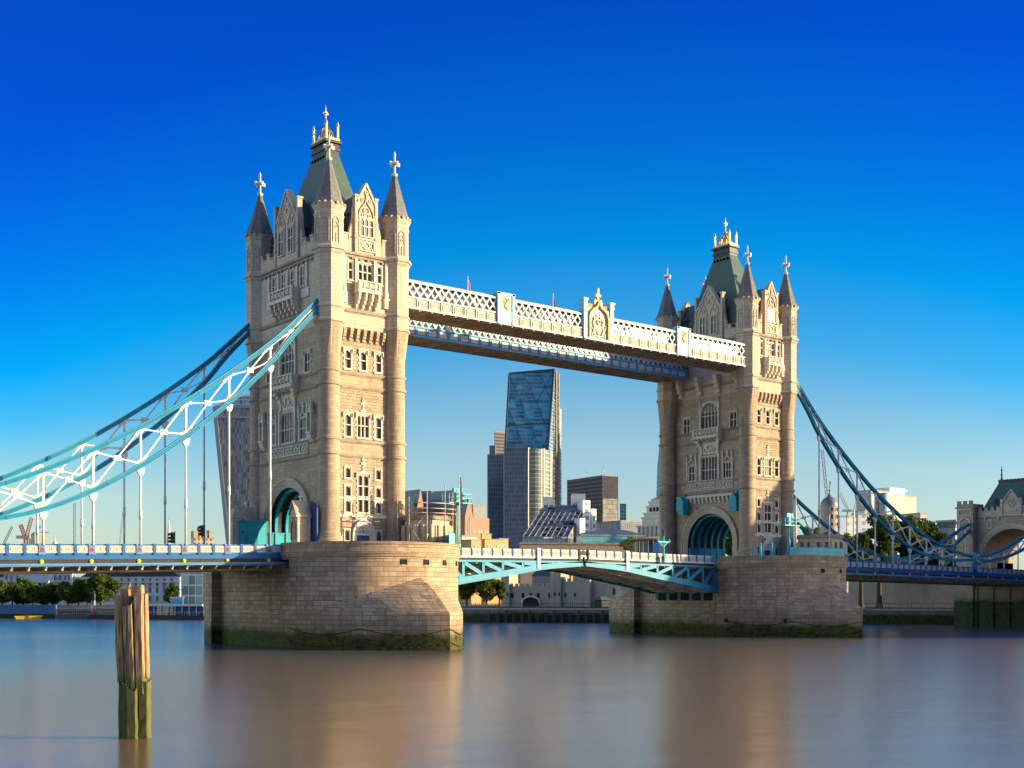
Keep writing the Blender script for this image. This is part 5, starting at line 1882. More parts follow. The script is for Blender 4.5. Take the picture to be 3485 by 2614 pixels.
def flagmast(x, y, z, h, label, flag):
    t = thing('flagpole', label, 'flagpole', (x, y, z))
    mb = MB()
    mb.tube((0, 0, -.4), (0, 0, h), .11, .06, 8)
    mb.lathe(0, 0, [(.02, h), (.13, h+.12), (.02, h+.28)], 8)
    mb.build('pole', M['pale'], t)
    if flag:
        mb = MB()
        for k in range(4):
            mb.beam((.12+.04*k, .02*k, h-.3-.2*k), (.2+.16*k, .05*k, h-3.4-.7*k), .08, .22)
        mb.build('flag', plain('dark_flag', (.02, .022, .04), .8), t)
flagmast(10.1, -17.4, 13.3, 9.4, 'tall pole with furled dark flag on the nearer pier', True)
def signal_mast(x, y, z, label, h=4.2):
    t = thing('signal_mast', label, 'signal mast', (x, y, z), 0, 'turquoise signal platforms on the piers')
    mb = MB()
    mb.lathe(0, 0, [(.5, -.4), (.5, .3), (.32, .6), (.3, 2.4), (.2, 2.9), (.2, h-.2), (.5, h)], 10)
    mb.build('column', M['turq'], t)
    mb = MB()
    mb.box(-1.9, -.8, h, 1.9, .8, h+.18)
    mb.build('platform', M['turq'], t)
    mb = MB()
    for xx in (-1.85, -.95, 0, .95, 1.85):
        mb.tube((xx, -.75, h+.18), (xx, -.75, h+1.3), .05, n=6)
        mb.tube((xx, .75, h+.18), (xx, .75, h+1.3), .05, n=6)
    for zz in (h+.75, h+1.3):
        for yy in (-.75, .75):
            mb.tube((-1.85, yy, zz), (1.85, yy, zz), .045, n=6)
    mb.build('handrail', M['turqlite'], t)
    mb = MB()
    mb.box(-.35, -.35, h+.2, .25, .35, h+2.0)
    mb.box(-.75, -.3, h+1.5, .75, .1, h+2.1)
    mb.lathe(.9, 0, [(.28, h+1.0), (.34, h+1.3), (.28, h+1.7), (.05, h+1.8)], 8)
    mb.build('lamp_housing', M['turq'], t)
    return t
p = at(1545, 1856, 166)
signal_mast(10.6, -16.2, 13.3, 'turquoise signal platform beside the flagpole on the nearer pier', 5.6)
signal_mast(75.6, -19.6, 13.3, 'turquoise signal platform before the farther tower', 4.8)
def lamp_post(x, y, z, label, h=5.0):
    t = thing('street_lamp', label, 'street lamp', (x, y, z))
    mb = MB()
    mb.lathe(0, 0, [(.35, -.5), (.35, .4), (.2, .6), (.16, 1.2), (.12, h-.9), (.2, h-.8)], 8)
    mb.box(-1.35, -.1, 2.7, 1.35, .1, 2.95)
    for s in (-1, 1):
        mb.lathe(s*1.3, 0, [(.05, 2.5), (.2, 2.75), (.2, 3.1), (.05, 3.35)], 8)
        mb.beam((s*.15, 0, 2.1), (s*.9, 0, 2.75), .1, .12)
    mb.build('post', M['turq'], t)
    mb = MB()
    mb.lathe(0, 0, [(.16, h-.8), (.3, h-.15), (.36, h-.1), (.12, h+.2), (.04, h+.5)], 8, smooth=False)
    mb.build('lantern', M['pane'], t)
lamp_post(5.9, -13.2, 12.8, 'turquoise lamp post with crossbar before the nearer tower\'s right column', 6.2)
lamp_post(58.0, -8.3, 12.6, 'slim turquoise lamp post with small platform on the bascule road', 4.6)
for dx, dy, h, lab in ((76.4, -20.4, 9.6, 'taller bare white pole beside the farther signal platform'), (82.6, -22.4, 6.6, 'shorter white pole standing on the farther pier')):
    t = tag(MB().build('pole', M['white']), lab, 'pole')
    bpy.data.objects.remove(t)
    mb = MB()
    mb.tube((dx, dy, 12.8), (dx, dy, 13.3+h), .1, .07, 8)
    mb.lathe(dx, dy, [(.02, 13.3+h), (.14, 13.4+h), (.02, 13.55+h)], 6)
    mb.lathe(dx, dy, [(.12, 16.8), (.2, 17.0), (.12, 17.2)], 6)
    tag(mb.build('mast_pole', M['white']), lab, 'pole')
cabin(88.5, -16.0, 4.0, 4.2, 'low flat-roofed stone cabin in shade on the farther pier', 8, PI/8, 1.0, .95)
for k, x in enumerate((71.6, 73.2)):
    mb = MB()
    mb.lathe(x, -18.0+1.0*(1-k), [(.3, 12.8), (.3, 13.5), (.2, 13.7), (.2, 15.0), (.26, 15.1), (.08, 15.4)], 10)
    tag(mb.build('bollard', M['turq']), ('turquoise iron bollard nearest the bascule on the farther pier', 'turquoise iron bollard just left of the farther signal platform')[k], 'bollard', 'turquoise bollards on the farther pier')
# traffic signals on the left road span
for px_, y, lab in ((588, 1812, 'black traffic light left of the pair on the left road span'), (690, 1788, 'taller black traffic light with green pole nearer the big tower')):
    u = (px_-1742.5)/FPX
    dx, dy = u*CS+SN, -u*SN+CS
    yy = 3.0
    v = (yy-CY)/dy
    x = CX+dx*v
    z1 = CZ+(HY-y)/FPX*v
    z0 = zl_(x)-1.2
    t = thing('traffic_light', lab, 'traffic light', (x, yy, z0))
    h = z1-z0
    mb = MB()
    mb.tube((.28, 0, 0), (.28, 0, h+.15), .08, n=8)
    mb.build('pole', M['turq'], t)
    mb = MB()
    mb.box(-.26, -.2, h-1.4, .16, .2, h)
    for k in range(3):
        mb.tube((-.26, 0, h-.25-.45*k), (-.6, 0, h-.3-.45*k), .17, .19, 10)
    mb.build('signal_head', M['dark'], t)

# ------------------------------------------------------------------ the old mooring pile
def wood_mat():
    m, n, N, L, B = newmat('weathered_timber')
    g = noise_n(N, L, 1, 6, mscale=(14, 14, .9))
    c = mixc(N, L, ramp_n(N, L, g, .3, .7), (.15, .085, .038), (.44, .31, .16))
    c = mixc(N, L, ramp_n(N, L, noise_n(N, L, 1, 5, mscale=(5, 5, .5)), .52, .66), c, (.07, .035, .018))
    t = N.new('ShaderNodeTexCoord')
    s = N.new('ShaderNodeSeparateXYZ')
    L.new(t.outputs['Object'], s.inputs[0])
    zz = math_n(N, L, 'SUBTRACT', s.outputs['Z'], math_n(N, L, 'MULTIPLY', noise_n(N, L, 2.2, 5), 1.1))
    f = N.new('ShaderNodeMapRange')
    f.inputs['From Min'].default_value = 2.55
    f.inputs['From Max'].default_value = 1.9
    L.new(zz, f.inputs['Value'])
    gm = mixc(N, L, ramp_n(N, L, noise_n(N, L, 3, 4, mscale=(2, 2, .6)), .35, .65), (.10, .12, .01), (.075, .06, .025))
    c = mixc(N, L, f.outputs[0], c, gm)
    L.new(c, B.inputs['Base Color'])
    B.inputs['Roughness'].default_value = .9
    b = N.new('ShaderNodeBump')
    b.inputs['Strength'].default_value = .9
    b.inputs['Distance'].default_value = .03
    L.new(noise_n(N, L, 1, 6, mscale=(30, 30, 1.6)), b.inputs['Height'])
    L.new(b.outputs[0], B.inputs['Normal'])
    return m
M['timber'] = wood_mat()
pb = at(458, 2511, 57.2)
t = thing('mooring_pile', 'weathered timber mooring pile with mossy base standing in the river', 'mooring pile', (pb.x, pb.y, 0), -YAW)
def timber(name, x, y, w_, d, z0, z1, lx, ly, seed, jag=.15):
    """one squared baulk, slightly tapered, its top broken; lx, ly lean of the top"""
    rnd = random.Random(seed)
    mb = MB()
    n = 9
    rings = []
    for k in range(n+1):
        f = k/n
        z = z0+(z1-z0)*f
        g = (z-0)/7.0
        cx, cy = (x+lx*g)*.84, y+ly*g
        a, b = .88*w_/2*(1+.10*rnd.uniform(-1, 1)), d/2*(1+.10*rnd.uniform(-1, 1))
        ch = .28*min(a, b)
        pts = [(-a+ch, -b), (a-ch, -b), (a, -b+ch), (a, b-ch), (a-ch, b), (-a+ch, b), (-a, b-ch), (-a, -b+ch)]
        rings.append([(cx+p[0]+rnd.uniform(-.008, .008), cy+p[1]+rnd.uniform(-.008, .008), z+(rnd.uniform(-jag, jag) if k == n else (rnd.uniform(-jag, jag)*.5 if k == 0 and z0 > .3 else 0))) for p in pts])
    for r0, r1 in zip(rings[:-1], rings[1:]):
        for k in range(8):
            j = (k+1) % 8
            mb.face([r0[k], r0[j], r1[j], r1[k]])
    c = tuple(sum(p[i] for p in rings[-1])/8-(.12*jag/.15 if i == 2 else 0) for i in range(3))
    for k in range(8):
        mb.face([rings[-1][k], rings[-1][(k+1) % 8], c])
    mb.face(rings[0][::-1])
    return mb.build(name, M['timber'], t)
# lower, mossy stumps
timber('stump', -.62, .12, .42, .5, -1.5, 2.45, 0, 0, 1)
timber('stump', -.36, .02, .36, .5, -1.5, 2.35, 0, 0, 2)
timber('stump', .02, -.28, .56, .5, -1.5, 2.2, -.1, 0, 3)
timber('stump', .58, -.05, .5, .6, -1.5, 2.5, -.08, 0, 4)
timber('stump', .05, .25, 1.3, .3, -1.5, 1.9, 0, 0, 5)
# upper baulks, leaning left
timber('baulk', -.56, .10, .40, .45, 2.55, 6.25, -.36, 0, 11, .28)
timber('baulk', -.34, .30, .50, .4, 2.4, 6.78, -.24, 0, 12, .3)
timber('baulk', -.12, -.16, .36, .34, 1.85, 5.95, -.30, 0, 13, .08)
timber('baulk', .12, -.26, .20, .26, 2.0, 6.0, -.30, 0, 19, .1)
timber('baulk', .10, .12, .36, .4, 1.9, 6.2, -.18, 0, 14, .4)
timber('baulk', .02, .42, .5, .3, 1.9, 6.55, -.16, 0, 15, .45)
timber('baulk', .44, -.14, .44, .46, 2.0, 6.88, -.16, 0, 16, .05)
timber('baulk', .68, .06, .26, .4, 2.7, 6.5, -.18, 0, 17, .08)
timber('baulk', .30, .26, .22, .4, 1.9, 6.5, -.14, 0, 18, .4)
# ---- a little shrub rooted in the nearer cutwater
pb = at(1500, 1993, 163.5)
t = thing('shrub', 'tiny green shrub rooted at the top of the nearer cutwater', 'shrub', tuple(pb))
rnd = random.Random(5)
mb = MB()
for k in range(160):
    d = Vector((rnd.gauss(0, .3), rnd.gauss(0, .3), abs(rnd.gauss(0, .35))))
    a = Vector((rnd.uniform(-1, 1), rnd.uniform(-1, 1), rnd.uniform(-.5, 1))).normalized()*.16
    b = a.cross(Vector((rnd.uniform(-1, 1), rnd.uniform(-1, 1), rnd.uniform(-1, 1)))).normalized()*.07
    mb.face([d-a, d+b, d+a, d-b], 0, [(0, 0), (1, 0), (1, 1), (0, 1)])
mb.build('foliage', plain('shrub_leaf', (.12, .15, .02), .8), t)
mb = MB()
mb.tube((0, 0, -.6), (0, 0, .3), .05, .02, 5)
mb.build('stem', M['bark'], t)
# ------------------------------------------------------------------ far bank: helpers
def P8(x, y): return 1380+x/2.4043, 1230+y/2.4043
def corner(pxL, pxC, pxR, v, ang=0):
    """plan of a block from its visible edges: near corner at pxC, v deep; sides along ang and ang+90"""
    C0 = at(pxC, HY, v)
    dr = Vector((math.cos(R(ang)), math.sin(R(ang)), 0))
    dl = Vector((-math.sin(R(ang)), math.cos(R(ang)), 0))
    def solve(px, d):
        u = (px-1742.5)/FPX
        ray = Vector((u*CS+SN, -u*SN+CS, 0))
        rx, ry = C0.x-CX, C0.y-CY
        den = d.x*ray.y-d.y*ray.x
        return (ray.x*ry-ray.y*rx)/den
    return C0, dl, dr, solve(pxL, dl), solve(pxR, dr)
def zpx(py, v): return CZ+(HY-py)/FPX*v
def lbox(mb, o, dl, dr, a0, a1, b0, b1, z0, z1, m=0):
    """box on the (dr, dl) axes from corner o: a along dr, b along dl"""
    q = lambda a, b, z: (o.x+dr.x*a+dl.x*b, o.y+dr.y*a+dl.y*b, z)
    mb.hexa([q(a0, b0, z0), q(a1, b0, z0), q(a1, b1, z0), q(a0, b1, z0)], [q(a0, b0, z1), q(a1, b0, z1), q(a1, b1, z1), q(a0, b1, z1)], m)
def face_fn(o, d, n):
    """wall frame: u along d from o, z up, d outwards along n"""
    return lambda u, z, e: (o.x+d.x*u+n.x*e, o.y+d.y*u+n.y*e, z)
def windows_on(par, fn, us, zs, w_, h, frame=None, glass=None, proud=.1, sill=True):
    for z in zs:
        for u in us:
            mb = MB()
            s = .16
            for p in ((u-w_/2-s, z-s, u-w_/2, z+h+s), (u+w_/2, z-s, u+w_/2+s, z+h+s), (u-w_/2, z+h, u+w_/2, z+h+s), (u-w_/2, z-s, u+w_/2, z)):
                mb.fbox(fn, p[0], p[1], -.02, p[2], p[3], proud+.1)
            o = mb.build('window', frame or M['pale'], par)
            mb = MB()
            mb.face([fn(u-w_/2, z, .04), fn(u+w_/2, z, .04), fn(u+w_/2, z+h, .04), fn(u-w_/2, z+h, .04)])
            mb.build('pane', glass or M['pane'], o)
GZ = 3.9
F = {}
F['steelglass'] = facade('glass_blue', (.12, .22, .28), (.035, .21, .34), 9, 3.9, .97, .68, .3, .5, spec=.4)
F['paleglass'] = facade('glass_pale', (.30, .38, .40), (.10, .20, .24), 2.4, 3.6, .88, .85, .1, .5, spec=.8)
F['striped'] = facade('striped_office', (.19, .22, .26), (.06, .085, .12), 1.5, 3.8, .8, .9, .25, .4, spec=.3)
F['dark'] = facade('dark_office', (.036, .035, .05), (.022, .023, .034), 1.5, 3.6, .75, .62, .3, .6, spec=.12)
F['darkgrid'] = facade('dark_grid_office', (.05, .045, .045), (.16, .14, .11), 1.9, 4.0, .72, .84, .12, .5, spec=.7)
F['walkie'] = facade('louvred_glass', (.16, .175, .19), (.20, .185, .16), 1.5, 4.0, .7, .86, .25, .6, spec=.4)
F['white'] = facade('white_office', (.31, .315, .32), (.10, .13, .16), 3.0, 3.4, .5, .5, .15, .5)
F['brickred'] = stone('brick_pink', (.42, .235, .15), (.36, .20, .13), (.3, .2, .14), .9, .3, .03, .3, .2, .2)
F['ochre'] = stone('brick_ochre', (.50, .34, .16), (.44, .29, .13), (.35, .22, .1), .9, .3, .03, .3, .2, .2)
F['zinc'] = plain('zinc_roof', (.21, .215, .215), .6, 0, var=.25, scale=.4)
F['curtain'] = facade('sloping_glass', (.24, .24, .23), (.17, .18, .17), 3.4, 2.6, .93, .9, .3, .95, spec=.12)
F['bronzeglass'] = facade('bronze_glass', (.42, .36, .26), (.10, .11, .095), 30, 3.5, .98, .86, .1, .35, spec=.8)

# ---- wedge-shaped glass skyscraper
v = 1250
t = thing('glass_skyscraper', 'tall wedge-shaped blue glass skyscraper with sloping face and laddered steel side', 'skyscraper', tuple(at(1880, HY, v).xy)+(GZ,))
O = Vector(t.location)
L_ = lambda p: Vector(p)-O
zt, zb = zpx(1258, v+38), GZ
BLf, BRf = at(1690, HY, v), at(1826, HY, v)              # foot of the sloping face (extrapolated to ground)
TL, TR = at(P8(850, 0)[0], HY, v+38), at(P8(1217, 0)[0], HY, v+38)
BK = at(P8(1247, 0)[0], HY, v+58)
BKL = at(P8(860, 0)[0], HY, v+64)
q = lambda p, z: L_((p.x, p.y, z))
mb = MB()
mb.face([q(BLf, zb), q(BRf, zb), q(TR, zt), q(TL, zt-4)])
mb.face([q(BLf, zb), q(TL, zt-4), q(BKL, zt-4), q(BKL, zb)])
mb.face([q(BK, zb), q(BKL, zb), q(BKL, zt-4), q(BK, zt)])
mb.face([q(TL, zt-4), q(TR, zt), q(BK, zt), q(BKL, zt-4)])
mb.build('glass_body', F['steelglass'], t)
mb = MB()
mb.face([q(BRf, zb), q(BK, zb), q(BK, zt), q(TR, zt)])
mb.build('side_glazing', F['paleglass'], t)
M['laddersteel'] = plain('ladder_steel', (.07, .06, .055), .5, .3)
M['bracing'] = plain('bracing', (.045, .07, .09), .6)
mb = MB()
def onf(a, b):
    p = (q(BLf, zb).lerp(q(BRf, zb), a)).lerp(q(TL, zt-4).lerp(q(TR, zt), a), b)
    return p
nf = (q(BRf, zb)-q(BLf, zb)).cross(q(TL, zt)-q(BLf, zb)).normalized()
if nf.dot(Vector((-SN, -CS, 0))) < 0: nf = -nf
for b in (.18, .36, .545, .765):
    mb.beam(onf(0, b)+nf*.3, onf(1, b)+nf*.3, 1.0, .8)
for b in range(7):
    b0, b1 = .0+b/7, (b+1)/7
    for a0, a1 in ((0, .33), (.33, .66), (.66, 1.0)):
        if b % 2 == 0:
            mb.beam(onf(a0, b0)+nf*.2, onf(a1, b1)+nf*.15, .4, .35)
            mb.beam(onf(a1, b0)+nf*.2, onf(a0, b1)+nf*.15, .4, .35)
        else:
            mb.beam(onf(a1, b0)+nf*.2, onf(a0, b1)+nf*.15, .4, .35)
for a in (0, 1):
    mb.beam(onf(a, 0)+nf*.3, onf(a, 1)+nf*.3, 1.6, 1.6)
mb.beam(onf(0, 1)+nf*.3, onf(1, 1)+nf*.3, 1.4, 1.8)
mb.build('diagonal_frame', M['bracing'], t)
mb = MB()
sA, sB = q(TR.lerp(BK, .35), 0), q(BK, 0)
ns = Vector((CS, -SN, 0))
for k in range(28):
    z0, z1 = zb+k*(zt-zb)/28-GZ, zb+(k+1)*(zt-zb)/28-GZ
    pA, pB = Vector((sA.x, sA.y, z0))+ns*.8, Vector((sB.x, sB.y, z0))+ns*.8
    mb.beam(pA, Vector((sB.x, sB.y, z1))+ns*.8, .9, .9)
    mb.beam(pB, Vector((sA.x, sA.y, z1))+ns*.8, .9, .9)
    mb.beam(pA, pB, .7, .7)
for p in (sA, sB):
    mb.beam(Vector((p.x, p.y, 0))+ns*.8, Vector((p.x, p.y, zt-GZ))+ns*.8, 1.6, 1.6)
mb.build('ladder_frame', M['laddersteel'], t)
C0, dl, dr, a, b = corner(P8(1248, 0)[0], P8(1249, 0)[0], P8(1276, 0)[0], v+60)
mb = MB()
lbox(mb, Vector((C0.x-O.x, C0.y-O.y, 0)), dl, dr, 0, b, 0, 20, 0, zpx(P8(0, 310)[1], v)-GZ)
mb.build('service_core', F['paleglass'], t)
mb = MB()
lbox(mb, Vector((C0.x-O.x, C0.y-O.y, 0)), dl, dr, b*.15, b*.7, 3, 14, zpx(P8(0, 310)[1], v)-GZ, zpx(P8(0, 250)[1], v)-GZ)
mb.build('plant_box', plain('tan_box', (.5, .35, .2)), t)

def block(name, label, cat, pxL, pxC, pxR, pyT, v, mat, ang=0, base=GZ, roof=None, group=None, roofh=.6):
    C0, dl, dr, a, b = corner(pxL, pxC, pxR, v, ang)
    t = thing(name, label, cat, (C0.x, C0.y, base), 0, group)
    z1 = zpx(pyT, v)-base
    o = Vector((0, 0, 0))
    mb = MB()
    lbox(mb, o, dl, dr, 0, b, 0, a, 0, z1)
    mb.build('wall', mat, t)
    mb = MB()
    lbox(mb, o, dl, dr, -.25, b+.25, -.25, a+.25, z1, z1+roofh)
    mb.build('roof', roof or F['zinc'], t)
    return t, o, dl, dr, a, b, z1

# ---- black tower behind, and the stepped striped blocks
block('office_tower', 'slim near-black tower rising behind the striped offices', 'skyscraper', P8(728, 0)[0], P8(732, 0)[0], P8(830, 0)[0], P8(0, 575)[1], 1420, F['dark'])
def fins(t, o, d, L, z0, z1, step, mat, nrm, wd=.5, dp=.5, name='fin'):
    mb = MB()
    k = 0
    n = max(1, round(L/step))
    for k in range(n+1):
        p = o+d*(L*k/n)
        a, b = p+nrm*.02, p+nrm*dp
        s = d*(wd/2)
        mb.hexa([tuple(x) for x in ((a-s)+Vector((0, 0, z0)), (a+s)+Vector((0, 0, z0)), (b+s)+Vector((0, 0, z0)), (b-s)+Vector((0, 0, z0)))], [tuple(x) for x in ((a-s)+Vector((0, 0, z1)), (a+s)+Vector((0, 0, z1)), (b+s)+Vector((0, 0, z1)), (b-s)+Vector((0, 0, z1)))])
    mb.build(name, mat, t)
A1 = -40
M['finwhite'] = plain('fin_grey', (.80, .80, .80), .5)
for nm, lab, L, Rr, ty, vv in (('office_tower', 'narrow striped top storey block left of the wedge skyscraper', 692, 735, 700, 1120), ('office_tower', 'middle step of the striped offices left of the wedge skyscraper', 674, 822, 772, 1090), ('office_tower', 'lower dark blue striped office block beside the finned one', 678, 822, 982, 1065)):
    t, o, dl, dr, a, b, z1 = block(nm, lab, 'office block', P8(L-2, 0)[0], P8(L, 0)[0], P8(Rr, 0)[0], P8(0, ty)[1], vv, F['striped'], A1, group='stepped striped offices')
    fins(t, o, dr, b, 0, z1+.8, 4.2, M['finwhite'], -dl, 1.1, .7)
# ---- finned tower with rounded bronze glass end
v = 1040
t, o, dl, dr, a, b, z1 = block('office_tower', 'finned dark office tower with rounded bronze glass end before the wedge skyscraper', 'office block', P8(807, 0)[0], P8(809, 0)[0], P8(1004, 0)[0], P8(0, 715)[1], v, F['striped'], A1)
fins(t, o, dr, b, 0, z1+1.2, 4.0, M['finwhite'], -dl, 1.2, .7)
mb = MB()
e = o+dr*b
for k, off in ((0, 0), ):
    mb.beam(tuple(e), tuple(e+Vector((0, 0, z1+1))), 1.6, 1.6)
mb.build('corner_pier', M['white'], t)
mb = MB()
pR = at(P8(1192, 0)[0], HY, v+22)-Vector(t.location)
n = 10
cpts = []
p0, p2 = e, Vector((pR.x, pR.y, 0))
fw = Vector((-SN, -CS, 0))
p1 = (p0+p2)/2+fw*16+Vector((CS, -SN, 0))*6
for k in range(n+1):
    f = k/n
    cpts.append(p0*(1-f)**2+p1*2*f*(1-f)+p2*f*f)
acc = 0
for pa, pb_ in zip(cpts[:-1], cpts[1:]):
    L = (pb_-pa).length
    mb.face([tuple(pa), tuple(pb_), tuple(pb_+Vector((0, 0, z1))), tuple(pa+Vector((0, 0, z1)))], 0, [(acc, 0), (acc+L, 0), (acc+L, z1), (acc, z1)])
    acc += L
mb.face([tuple(p+Vector((0, 0, z1))) for p in cpts]+[tuple(e+dl*25+Vector((0, 0, z1)))])
mb.build('rounded_end', F['bronzeglass'], t)
for f in (5, 10):
    mb = MB()
    pa = cpts[f]
    mb.beam(tuple(pa), tuple(pa+Vector((0, 0, z1+.6))), 1.3, 1.3)
    mb.build('corner_pier', M['cream'], t)
# ---- dark square block with gridded right side
v = 1150
t, o, dl, dr, a, b, z1 = block('office_block', 'squat black office block with gridded glass right side', 'office block', P8(1322, 0)[0], P8(1610, 0)[0], P8(1740, 0)[0], P8(0, 936)[1], v, F['dark'], -8)
mb = MB()
fg = face_fn(o, dr, -dl)
mb.face([fg(.6, 0, .15), fg(b-.6, 0, .15), fg(b-.6, z1*.82, .15), fg(.6, z1*.82, .15)])
mb.build('glass_grid', F['darkgrid'], t)
mb = MB()
for k, (aa, bb) in enumerate(((.2, .5), (.5, .7), (.8, .3), (.35, .15))):
    p = o+dr*(b*aa)+dl*(a*bb)
    mb.tube(p+Vector((0, 0, z1)), p+Vector((0, 0, z1+6+3*(k % 3))), .18, n=5)
mb.build('aerial', M['steel'], t)
block('office_block', 'narrow pale grey glass block right of the black one', 'office block', P8(1754, 0)[0], P8(1757, 0)[0], P8(1806, 0)[0], P8(0, 1168)[1], 1300, F['paleglass'])
# ---- flared glass tower behind the left column
v = 900
t = thing('glass_skyscraper', 'top-heavy flared glass skyscraper partly behind the nearer tower\'s left edge', 'skyscraper', tuple(at(850, HY, v).xy)+(GZ,))
O = Vector(t.location)
prof = [(1905, 783, 905), (1800, 772, 915), (1700, 762, 925), (1600, 752, 935), (1500, 742, 945), (1420, 734, 952), (1385, 731, 955)]
mb = MB()
dep = 30
rows = []
for py, l, r in prof:
    a_, b_ = at(l, py, v)-O, at(r, py, v)-O
    a2, b2 = at(l+6, py, v+dep)-O, at(r-6, py, v+dep)-O
    a2.z, b2.z = a_.z, b_.z
    rows.append((a_, b_, b2, a2))
mb = MB()
for r0, r1 in zip(rows[:-1], rows[1:]):
    w0 = (r0[1]-r0[0]).length
    w1 = (r1[1]-r1[0]).length
    mb.face([r0[0], r0[1], r1[1], r1[0]], 0, [(-w0/2, r0[0].z), (w0/2, r0[0].z), (w1/2, r1[0].z), (-w1/2, r1[0].z)])
mb.build('front_glazing', F['walkie'], t)
mb = MB()
for r0, r1 in zip(rows[:-1], rows[1:]):
    for i, j in ((1, 2), (2, 3), (3, 0)):
        mb.face([r0[i], r0[j], r1[j], r1[i]])
    mb.beam(r0[0], r1[0], 2.6, 2.6)
    mb.beam(r0[1], r1[1], 2.6, 2.6)
mb.build('side_wall', M['steel'], t)
top = rows[-1]
mb = MB()
ac = []
for k in range(13):
    f = k/12
    ac.append((top[0].lerp(top[1], f), top[3].lerp(top[2], f), 9*math.sin(PI*f)**.8))
for (p, q_, h), (p2, q2, h2) in zip(ac[:-1], ac[1:]):
    mb.face([p+Vector((0, 0, h)), p2+Vector((0, 0, h2)), q2+Vector((0, 0, h2*.6)), q_+Vector((0, 0, h*.6))])
    mb.face([p+Vector((0, 0, h-1.5)), p2+Vector((0, 0, h2-1.5)), p2+Vector((0, 0, h2)), p+Vector((0, 0, h))])
mb.build('roof', M['white'], t)
mb = MB()
for (p, q_, h), (p2, q2, h2) in zip(ac[:-1], ac[1:]):
    mb.face([p, p2, p2+Vector((0, 0, h2-1.4)), p+Vector((0, 0, h-1.4))])
mb.build('sky_garden', F['paleglass'], t)
mb = MB()
mb.beam(rows[-2][0], rows[-2][1], 1.5, 1.6)
mb.beam(rows[-1][0], rows[-1][1], 1.5, 1.6)
mb.build('band', M['steel'], t)
# ---- round-ended tall glass tower just showing by the farther tower
v = 1300
c = at(2283, HY, v)
t = thing('glass_skyscraper', 'bullet-shaped blue glass skyscraper barely showing left of the farther tower', 'skyscraper', (c.x, c.y, GZ))
mb = MB()
sc_ = v/FPX
mb.lathe(0, 0, [(40*sc_, 0), (48*sc_, 200*sc_), (50*sc_, 330*sc_), (46*sc_, 460*sc_), (34*sc_, 570*sc_), (16*sc_, 640*sc_), (1, 665*sc_)], 28)
mb.build('glass_body', F['steelglass'], t)
# ---- sloping glass atrium offices
v = 600
t = thing('glass_atrium', 'office block with big sloping glass front and white stair towers', 'office block', tuple(at(1870, HY, v).xy)+(GZ,))
O = Vector(t.location)
def p3(px_, py_, vv): return at(px_, py_, vv)-O
tl, tr_, br_, bl = p3(*P8(1132, 1186), v+26), p3(*P8(1462, 1178), v+26), p3(*P8(1330, 1440), v), p3(*P8(957, 1440), v)
bl.z = br_.z = (bl.z+br_.z)/2
tl.z = tr_.z = (tl.z+tr_.z)/2
mb = MB()
mb.face([bl, br_, tr_, tl])
mb.face([bl, tl, Vector((tl.x, tl.y, 0)), Vector((bl.x, bl.y, 0))])
mb.face([br_, tr_, Vector((tr_.x, tr_.y, 0)), Vector((br_.x, br_.y, 0))])
mb.build('sloping_glazing', F['curtain'], t)
mb = MB()
for k in range(9):
    f = k/8
    mb.beam(bl.lerp(br_, f)+Vector((0, 0, .25)), tl.lerp(tr_, f)+Vector((0, 0, .25)), .3, .4)
for k in range(7):
    f = k/6
    mb.beam(bl.lerp(tl, f)+Vector((0, 0, .3)), br_.lerp(tr_, f)+Vector((0, 0, .3)), .4, .35)
mb.build('mullion', M['steel'], t)
mb = MB()
mb.hexa([Vector((bl.x, bl.y, 0)), Vector((br_.x, br_.y, 0)), Vector((tr_.x, tr_.y, 0)), Vector((tl.x, tl.y, 0))], [bl-Vector((0, 0, .3)), br_-Vector((0, 0, .3)), Vector((tr_.x, tr_.y, br_.z-.3)), Vector((tl.x, tl.y, br_.z-.3))])
mb.build('lower_storey', F['paleglass'], t)
mb = MB()
w0 = tr_-tl
for f0, f1, dz, d0 in ((-.01, .24, 4.5, 1), (.70, 1.03, 6, 1)):
    p, q_ = tl+w0*f0, tl+w0*f1
    bk = Vector((SN, CS, 0))*12
    mb.hexa([p+Vector((0, 0, -10)), q_+Vector((0, 0, -10)), q_+bk+Vector((0, 0, -10)), p+bk+Vector((0, 0, -10))], [p+Vector((0, 0, dz)), q_+Vector((0, 0, dz)), q_+bk+Vector((0, 0, dz)), p+bk+Vector((0, 0, dz))])
mb.build('roof_house', M['white'], t)
for x0, x1, yt, dv in ((1440, 1512, 1135, 20), (1512, 1562, 1205, 26), (1415, 1470, 1282, 8)):
    C0, dl, dr, a, b = corner(P8(x0, 0)[0], P8(x0+12, 0)[0], P8(x1, 0)[0], v+dv, 0)
    mb = MB()
    lbox(mb, Vector((C0.x-O.x, C0.y-O.y, 0)), dl, dr, 0, b, 0, max(4, a), 0, zpx(P8(0, yt)[1], v+dv)-GZ)
    s = mb.build('stair_tower', M['white'], t)
    mb = MB()
    fg = face_fn(Vector((C0.x-O.x, C0.y-O.y, 0)), dr, -dl)
    hz = zpx(P8(0, yt)[1], v+dv)-GZ
    for k in range(int(hz/3.6)):
        mb.fbox(fg, b*.3, k*3.6+1.2, 0, b*.78, k*3.6+3.2, .06)
    mb.build('stair_window', F['paleglass'], s)
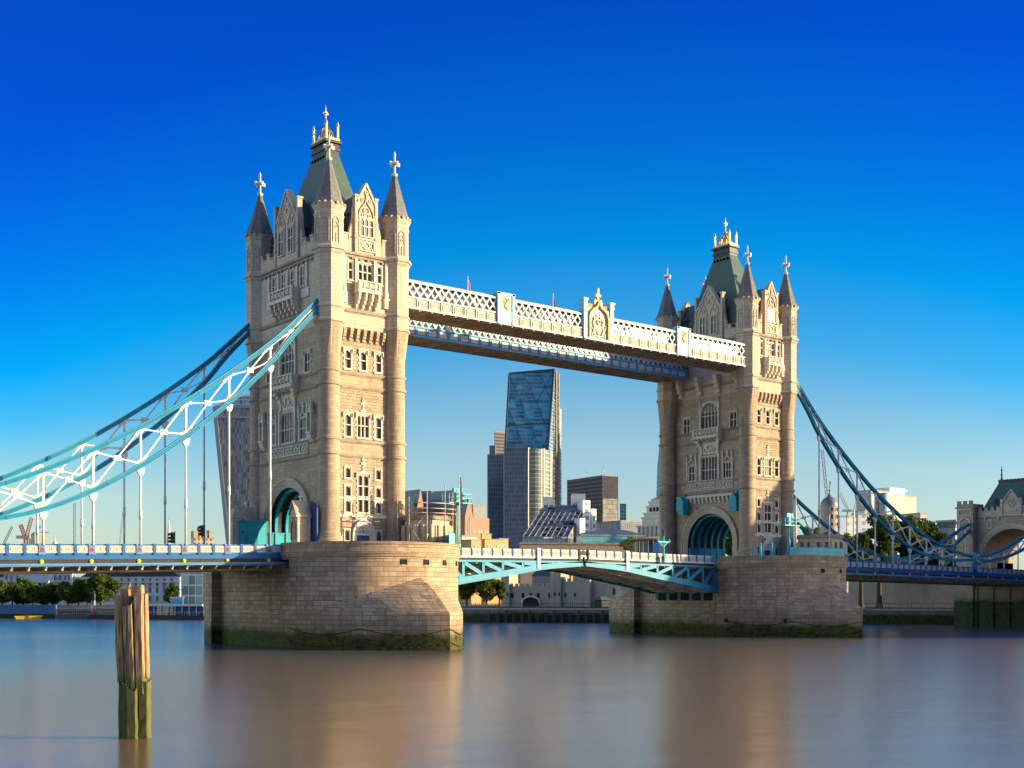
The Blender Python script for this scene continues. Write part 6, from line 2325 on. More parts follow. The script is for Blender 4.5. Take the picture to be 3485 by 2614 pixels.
# ---- gothic-gabled office complex (left of the offices)
v = 700
def Pm(x, y): return 1360+x/5.53, 1600+y/5.53
t = thing('gabled_offices', 'pink brick office complex with steep grey gothic gables', 'office block', tuple(at(1530, HY, v).xy)+(GZ,))
O = Vector(t.location)
C0, dl, dr, a, b = corner(1392, 1580, 1665, v, 0)
base = Vector((C0.x-O.x, C0.y-O.y, 0))
mb = MB()
zE = zpx(1760, v)-GZ
lbox(mb, base, dl, dr, 0, b, 0, a, 0, zE)
mb.build('wall', F['brickred'], t)
def gabled(pxl, pxr, pyap, pye, vv, deep, dirv, wall=True):
    """steep-gabled pavilion: gable wall facing the river, ridge running back along dirv"""
    cw, _, _, _, wd_ = corner(pxl-1, pxl, pxr, vv, 0)
    p = at(pxl, pye, vv)-O
    q_ = p+dr*wd_
    ap = (p+q_)/2
    ap.z = zpx(pyap, vv)-O.z
    zq = p.z
    p0, q0 = Vector((p.x, p.y, 0)), Vector((q_.x, q_.y, 0))
    D = dirv*deep
    mb = MB()
    mb.face([p0, q0, q_, ap, p])
    mb.face([p0, p, p+D, p0+D])
    mb.face([q0, q_, q_+D, q0+D])
    mb.face([p0+D, q0+D, q_+D, ap+D, p+D])
    w_ = mb.build('gable_wall', F['brickred'], t)
    mb = MB()
    e = (p-q_).normalized()*.4
    for x in (p+e, q_-e):
        mb.face([x, x+D, ap+D, ap])
        mb.face([x-Vector((0, 0, .3)), x+D-Vector((0, 0, .3)), ap+D-Vector((0, 0, .3)), ap-Vector((0, 0, .3))])
    mb.build('roof', F['zinc'], t)
    fw = face_fn(p0, (q0-p0).normalized(), -dl)
    L = (q0-p0).length
    mb = MB()
    for s in (-.09, .09):
        mb.fpoly(fw, [(L*(.5+s)-L*.05, zq*.45), (L*(.5+s)+L*.05, zq*.45), (L*(.5+s)+L*.05, zq*.92), (L*(.5+s), zq*1.0), (L*(.5+s)-L*.05, zq*.92)], .1, .18)
    mb.build('lancet', M['pane'], w_)
gabled(*(Pm(1230, 0)[0], Pm(1385, 0)[0]), Pm(0, 530)[1], Pm(0, 870)[1], v-6, 34, dl)
gabled(*(Pm(330, 0)[0], Pm(455, 0)[0]), Pm(0, 355)[1], Pm(0, 700)[1], v+4, 40, dl)
gabled(*(Pm(960, 0)[0], Pm(1050, 0)[0]), Pm(0, 370)[1], Pm(0, 640)[1], v+20, 46, dl)
for x0, x1, y0, y1, vv in ((210, 620, 400, 860, v+30), (610, 985, 400, 800, v+26), (480, 1260, 570, 900, v+8)):
    mb = MB()
    p, q_ = at(Pm(x0, 0)[0], Pm(0, y1)[1], vv)-O, at(Pm(x1, 0)[0], Pm(0, y1)[1], vv)-O
    rp, rq = at(Pm(x0+25, 0)[0], Pm(0, y0)[1], vv+14)-O, at(Pm(x1-25, 0)[0], Pm(0, y0-10)[1], vv+14)-O
    bk = Vector((SN, CS, 0))*28
    mb.face([p, q_, rq, rp])
    mb.face([p+bk, q_+bk, rq, rp])
    mb.face([p, rp, p+bk])
    mb.face([q_, rq, q_+bk])
    mb.hexa([Vector((p.x, p.y, 0)), Vector((q_.x, q_.y, 0)), Vector((q_.x, q_.y, 0))+bk, Vector((p.x, p.y, 0))+bk], [p-Vector((0, 0, .1)), q_-Vector((0, 0, .1)), q_+bk-Vector((0, 0, .1)), p+bk-Vector((0, 0, .1))])
    for k in range(14):
        f = k/13
        mb.beam(p.lerp(q_, f)+Vector((0, 0, .1)), rp.lerp(rq, f)+Vector((0, 0, .1)), .2, .3)
    mb.build('roof', F['zinc'], t)
fw = face_fn(base, dr, -dl)
for k in range(3):
    for u in (b*.35, b*.62, b*.88):
        z = zE*(.42+.2*k)
        mb = MB()
        mb.fbox(fw, u-b*.09, z, .02, u+b*.09, z+1.6, .1)
        mb.build('window', M['pane'], t)
block('office_block', 'dark flat-roofed plant house behind the pink gabled offices', 'office block', 1606, 1610, 1652, Pm(0, 665)[1], 780, F['zinc'])
# ---- ochre brick blocks close behind the nearer pier
ochre = [(1555, 1604, 1638, 1838, 500, 'ochre brick block nearest the pier with dark blank side'), (1638, 1650, 1712, 1836, 505, 'middle ochre brick block behind the bascule railing'), (1636, 1640, 1672, 1818, 530, 'raised ochre brick roof house'), (1690, 1700, 1730, 1834, 515, 'rightmost ochre brick block with chimney')]
for l, c_, r, ty, vv, lab in ochre:
    t, o, dl, dr, a, b, z1 = block('brick_block', lab, 'building', l, c_, r, ty, vv, F['ochre'], 0, group='ochre brick buildings behind the bascule', roofh=.3)
    fw = face_fn(o, dr, -dl)
    n = max(1, int(b/3.2))
    windows_on(t, fw, [b*(k+.5)/n for k in range(n)], [max(1, z1-4.2)], 1.3, 1.9, M['white'])
t, o, dl, dr, a, b, z1 = block('plant_house', 'long pale louvred plant house on roofs behind the pier', 'building', 1560, 1572, 1625, 1826, 540, M['cream'], 0)
# ---- low blue-green glass hall, dark offices, riverside kiosk
block('office_block', 'long low black office row right of the sloping glass', 'office block', P8(1512, 0)[0], P8(1760, 0)[0], P8(1932, 0)[0], P8(0, 1312)[1], 720, F['striped'], -6)
block('office_block', 'small dark stepped office roof behind the low black row', 'office block', P8(1590, 0)[0], P8(1770, 0)[0], P8(1868, 0)[0], P8(0, 1308)[1], 760, F['dark'], -6)
t, o, dl, dr, a, b, z1 = block('glass_hall', 'long low turquoise glass hall with curved blue roof', 'hall', P8(1400, 0)[0], P8(1440, 0)[0], P8(1945, 0)[0], P8(0, 1428)[1], 470, F['hall'] if 'hall' in F else facade('turquoise_glass', (.12, .36, .40), (.10, .34, .38), 4, 3, .95, .93, .1, .25), -25)
mb = MB()
for k in range(8):
    f0, f1 = k/8, (k+1)/8
    h0, h1 = 2.2*math.sin(PI*f0), 2.2*math.sin(PI*f1)
    q = lambda f, bb, h: tuple(o+dr*(b*f)+dl*bb+Vector((0, 0, z1+.62+h)))
    mb.face([q(f0, 0, h0), q(f1, 0, h1), q(f1, 12, h1), q(f0, 12, h0)])
    mb.face([q(f0, 0, 0), q(f1, 0, 0), q(f1, 0, h1), q(f0, 0, h0)])
mb.build('curved_roof', plain('blue_roof', (.05, .10, .2), .4), t)
block('terrace_building', 'pale stone terrace building below the sloping glass', 'building', 1768, 1772, 2130, 1852, 400, plain('pale_stone', (.30, .25, .17), .85, streak=.2), -30, roof=M['trim'])
mb = MB()
p = at(2215, 1846, 385)
t = thing('round_kiosk', 'round flat-topped riverside kiosk with white mullions and blue poster', 'kiosk', (p.x, p.y, GZ))
hz = zpx(1842, 385)-GZ
rr = 4.6
mb.lathe(0, 0, [(rr, 0), (rr, 1.0)], 20)
for k in range(20):
    a_ = 2*PI*k/20
    mb.box(rr*math.cos(a_)-.12, rr*math.sin(a_)-.12, .9, rr*math.cos(a_)+.12, rr*math.sin(a_)+.12, hz)
mb.build('wall', M['white'], t)
mb = MB()
mb.lathe(0, 0, [(rr*.96, .9), (rr*.96, hz)], 20)
mb.build('glazing', M['pane'], t)
mb = MB()
mb.lathe(0, 0, [(rr+1.0, hz), (rr+2.0, hz+.3), (rr+2.0, hz+.6), (rr*.6, hz+1.3), (.01, hz+1.4)], 24)
mb.build('roof', M['trim'], t)
mb = MB()
f = Vector((-SN, -CS, 0))
s_ = Vector((CS, -SN, 0))
c_ = f*(rr+.15)+s_*1.6
mb.hexa([tuple(c_-s_*1.5+Vector((0, 0, .9))), tuple(c_+s_*1.5+Vector((0, 0, .9))), tuple(c_+s_*1.5+f*.1+Vector((0, 0, .9))), tuple(c_-s_*1.5+f*.1+Vector((0, 0, .9)))], [tuple(c_-s_*1.5+Vector((0, 0, hz-.6))), tuple(c_+s_*1.5+Vector((0, 0, hz-.6))), tuple(c_+s_*1.5+f*.1+Vector((0, 0, hz-.6))), tuple(c_-s_*1.5+f*.1+Vector((0, 0, hz-.6)))])
po = mb.build('poster', plain('poster_blue', (.06, .26, .50), .5), t)
mb = MB()
for k in range(3):
    z_ = .9+(hz-1.5)*(.2+.26*k)
    cc = c_+f*.12
    mb.hexa([tuple(cc-s_*1.3+Vector((0, 0, z_))), tuple(cc+s_*1.3+Vector((0, 0, z_))), tuple(cc+s_*1.3+f*.03+Vector((0, 0, z_))), tuple(cc-s_*1.3+f*.03+Vector((0, 0, z_)))], [tuple(cc-s_*1.3+Vector((0, 0, z_+.3))), tuple(cc+s_*1.3+Vector((0, 0, z_+.3))), tuple(cc+s_*1.3+f*.03+Vector((0, 0, z_+.3))), tuple(cc-s_*1.3+f*.03+Vector((0, 0, z_+.3)))])
mb.build('pale_stripe', plain('poster_pale', (.22, .48, .66), .5), po)
# ---- white baroque tower beyond the farther bridge tower
v = 620
p = at(2252, HY, v)
t = thing('stone_tower', 'white stepped stone tower beyond the farther bridge tower, columned and sunlit', 'building', (p.x, p.y, GZ))
mb = MB()
k_ = v/FPX
Z_ = lambda py: zpx(py, v)-GZ
for hw, z0, z1 in ((64, GZ, 1832), (58, 1832, 1788), (47, 1788, 1760), (42, 1760, 1745), (36, 1745, 1722), (31, 1722, 1706), (24, 1706, 1700)):
    z0 = 0 if z0 == GZ else Z_(z0)
    mb.box(-hw*k_, -hw*k_, z0, hw*k_, hw*k_, Z_(z1))
    mb.box(-hw*k_*1.06, -hw*k_*1.06, Z_(z1)-.9, hw*k_*1.06, hw*k_*1.06, Z_(z1)-.02)
mb.build('wall', M['pale'], t)
mb = MB()
for s in range(6):
    for q_ in (-1, 1):
        x = (-50+20*s)*k_
        mb.tube((x, -61*k_, Z_(1835)), (x, -61*k_, Z_(1792)), 4*k_, n=8)
        mb.tube((-61*k_, x, Z_(1835)), (-61*k_, x, Z_(1792)), 4*k_, n=8)
        break
mb.build('column', M['pale'], t)
mb = MB()
for s in (-1, 0, 1):
    mb.box(s*16*k_-5*k_, -37.5*k_, Z_(1742), s*16*k_+5*k_, -36*k_, Z_(1726))
    mb.box(-37.5*k_, s*16*k_-5*k_, Z_(1742), -36*k_, s*16*k_+5*k_, Z_(1726))
    mb.box(s*20*k_-5*k_, -48.4*k_, Z_(1786), s*20*k_+5*k_, -47*k_, Z_(1768))
mb.build('opening', M['cave'], t)
mb = MB()
mb.hexa([(-26*k_, -26*k_, Z_(1700)), (26*k_, -26*k_, Z_(1700)), (26*k_, 26*k_, Z_(1700)), (-26*k_, 26*k_, Z_(1700))], [(-6*k_, -6*k_, Z_(1690)), (6*k_, -6*k_, Z_(1690)), (6*k_, 6*k_, Z_(1690)), (-6*k_, 6*k_, Z_(1690))])
mb.build('roof', M['trim'], t)
# ------------------------------------------------------------------ trees
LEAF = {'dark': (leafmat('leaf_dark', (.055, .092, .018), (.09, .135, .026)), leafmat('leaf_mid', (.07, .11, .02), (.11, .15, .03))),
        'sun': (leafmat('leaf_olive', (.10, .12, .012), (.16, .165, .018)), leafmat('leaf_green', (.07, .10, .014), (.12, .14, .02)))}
def tree(x, y, z, h, r, label, kind='dark', seed=0, n=2600, leaf=.42, trunk=.25, group=None, base=.22, squash=1.0):
    rnd = random.Random(seed)
    t = thing('tree', label, 'tree', (x, y, z), 0, group)
    mb = MB()
    rt = trunk*h/10+.12
    mb.lathe(0, 0, [(rt*1.5, -.4), (rt, h*.06), (rt*.8, h*base), (rt*.55, h*.5), (rt*.2, h*.8)], 8)
    for k in range(7):
        a = rnd.uniform(0, 6.28)
        z0 = h*rnd.uniform(base*.8, .55)
        q = Vector((math.cos(a)*r*rnd.uniform(.4, .8), math.sin(a)*r*rnd.uniform(.4, .8), z0+h*rnd.uniform(.15, .32)))
        mb.tube((0, 0, z0), q, rt*.45, rt*.12, 6)
    mb.build('trunk', M['bark'], t)
    cl = []
    for k in range(34):
        for _ in range(30):
            p = Vector((rnd.uniform(-1, 1), rnd.uniform(-1, 1), rnd.uniform(-1, 1)))
            if .35 < p.length < 1: break
        f = 1-.25*max(0, p.z)
        cl.append((Vector((p.x*r*f*.86, p.y*r*f*.86, h*(base+1)/2+p.z*h*(1-base)/2*.86*squash)), r*rnd.uniform(.24, .46)))
    mb = MB()
    for k in range(n):
        c, s = cl[rnd.randrange(len(cl))]
        d = Vector((rnd.gauss(0, 1), rnd.gauss(0, 1), rnd.gauss(0, 1)))
        d = d.normalized()*(rnd.random()**.4)
        p = c+Vector((d.x*s, d.y*s, d.z*s*.85))
        a = Vector((rnd.uniform(-1, 1), rnd.uniform(-1, 1), rnd.uniform(-.6, .6))).normalized()
        b = a.cross(Vector((rnd.uniform(-1, 1), rnd.uniform(-1, 1), rnd.uniform(-1, 1)))).normalized()
        L = leaf*rnd.uniform(.6, 1.3)
        mb.face([p-a*L*.5, p+b*L*.32, p+a*L*.5, p-b*L*.32], 0 if rnd.random() < .6 else 1, [(0, 0), (1, 0), (1, 1), (0, 1)])
    mb.build('crown', list(LEAF[kind]), t)
    return t
def tree_px(px, pyTop, pyBase, v, wpx, label, kind='dark', seed=0, **kw):
    p = at(px, HY, v)
    zb = zpx(pyBase, v)
    h = zpx(pyTop, v)-zb
    return tree(p.x, p.y, zb, h, wpx/2*v/FPX, label, kind, seed, **kw)
G = 'plane trees along the far left embankment'
left_trees = [(8, 1986, 66, 'dark tree at the picture\'s left edge on the far embankment'), (42, 1984, 60, 'second dark tree from the left edge on the far embankment'), (78, 1972, 66, 'taller tree left of the portico of the long pale building'), (112, 1990, 62, 'short tree just left of the portico columns'), (150, 1992, 64, 'low round tree in front of the portico columns'), (190, 1994, 62, 'low tree right of the portico columns'), (232, 1986, 62, 'tree below the portico\'s right end, left of two taller ones'), (268, 1978, 60, 'medium tall tree left of the tallest one'), (300, 1974, 56, 'tree touching the left side of the tallest tree'), (345, 1952, 84, 'tallest and roundest tree on the left embankment, behind the mooring pile')]
for k, (px_, ty, wp, lab) in enumerate(left_trees):
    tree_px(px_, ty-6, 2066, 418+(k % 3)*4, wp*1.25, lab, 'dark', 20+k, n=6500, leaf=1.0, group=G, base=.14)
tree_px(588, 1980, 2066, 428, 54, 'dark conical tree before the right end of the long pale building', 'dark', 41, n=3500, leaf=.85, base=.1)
# ---- long pale customs building
v = 480
C0, dl, dr, a, b = corner(-40, 400, 615, v, -38)
t = thing('long_pale_building', 'long pale classical building with portico and rows of windows, behind the far trees', 'building', (C0.x, C0.y, GZ))
o = Vector((0, 0, 0))
zt = zpx(1962, v)-GZ
pL = at(-60, HY, v+25)-C0
pR = at(612, HY, v+10)-C0
fm = face_fn(Vector((pL.x, pL.y, 0)), Vector((pR.x-pL.x, pR.y-pL.y, 0)).normalized(), Vector((0, 0, 0)))
dd = Vector((pR.x-pL.x, pR.y-pL.y, 0))
LL = dd.length
dd.normalize()
nn = Vector((dd.y, -dd.x, 0))
if nn.dot(Vector((-SN, -CS, 0))) < 0: nn = -nn
fm = face_fn(Vector((pL.x, pL.y, 0)), dd, nn)
M['portland'] = plain('portland_stone', (.54, .565, .59), .85, var=.25, scale=.3, streak=.3)
mb = MB()
mb.fbox(fm, 0, 0, -14, LL, zt, 0)
mb.fbox(fm, LL*.12, 0, 0, LL*.47, zt+1.5, 1.2)
mb.build('wall', M['portland'], t)
mb = MB()
mb.fbox(fm, -.3, zt-2.2, -.05, LL+.3, zt-1.7, .8)
mb.fbox(fm, -.3, zt-.2, -.05, LL+.3, zt+.1, .4)
mb.fbox(fm, LL*.12-.3, zt-2.0, 1.15, LL*.47+.3, zt-1.4, 2.0)
mb.fbox(fm, -.2, zt*.36, -.05, LL+.2, zt*.36+.4, .35)
mb.build('cornice', M['portland'], t)
mb = MB()
mb.fpoly(fm, [(LL*.5, zt+.1), (LL, zt+.1), (LL-4, zt+2.4), (LL*.5+4, zt+2.4)], -13, -.8)
mb.fpoly(fm, [(0, zt+.1), (LL*.12, zt+.1), (LL*.12, zt+1.6), (2, zt+1.6)], -13, -.8)
mb.build('roof', M['lead'], t)
mb = MB()
for k in range(6):
    u = LL*.225+LL*.13*k/5
    p = fm(u, 0, 2.6)
    mb.tube((p[0], p[1], zt*.36), (p[0], p[1], zt-2.1), .55, .48, 10)
mb.fbox(fm, LL*.215, zt-2.1, 1.2, LL*.365, zt-1.4, 3.3)
mb.fbox(fm, LL*.225, zt*.36, 1.21, LL*.355, zt*.36+.5, 3.0)
mb.build('portico', M['portland'], t)
mb = MB()
mb.fbox(fm, LL*.22, zt*.36+.5, 1.205, LL*.36, zt-2.3, 1.23)
mb.build('portico_recess', M['cave'], t)
us = [LL*(.50+.46*k/13) for k in range(14)]
windows_on(t, fm, us, [zt*.12], 1.2, 2.0, M['portland'], M['pane'], .1)
windows_on(t, fm, us, [zt*.42], 1.2, 2.4, M['portland'], M['pane'], .1)
windows_on(t, fm, us, [zt*.65], 1.2, 1.7, M['portland'], M['pane'], .1)
windows_on(t, fm, us, [zt-1.6], 1.0, 1.1, M['portland'], M['pane'], .05)
f2 = lambda u, z, e: fm(u, z, e+1.2)
windows_on(t, f2, [LL*f for f in (.135, .16, .19, .385, .41, .435, .455)], [zt-1.2], 1.2, 2.0, M['portland'], M['pane'], .05)
# ---- balconied glass flats
v = 445
t, o, dl, dr, a, b, z1 = block('glass_flats', 'curved glass flats with white balcony bands behind the nearer pier', 'building', 616, 622, 705, 1940, v, F['paleglass'], -35)
mb = MB()
for k in range(7):
    z = z1-1-3.1*k
    lbox(mb, o, dl, dr, -.9, b+.5, -.9, a+.5, z, z+.35)
mb.build('balcony_band', M['white'], t)
mb = MB()
lbox(mb, o, dl, dr, b*.3, b*.48, -.4, .2, 4, z1)
mb.build('stone_strip', M['cream'], t)
t, o, dl, dr, a, b, z1 = block('hoarding', 'bright blue building-site cabin before the glass flats', 'cabin', 580, 584, 625, 2037, 420, plain('site_blue', (.03, .17, .42), .5), -30)
# ---- floating pier with canopy, poles, barges
p0, p1 = at(296, 2109, 385), at(690, 2112, 372)
t = thing('floating_pier', 'long floating passenger pier with flat canopy and glazed shelter', 'pier', (p0.x, p0.y, 0))
d = Vector((p1.x-p0.x, p1.y-p0.y, 0))
L = d.length
d.normalize()
n_ = Vector((d.y, -d.x, 0))
if n_.dot(Vector((-SN, -CS, 0))) < 0: n_ = -n_
fp = face_fn(Vector((0, 0, 0)), d, n_)
mb = MB()
mb.fpoly(fp, [(0, .9), (1.0, -.5), (L, -.5), (L, 1.25), (1.5, 1.25)], -6, 0)
mb.build('pontoon', M['dark'], t)
mb = MB()
mb.fbox(fp, L*.33, 3.95, -5.5, L, 4.5, .3)
mb.fbox(fp, L*.12, 4.6, -5, L*.34, 4.95, -1)
mb.build('canopy', M['white'], t)
mb = MB()
for k in range(12):
    mb.fbox(fp, L*(.34+.06*k), 1.26, -.4, L*(.34+.06*k)+.2, 4.0, -.2)
for k in range(40):
    mb.fbox(fp, 1.5+(L-2)*k/40, 1.26, -.15, 1.56+(L-2)*k/40, 2.2, -.08)
mb.fbox(fp, 1.5, 2.2, -.18, L, 2.28, -.05)
mb.build('railing', M['steel'], t)
mb = MB()
mb.fbox(fp, L*.6, 1.26, -4, L*.74, 3.9, -.6)
mb.build('shelter_glazing', F['bronzeglass'], t)
mb = MB()
mb.fbox(fp, L*.5, 1.26, -5, L*.6, 3.9, -.8)
mb.fbox(fp, L*.74, 1.26, -5, L, 3.9, -.8)
mb.build('shelter', M['navy'], t)
for k, px_ in enumerate((312, 322)):
    p = at(px_, 2100, 384)
    t = thing('marker_pole', ('shorter', 'taller')[k]+' red and white banded pole at the floating pier\'s end', 'pole', (p.x, p.y, .9), 0, 'banded poles at the floating pier')
    hh = (4.6, 6.8)[k]
    for nm, za, zb, mm in (('foot_band', 0, hh*.3, 'red'), ('shaft', hh*.3, hh*.7, 'white'), ('top_band', hh*.7, hh, 'bluelite')):
        mb = MB()
        mb.tube((0, 0, za), (0, 0, zb), .18, n=8)
        mb.build(nm, M[mm], t)
p = at(97, 2107, 386)
t = thing('work_boat', 'small yellow flat boat on the water at far left', 'boat', (p.x, p.y, 0), -.4)
mb = MB()
mb.fpoly(lambda u, z, e: (u, e, z), [(-4, .9), (-3.2, -.3), (3.2, -.3), (4, 1.0)], -1.2, 1.2)
mb.build('hull', plain('boat_yellow', (.6, .38, .03), .5), t)
mb = MB()
mb.box(-1.8, -.8, .85, .6, .8, 1.3)
mb.build('deck_house', M['dark'], t)
# ---- embankment hoarding and piled jetty at left
pa, pb = at(-60, HY, 402), at(190, HY, 394)
d = Vector((pb.x-pa.x, pb.y-pa.y, 0))
t = thing('embankment_wall', 'low blue painted railing wall along the far left embankment', 'wall', (pa.x, pa.y, 0))
L = d.length
d.normalize()
n_ = Vector((d.y, -d.x, 0))
n_ = n_ if n_.dot(Vector((-SN, -CS, 0))) > 0 else -n_
fb = face_fn(Vector((0, 0, 0)), d, n_)
mb = MB()
mb.fbox(fb, 0, 1.4, -.5, L, 4.3, 0)
mb.build('wall', plain('hoarding_blue', (.05, .13, .24), .6, var=.3, scale=.3), t)
mb = MB()
mb.fbox(fb, 0, -1, -.6, L, 1.4, .1)
mb.build('footing', M['quay'], t)
t = thing('timber_jetty', 'grey timber jetty of many piles on the far left bank', 'jetty', tuple(at(190, HY, 392).xy)+(0,))
pa, pb = Vector((0, 0, 0)), Vector((*(at(425, HY, 386).xy-at(190, HY, 392).xy), 0))
mb = MB()
for k in range(34):
    p = pa.lerp(pb, k/33)
    mb.box(p.x-.16, p.y-.16, -.5, p.x+.16, p.y+.16, 3.2)
mb.build('pile', plain('jetty_grey', (.22, .21, .2), .8), t)
mb = MB()
mb.beam(tuple(pa+Vector((0, 0, 2.6))), tuple(pb+Vector((0, 0, 2.6))), .5, .3)
mb.beam(tuple(pa+Vector((0, 0, 1.5))), tuple(pb+Vector((0, 0, 1.5))), .4, .25)
mb.build('deck', plain('jetty_deck', (.25, .23, .2), .8), t)
# ---- skyline at left: cranes, block, dome, steeple, brutalist tower
def crane(pxb, pyb, pxt, pyt, v, label, mat, wd=.8, cab=True, lattice=True):
    b_, tp = at(pxb, pyb, v), at(pxt, pyt, v)
    t = thing('tower_crane', label, 'crane', (b_.x, b_.y, GZ))
    O = Vector(t.location)
    mb = MB()
    q0, q1 = b_-O, tp-O
    n = 14
    s = Vector((CS, -SN, 0))*wd/2
    dz = (q1-q0).normalized()
    sd_ = dz.cross(Vector((SN, CS, 0))).normalized()*wd/2
    for k in range(n):
        p, q_ = q0.lerp(q1, k/n), q0.lerp(q1, (k+1)/n)
        mb.beam(p-sd_, q_-sd_, wd*.22, wd*.22)
        mb.beam(p+sd_, q_+sd_, wd*.22, wd*.22)
        mb.beam(p-sd_ if k % 2 else p+sd_, q_+sd_ if k % 2 else q_-sd_, wd*.16, wd*.16)
    mb.build('jib', mat, t)
    mb = MB()
    mb.tube((q0.x, q0.y, 0), (q0.x, q0.y, q0.z), wd*.5, n=6)
    mb.build('mast', mat, t)
    if cab:
        mb = MB()
        mb.beam(q0+Vector((-CS, SN, 0))*wd*2.4, q0+Vector((CS, -SN, 0))*wd*1.5, wd*1.1, wd*.9)
        mb.build('counterweight', M['cream'], t)
    return t
M['cranegreen'] = plain('crane_green', (.07, .16, .13), .6)
M['cranered'] = plain('crane_red', (.50, .13, .10), .6)
crane(12, 1852, 42, 1792, 850, 'short dark green crane jib at the far left edge', M['cranegreen'], 1.3, False)
crane(86, 1828, 70, 1785, 800, 'red crane with raised left jib and white counterweight', M['cranered'], 2.2)
crane(90, 1828, 108, 1762, 815, 'red crane jib leaning right, crossing the other red one', M['cranered'], 2.0, False)
crane(253, 1850, 254, 1712, 900, 'tall thin blue grey mast between two hangers', M['steel'], 1.3, False)
crane(408, 1850, 420, 1744, 850, 'thin tan crane jib beside a dark hanger', M['cream'], 1.0, False)
crane(128, 1810, 138, 1790, 830, 'small dark crane on the green screened block', M['dark'], .8, False)
crane(2815, 1700, 2798, 1530, 760, 'tall red and white crane jib leaning left of the domed turret', M['cranered'], 1.4, False)
crane(2886, 1738, 2858, 1678, 640, 'white luffing crane right of the domed turret', M['white'], 1.2)
crane(2906, 1735, 2936, 1640, 640, 'second white crane crossing behind the teal chain', M['white'], .9, False)
block('screened_block', 'square pale green screened building on the left skyline', 'building', 98, 118, 164, 1813, 800, plain('green_screen', (.42, .42, .30), .8, var=.15), -15)
v = 900
p = at(187, HY, v)
t = thing('church_dome', 'tiny stone dome with lantern just above the left railing', 'dome', (p.x, p.y, GZ))
k_ = v/FPX
mb = MB()
mb.lathe(0, 0, [(9*k_, 0), (9*k_, zpx(1851, v)-GZ), (7*k_, zpx(1846, v)-GZ), (3.5*k_, zpx(1842, v)-GZ), (3*k_, zpx(1838, v)-GZ), (.5*k_, zpx(1834, v)-GZ), (.3*k_, zpx(1828, v)-GZ)], 12)
mb.build('dome', M['pale'], t)
v = 640
p = at(575, HY, v)
k_ = v/FPX
t = thing('church_steeple', 'slender pale church steeple with vane above the left railing', 'steeple', (p.x, p.y, GZ))
mb = MB()
Zs = lambda py: zpx(py, v)-GZ
mb.lathe(0, 0, [(8*k_, 0), (8*k_, Zs(1838)), (6.5*k_, Zs(1830)), (5.5*k_, Zs(1815)), (3*k_, Zs(1790)), (1*k_, Zs(1772)), (.4*k_, Zs(1768))], 8, smooth=False)
mb.build('spire', M['pale'], t)
mb = MB()
mb.tube((0, 0, Zs(1769)), (0, 0, Zs(1759)), .5*k_, .3*k_, 6)
mb.lathe(0, 0, [(.1, Zs(1766)), (1.2*k_, Zs(1764.5)), (.1, Zs(1763))], 8)
mb.build('vane', M['dark'], t)
t, o, dl, dr, a, b, z1 = block('brutalist_tower', 'ragged tan concrete tower block on the left skyline beside the traffic lights', 'building', 650, 660, 726, 1832, 1000, M['brut'] if 'brut' in M else facade('tan_concrete', (.38, .31, .22), (.08, .07, .06), 3.2, 3.2, .45, .5, .3, .4), -10)
mb = MB()
for k, (f0, f1, h) in enumerate(((.0, .25, 6), (.3, .42, 9), (.5, .72, 3.5), (.8, .95, 7))):
    lbox(mb, o, dl, dr, b*f0+.3, b*f1, 2, a*.8+3, z1+.61, z1+h)
mb.build('roof_stack', plain('tan_stack', (.36, .29, .2), .8), t)

# ---- castle walls beyond the bascules
M['castle'] = stone('castle_rubble', (.50, .42, .31), (.40, .33, .24), (.3, .26, .2), .7, .4, .03, .55, .35, .6, rocky=.8)
def Pz(x, y): return 1540+x/2.2571, 1800+y/2.2571
v = 375
pa, pb = at(Pz(378, 0)[0], HY, v), at(Pz(1330, 0)[0], HY, v-18)
t = thing('castle_wall', 'long old rubble castle wall with battlements, towers and slits below the bascules', 'castle wall', (pa.x, pa.y, GZ))
d = Vector((pb.x-pa.x, pb.y-pa.y, 0))
LL = d.length
d.normalize()
n_ = Vector((d.y, -d.x, 0))
n_ = n_ if n_.dot(Vector((-SN, -CS, 0))) > 0 else -n_
fc = face_fn(Vector((0, 0, 0)), d, n_)
xs_ = lambda x: LL*(x-378)/(1330-378)
zz = lambda y: zpx(Pz(0, y)[1], v-6)-GZ
mb = MB()
mb.fbox(fc, xs_(440), -.5, -1.5, xs_(780), zz(440), 0)
mb.fbox(fc, xs_(855), -.5, -1.5, xs_(1000), zz(405), 0)
mb.fbox(fc, xs_(1060), -.5, -3.5, xs_(1330), zz(390), -1)
mb.build('curtain_wall', M['castle'], t)
for x0, x1, yt in ((382, 448, 345), (770, 852, 340), (992, 1072, 335)):
    mb = MB()
    mb.fbox(fc, xs_(x0), -.5, -5, xs_(x1), zz(yt), .8)
    k = xs_(x0)
    while k < xs_(x1)-.5:
        mb.fbox(fc, k, zz(yt), -.2, k+.55, zz(yt)+.6, .8)
        k += 1.1
    mb.build('mural_tower', M['castle'], t)
mb = MB()
for a0, a1, yt, off in ((445, 770, 440, 0), (852, 992, 405, 0)):
    k = xs_(a0)
    while k < xs_(a1)-.6:
        mb.fbox(fc, k, zz(yt), off-.6, k+1.0, zz(yt-22), off+.05)
        k += 1.7
    mb.fbox(fc, xs_(a0), zz(yt+8), off-.05, xs_(a1), zz(yt+3), off+.12)
mb.build('battlement', M['castle'], t)
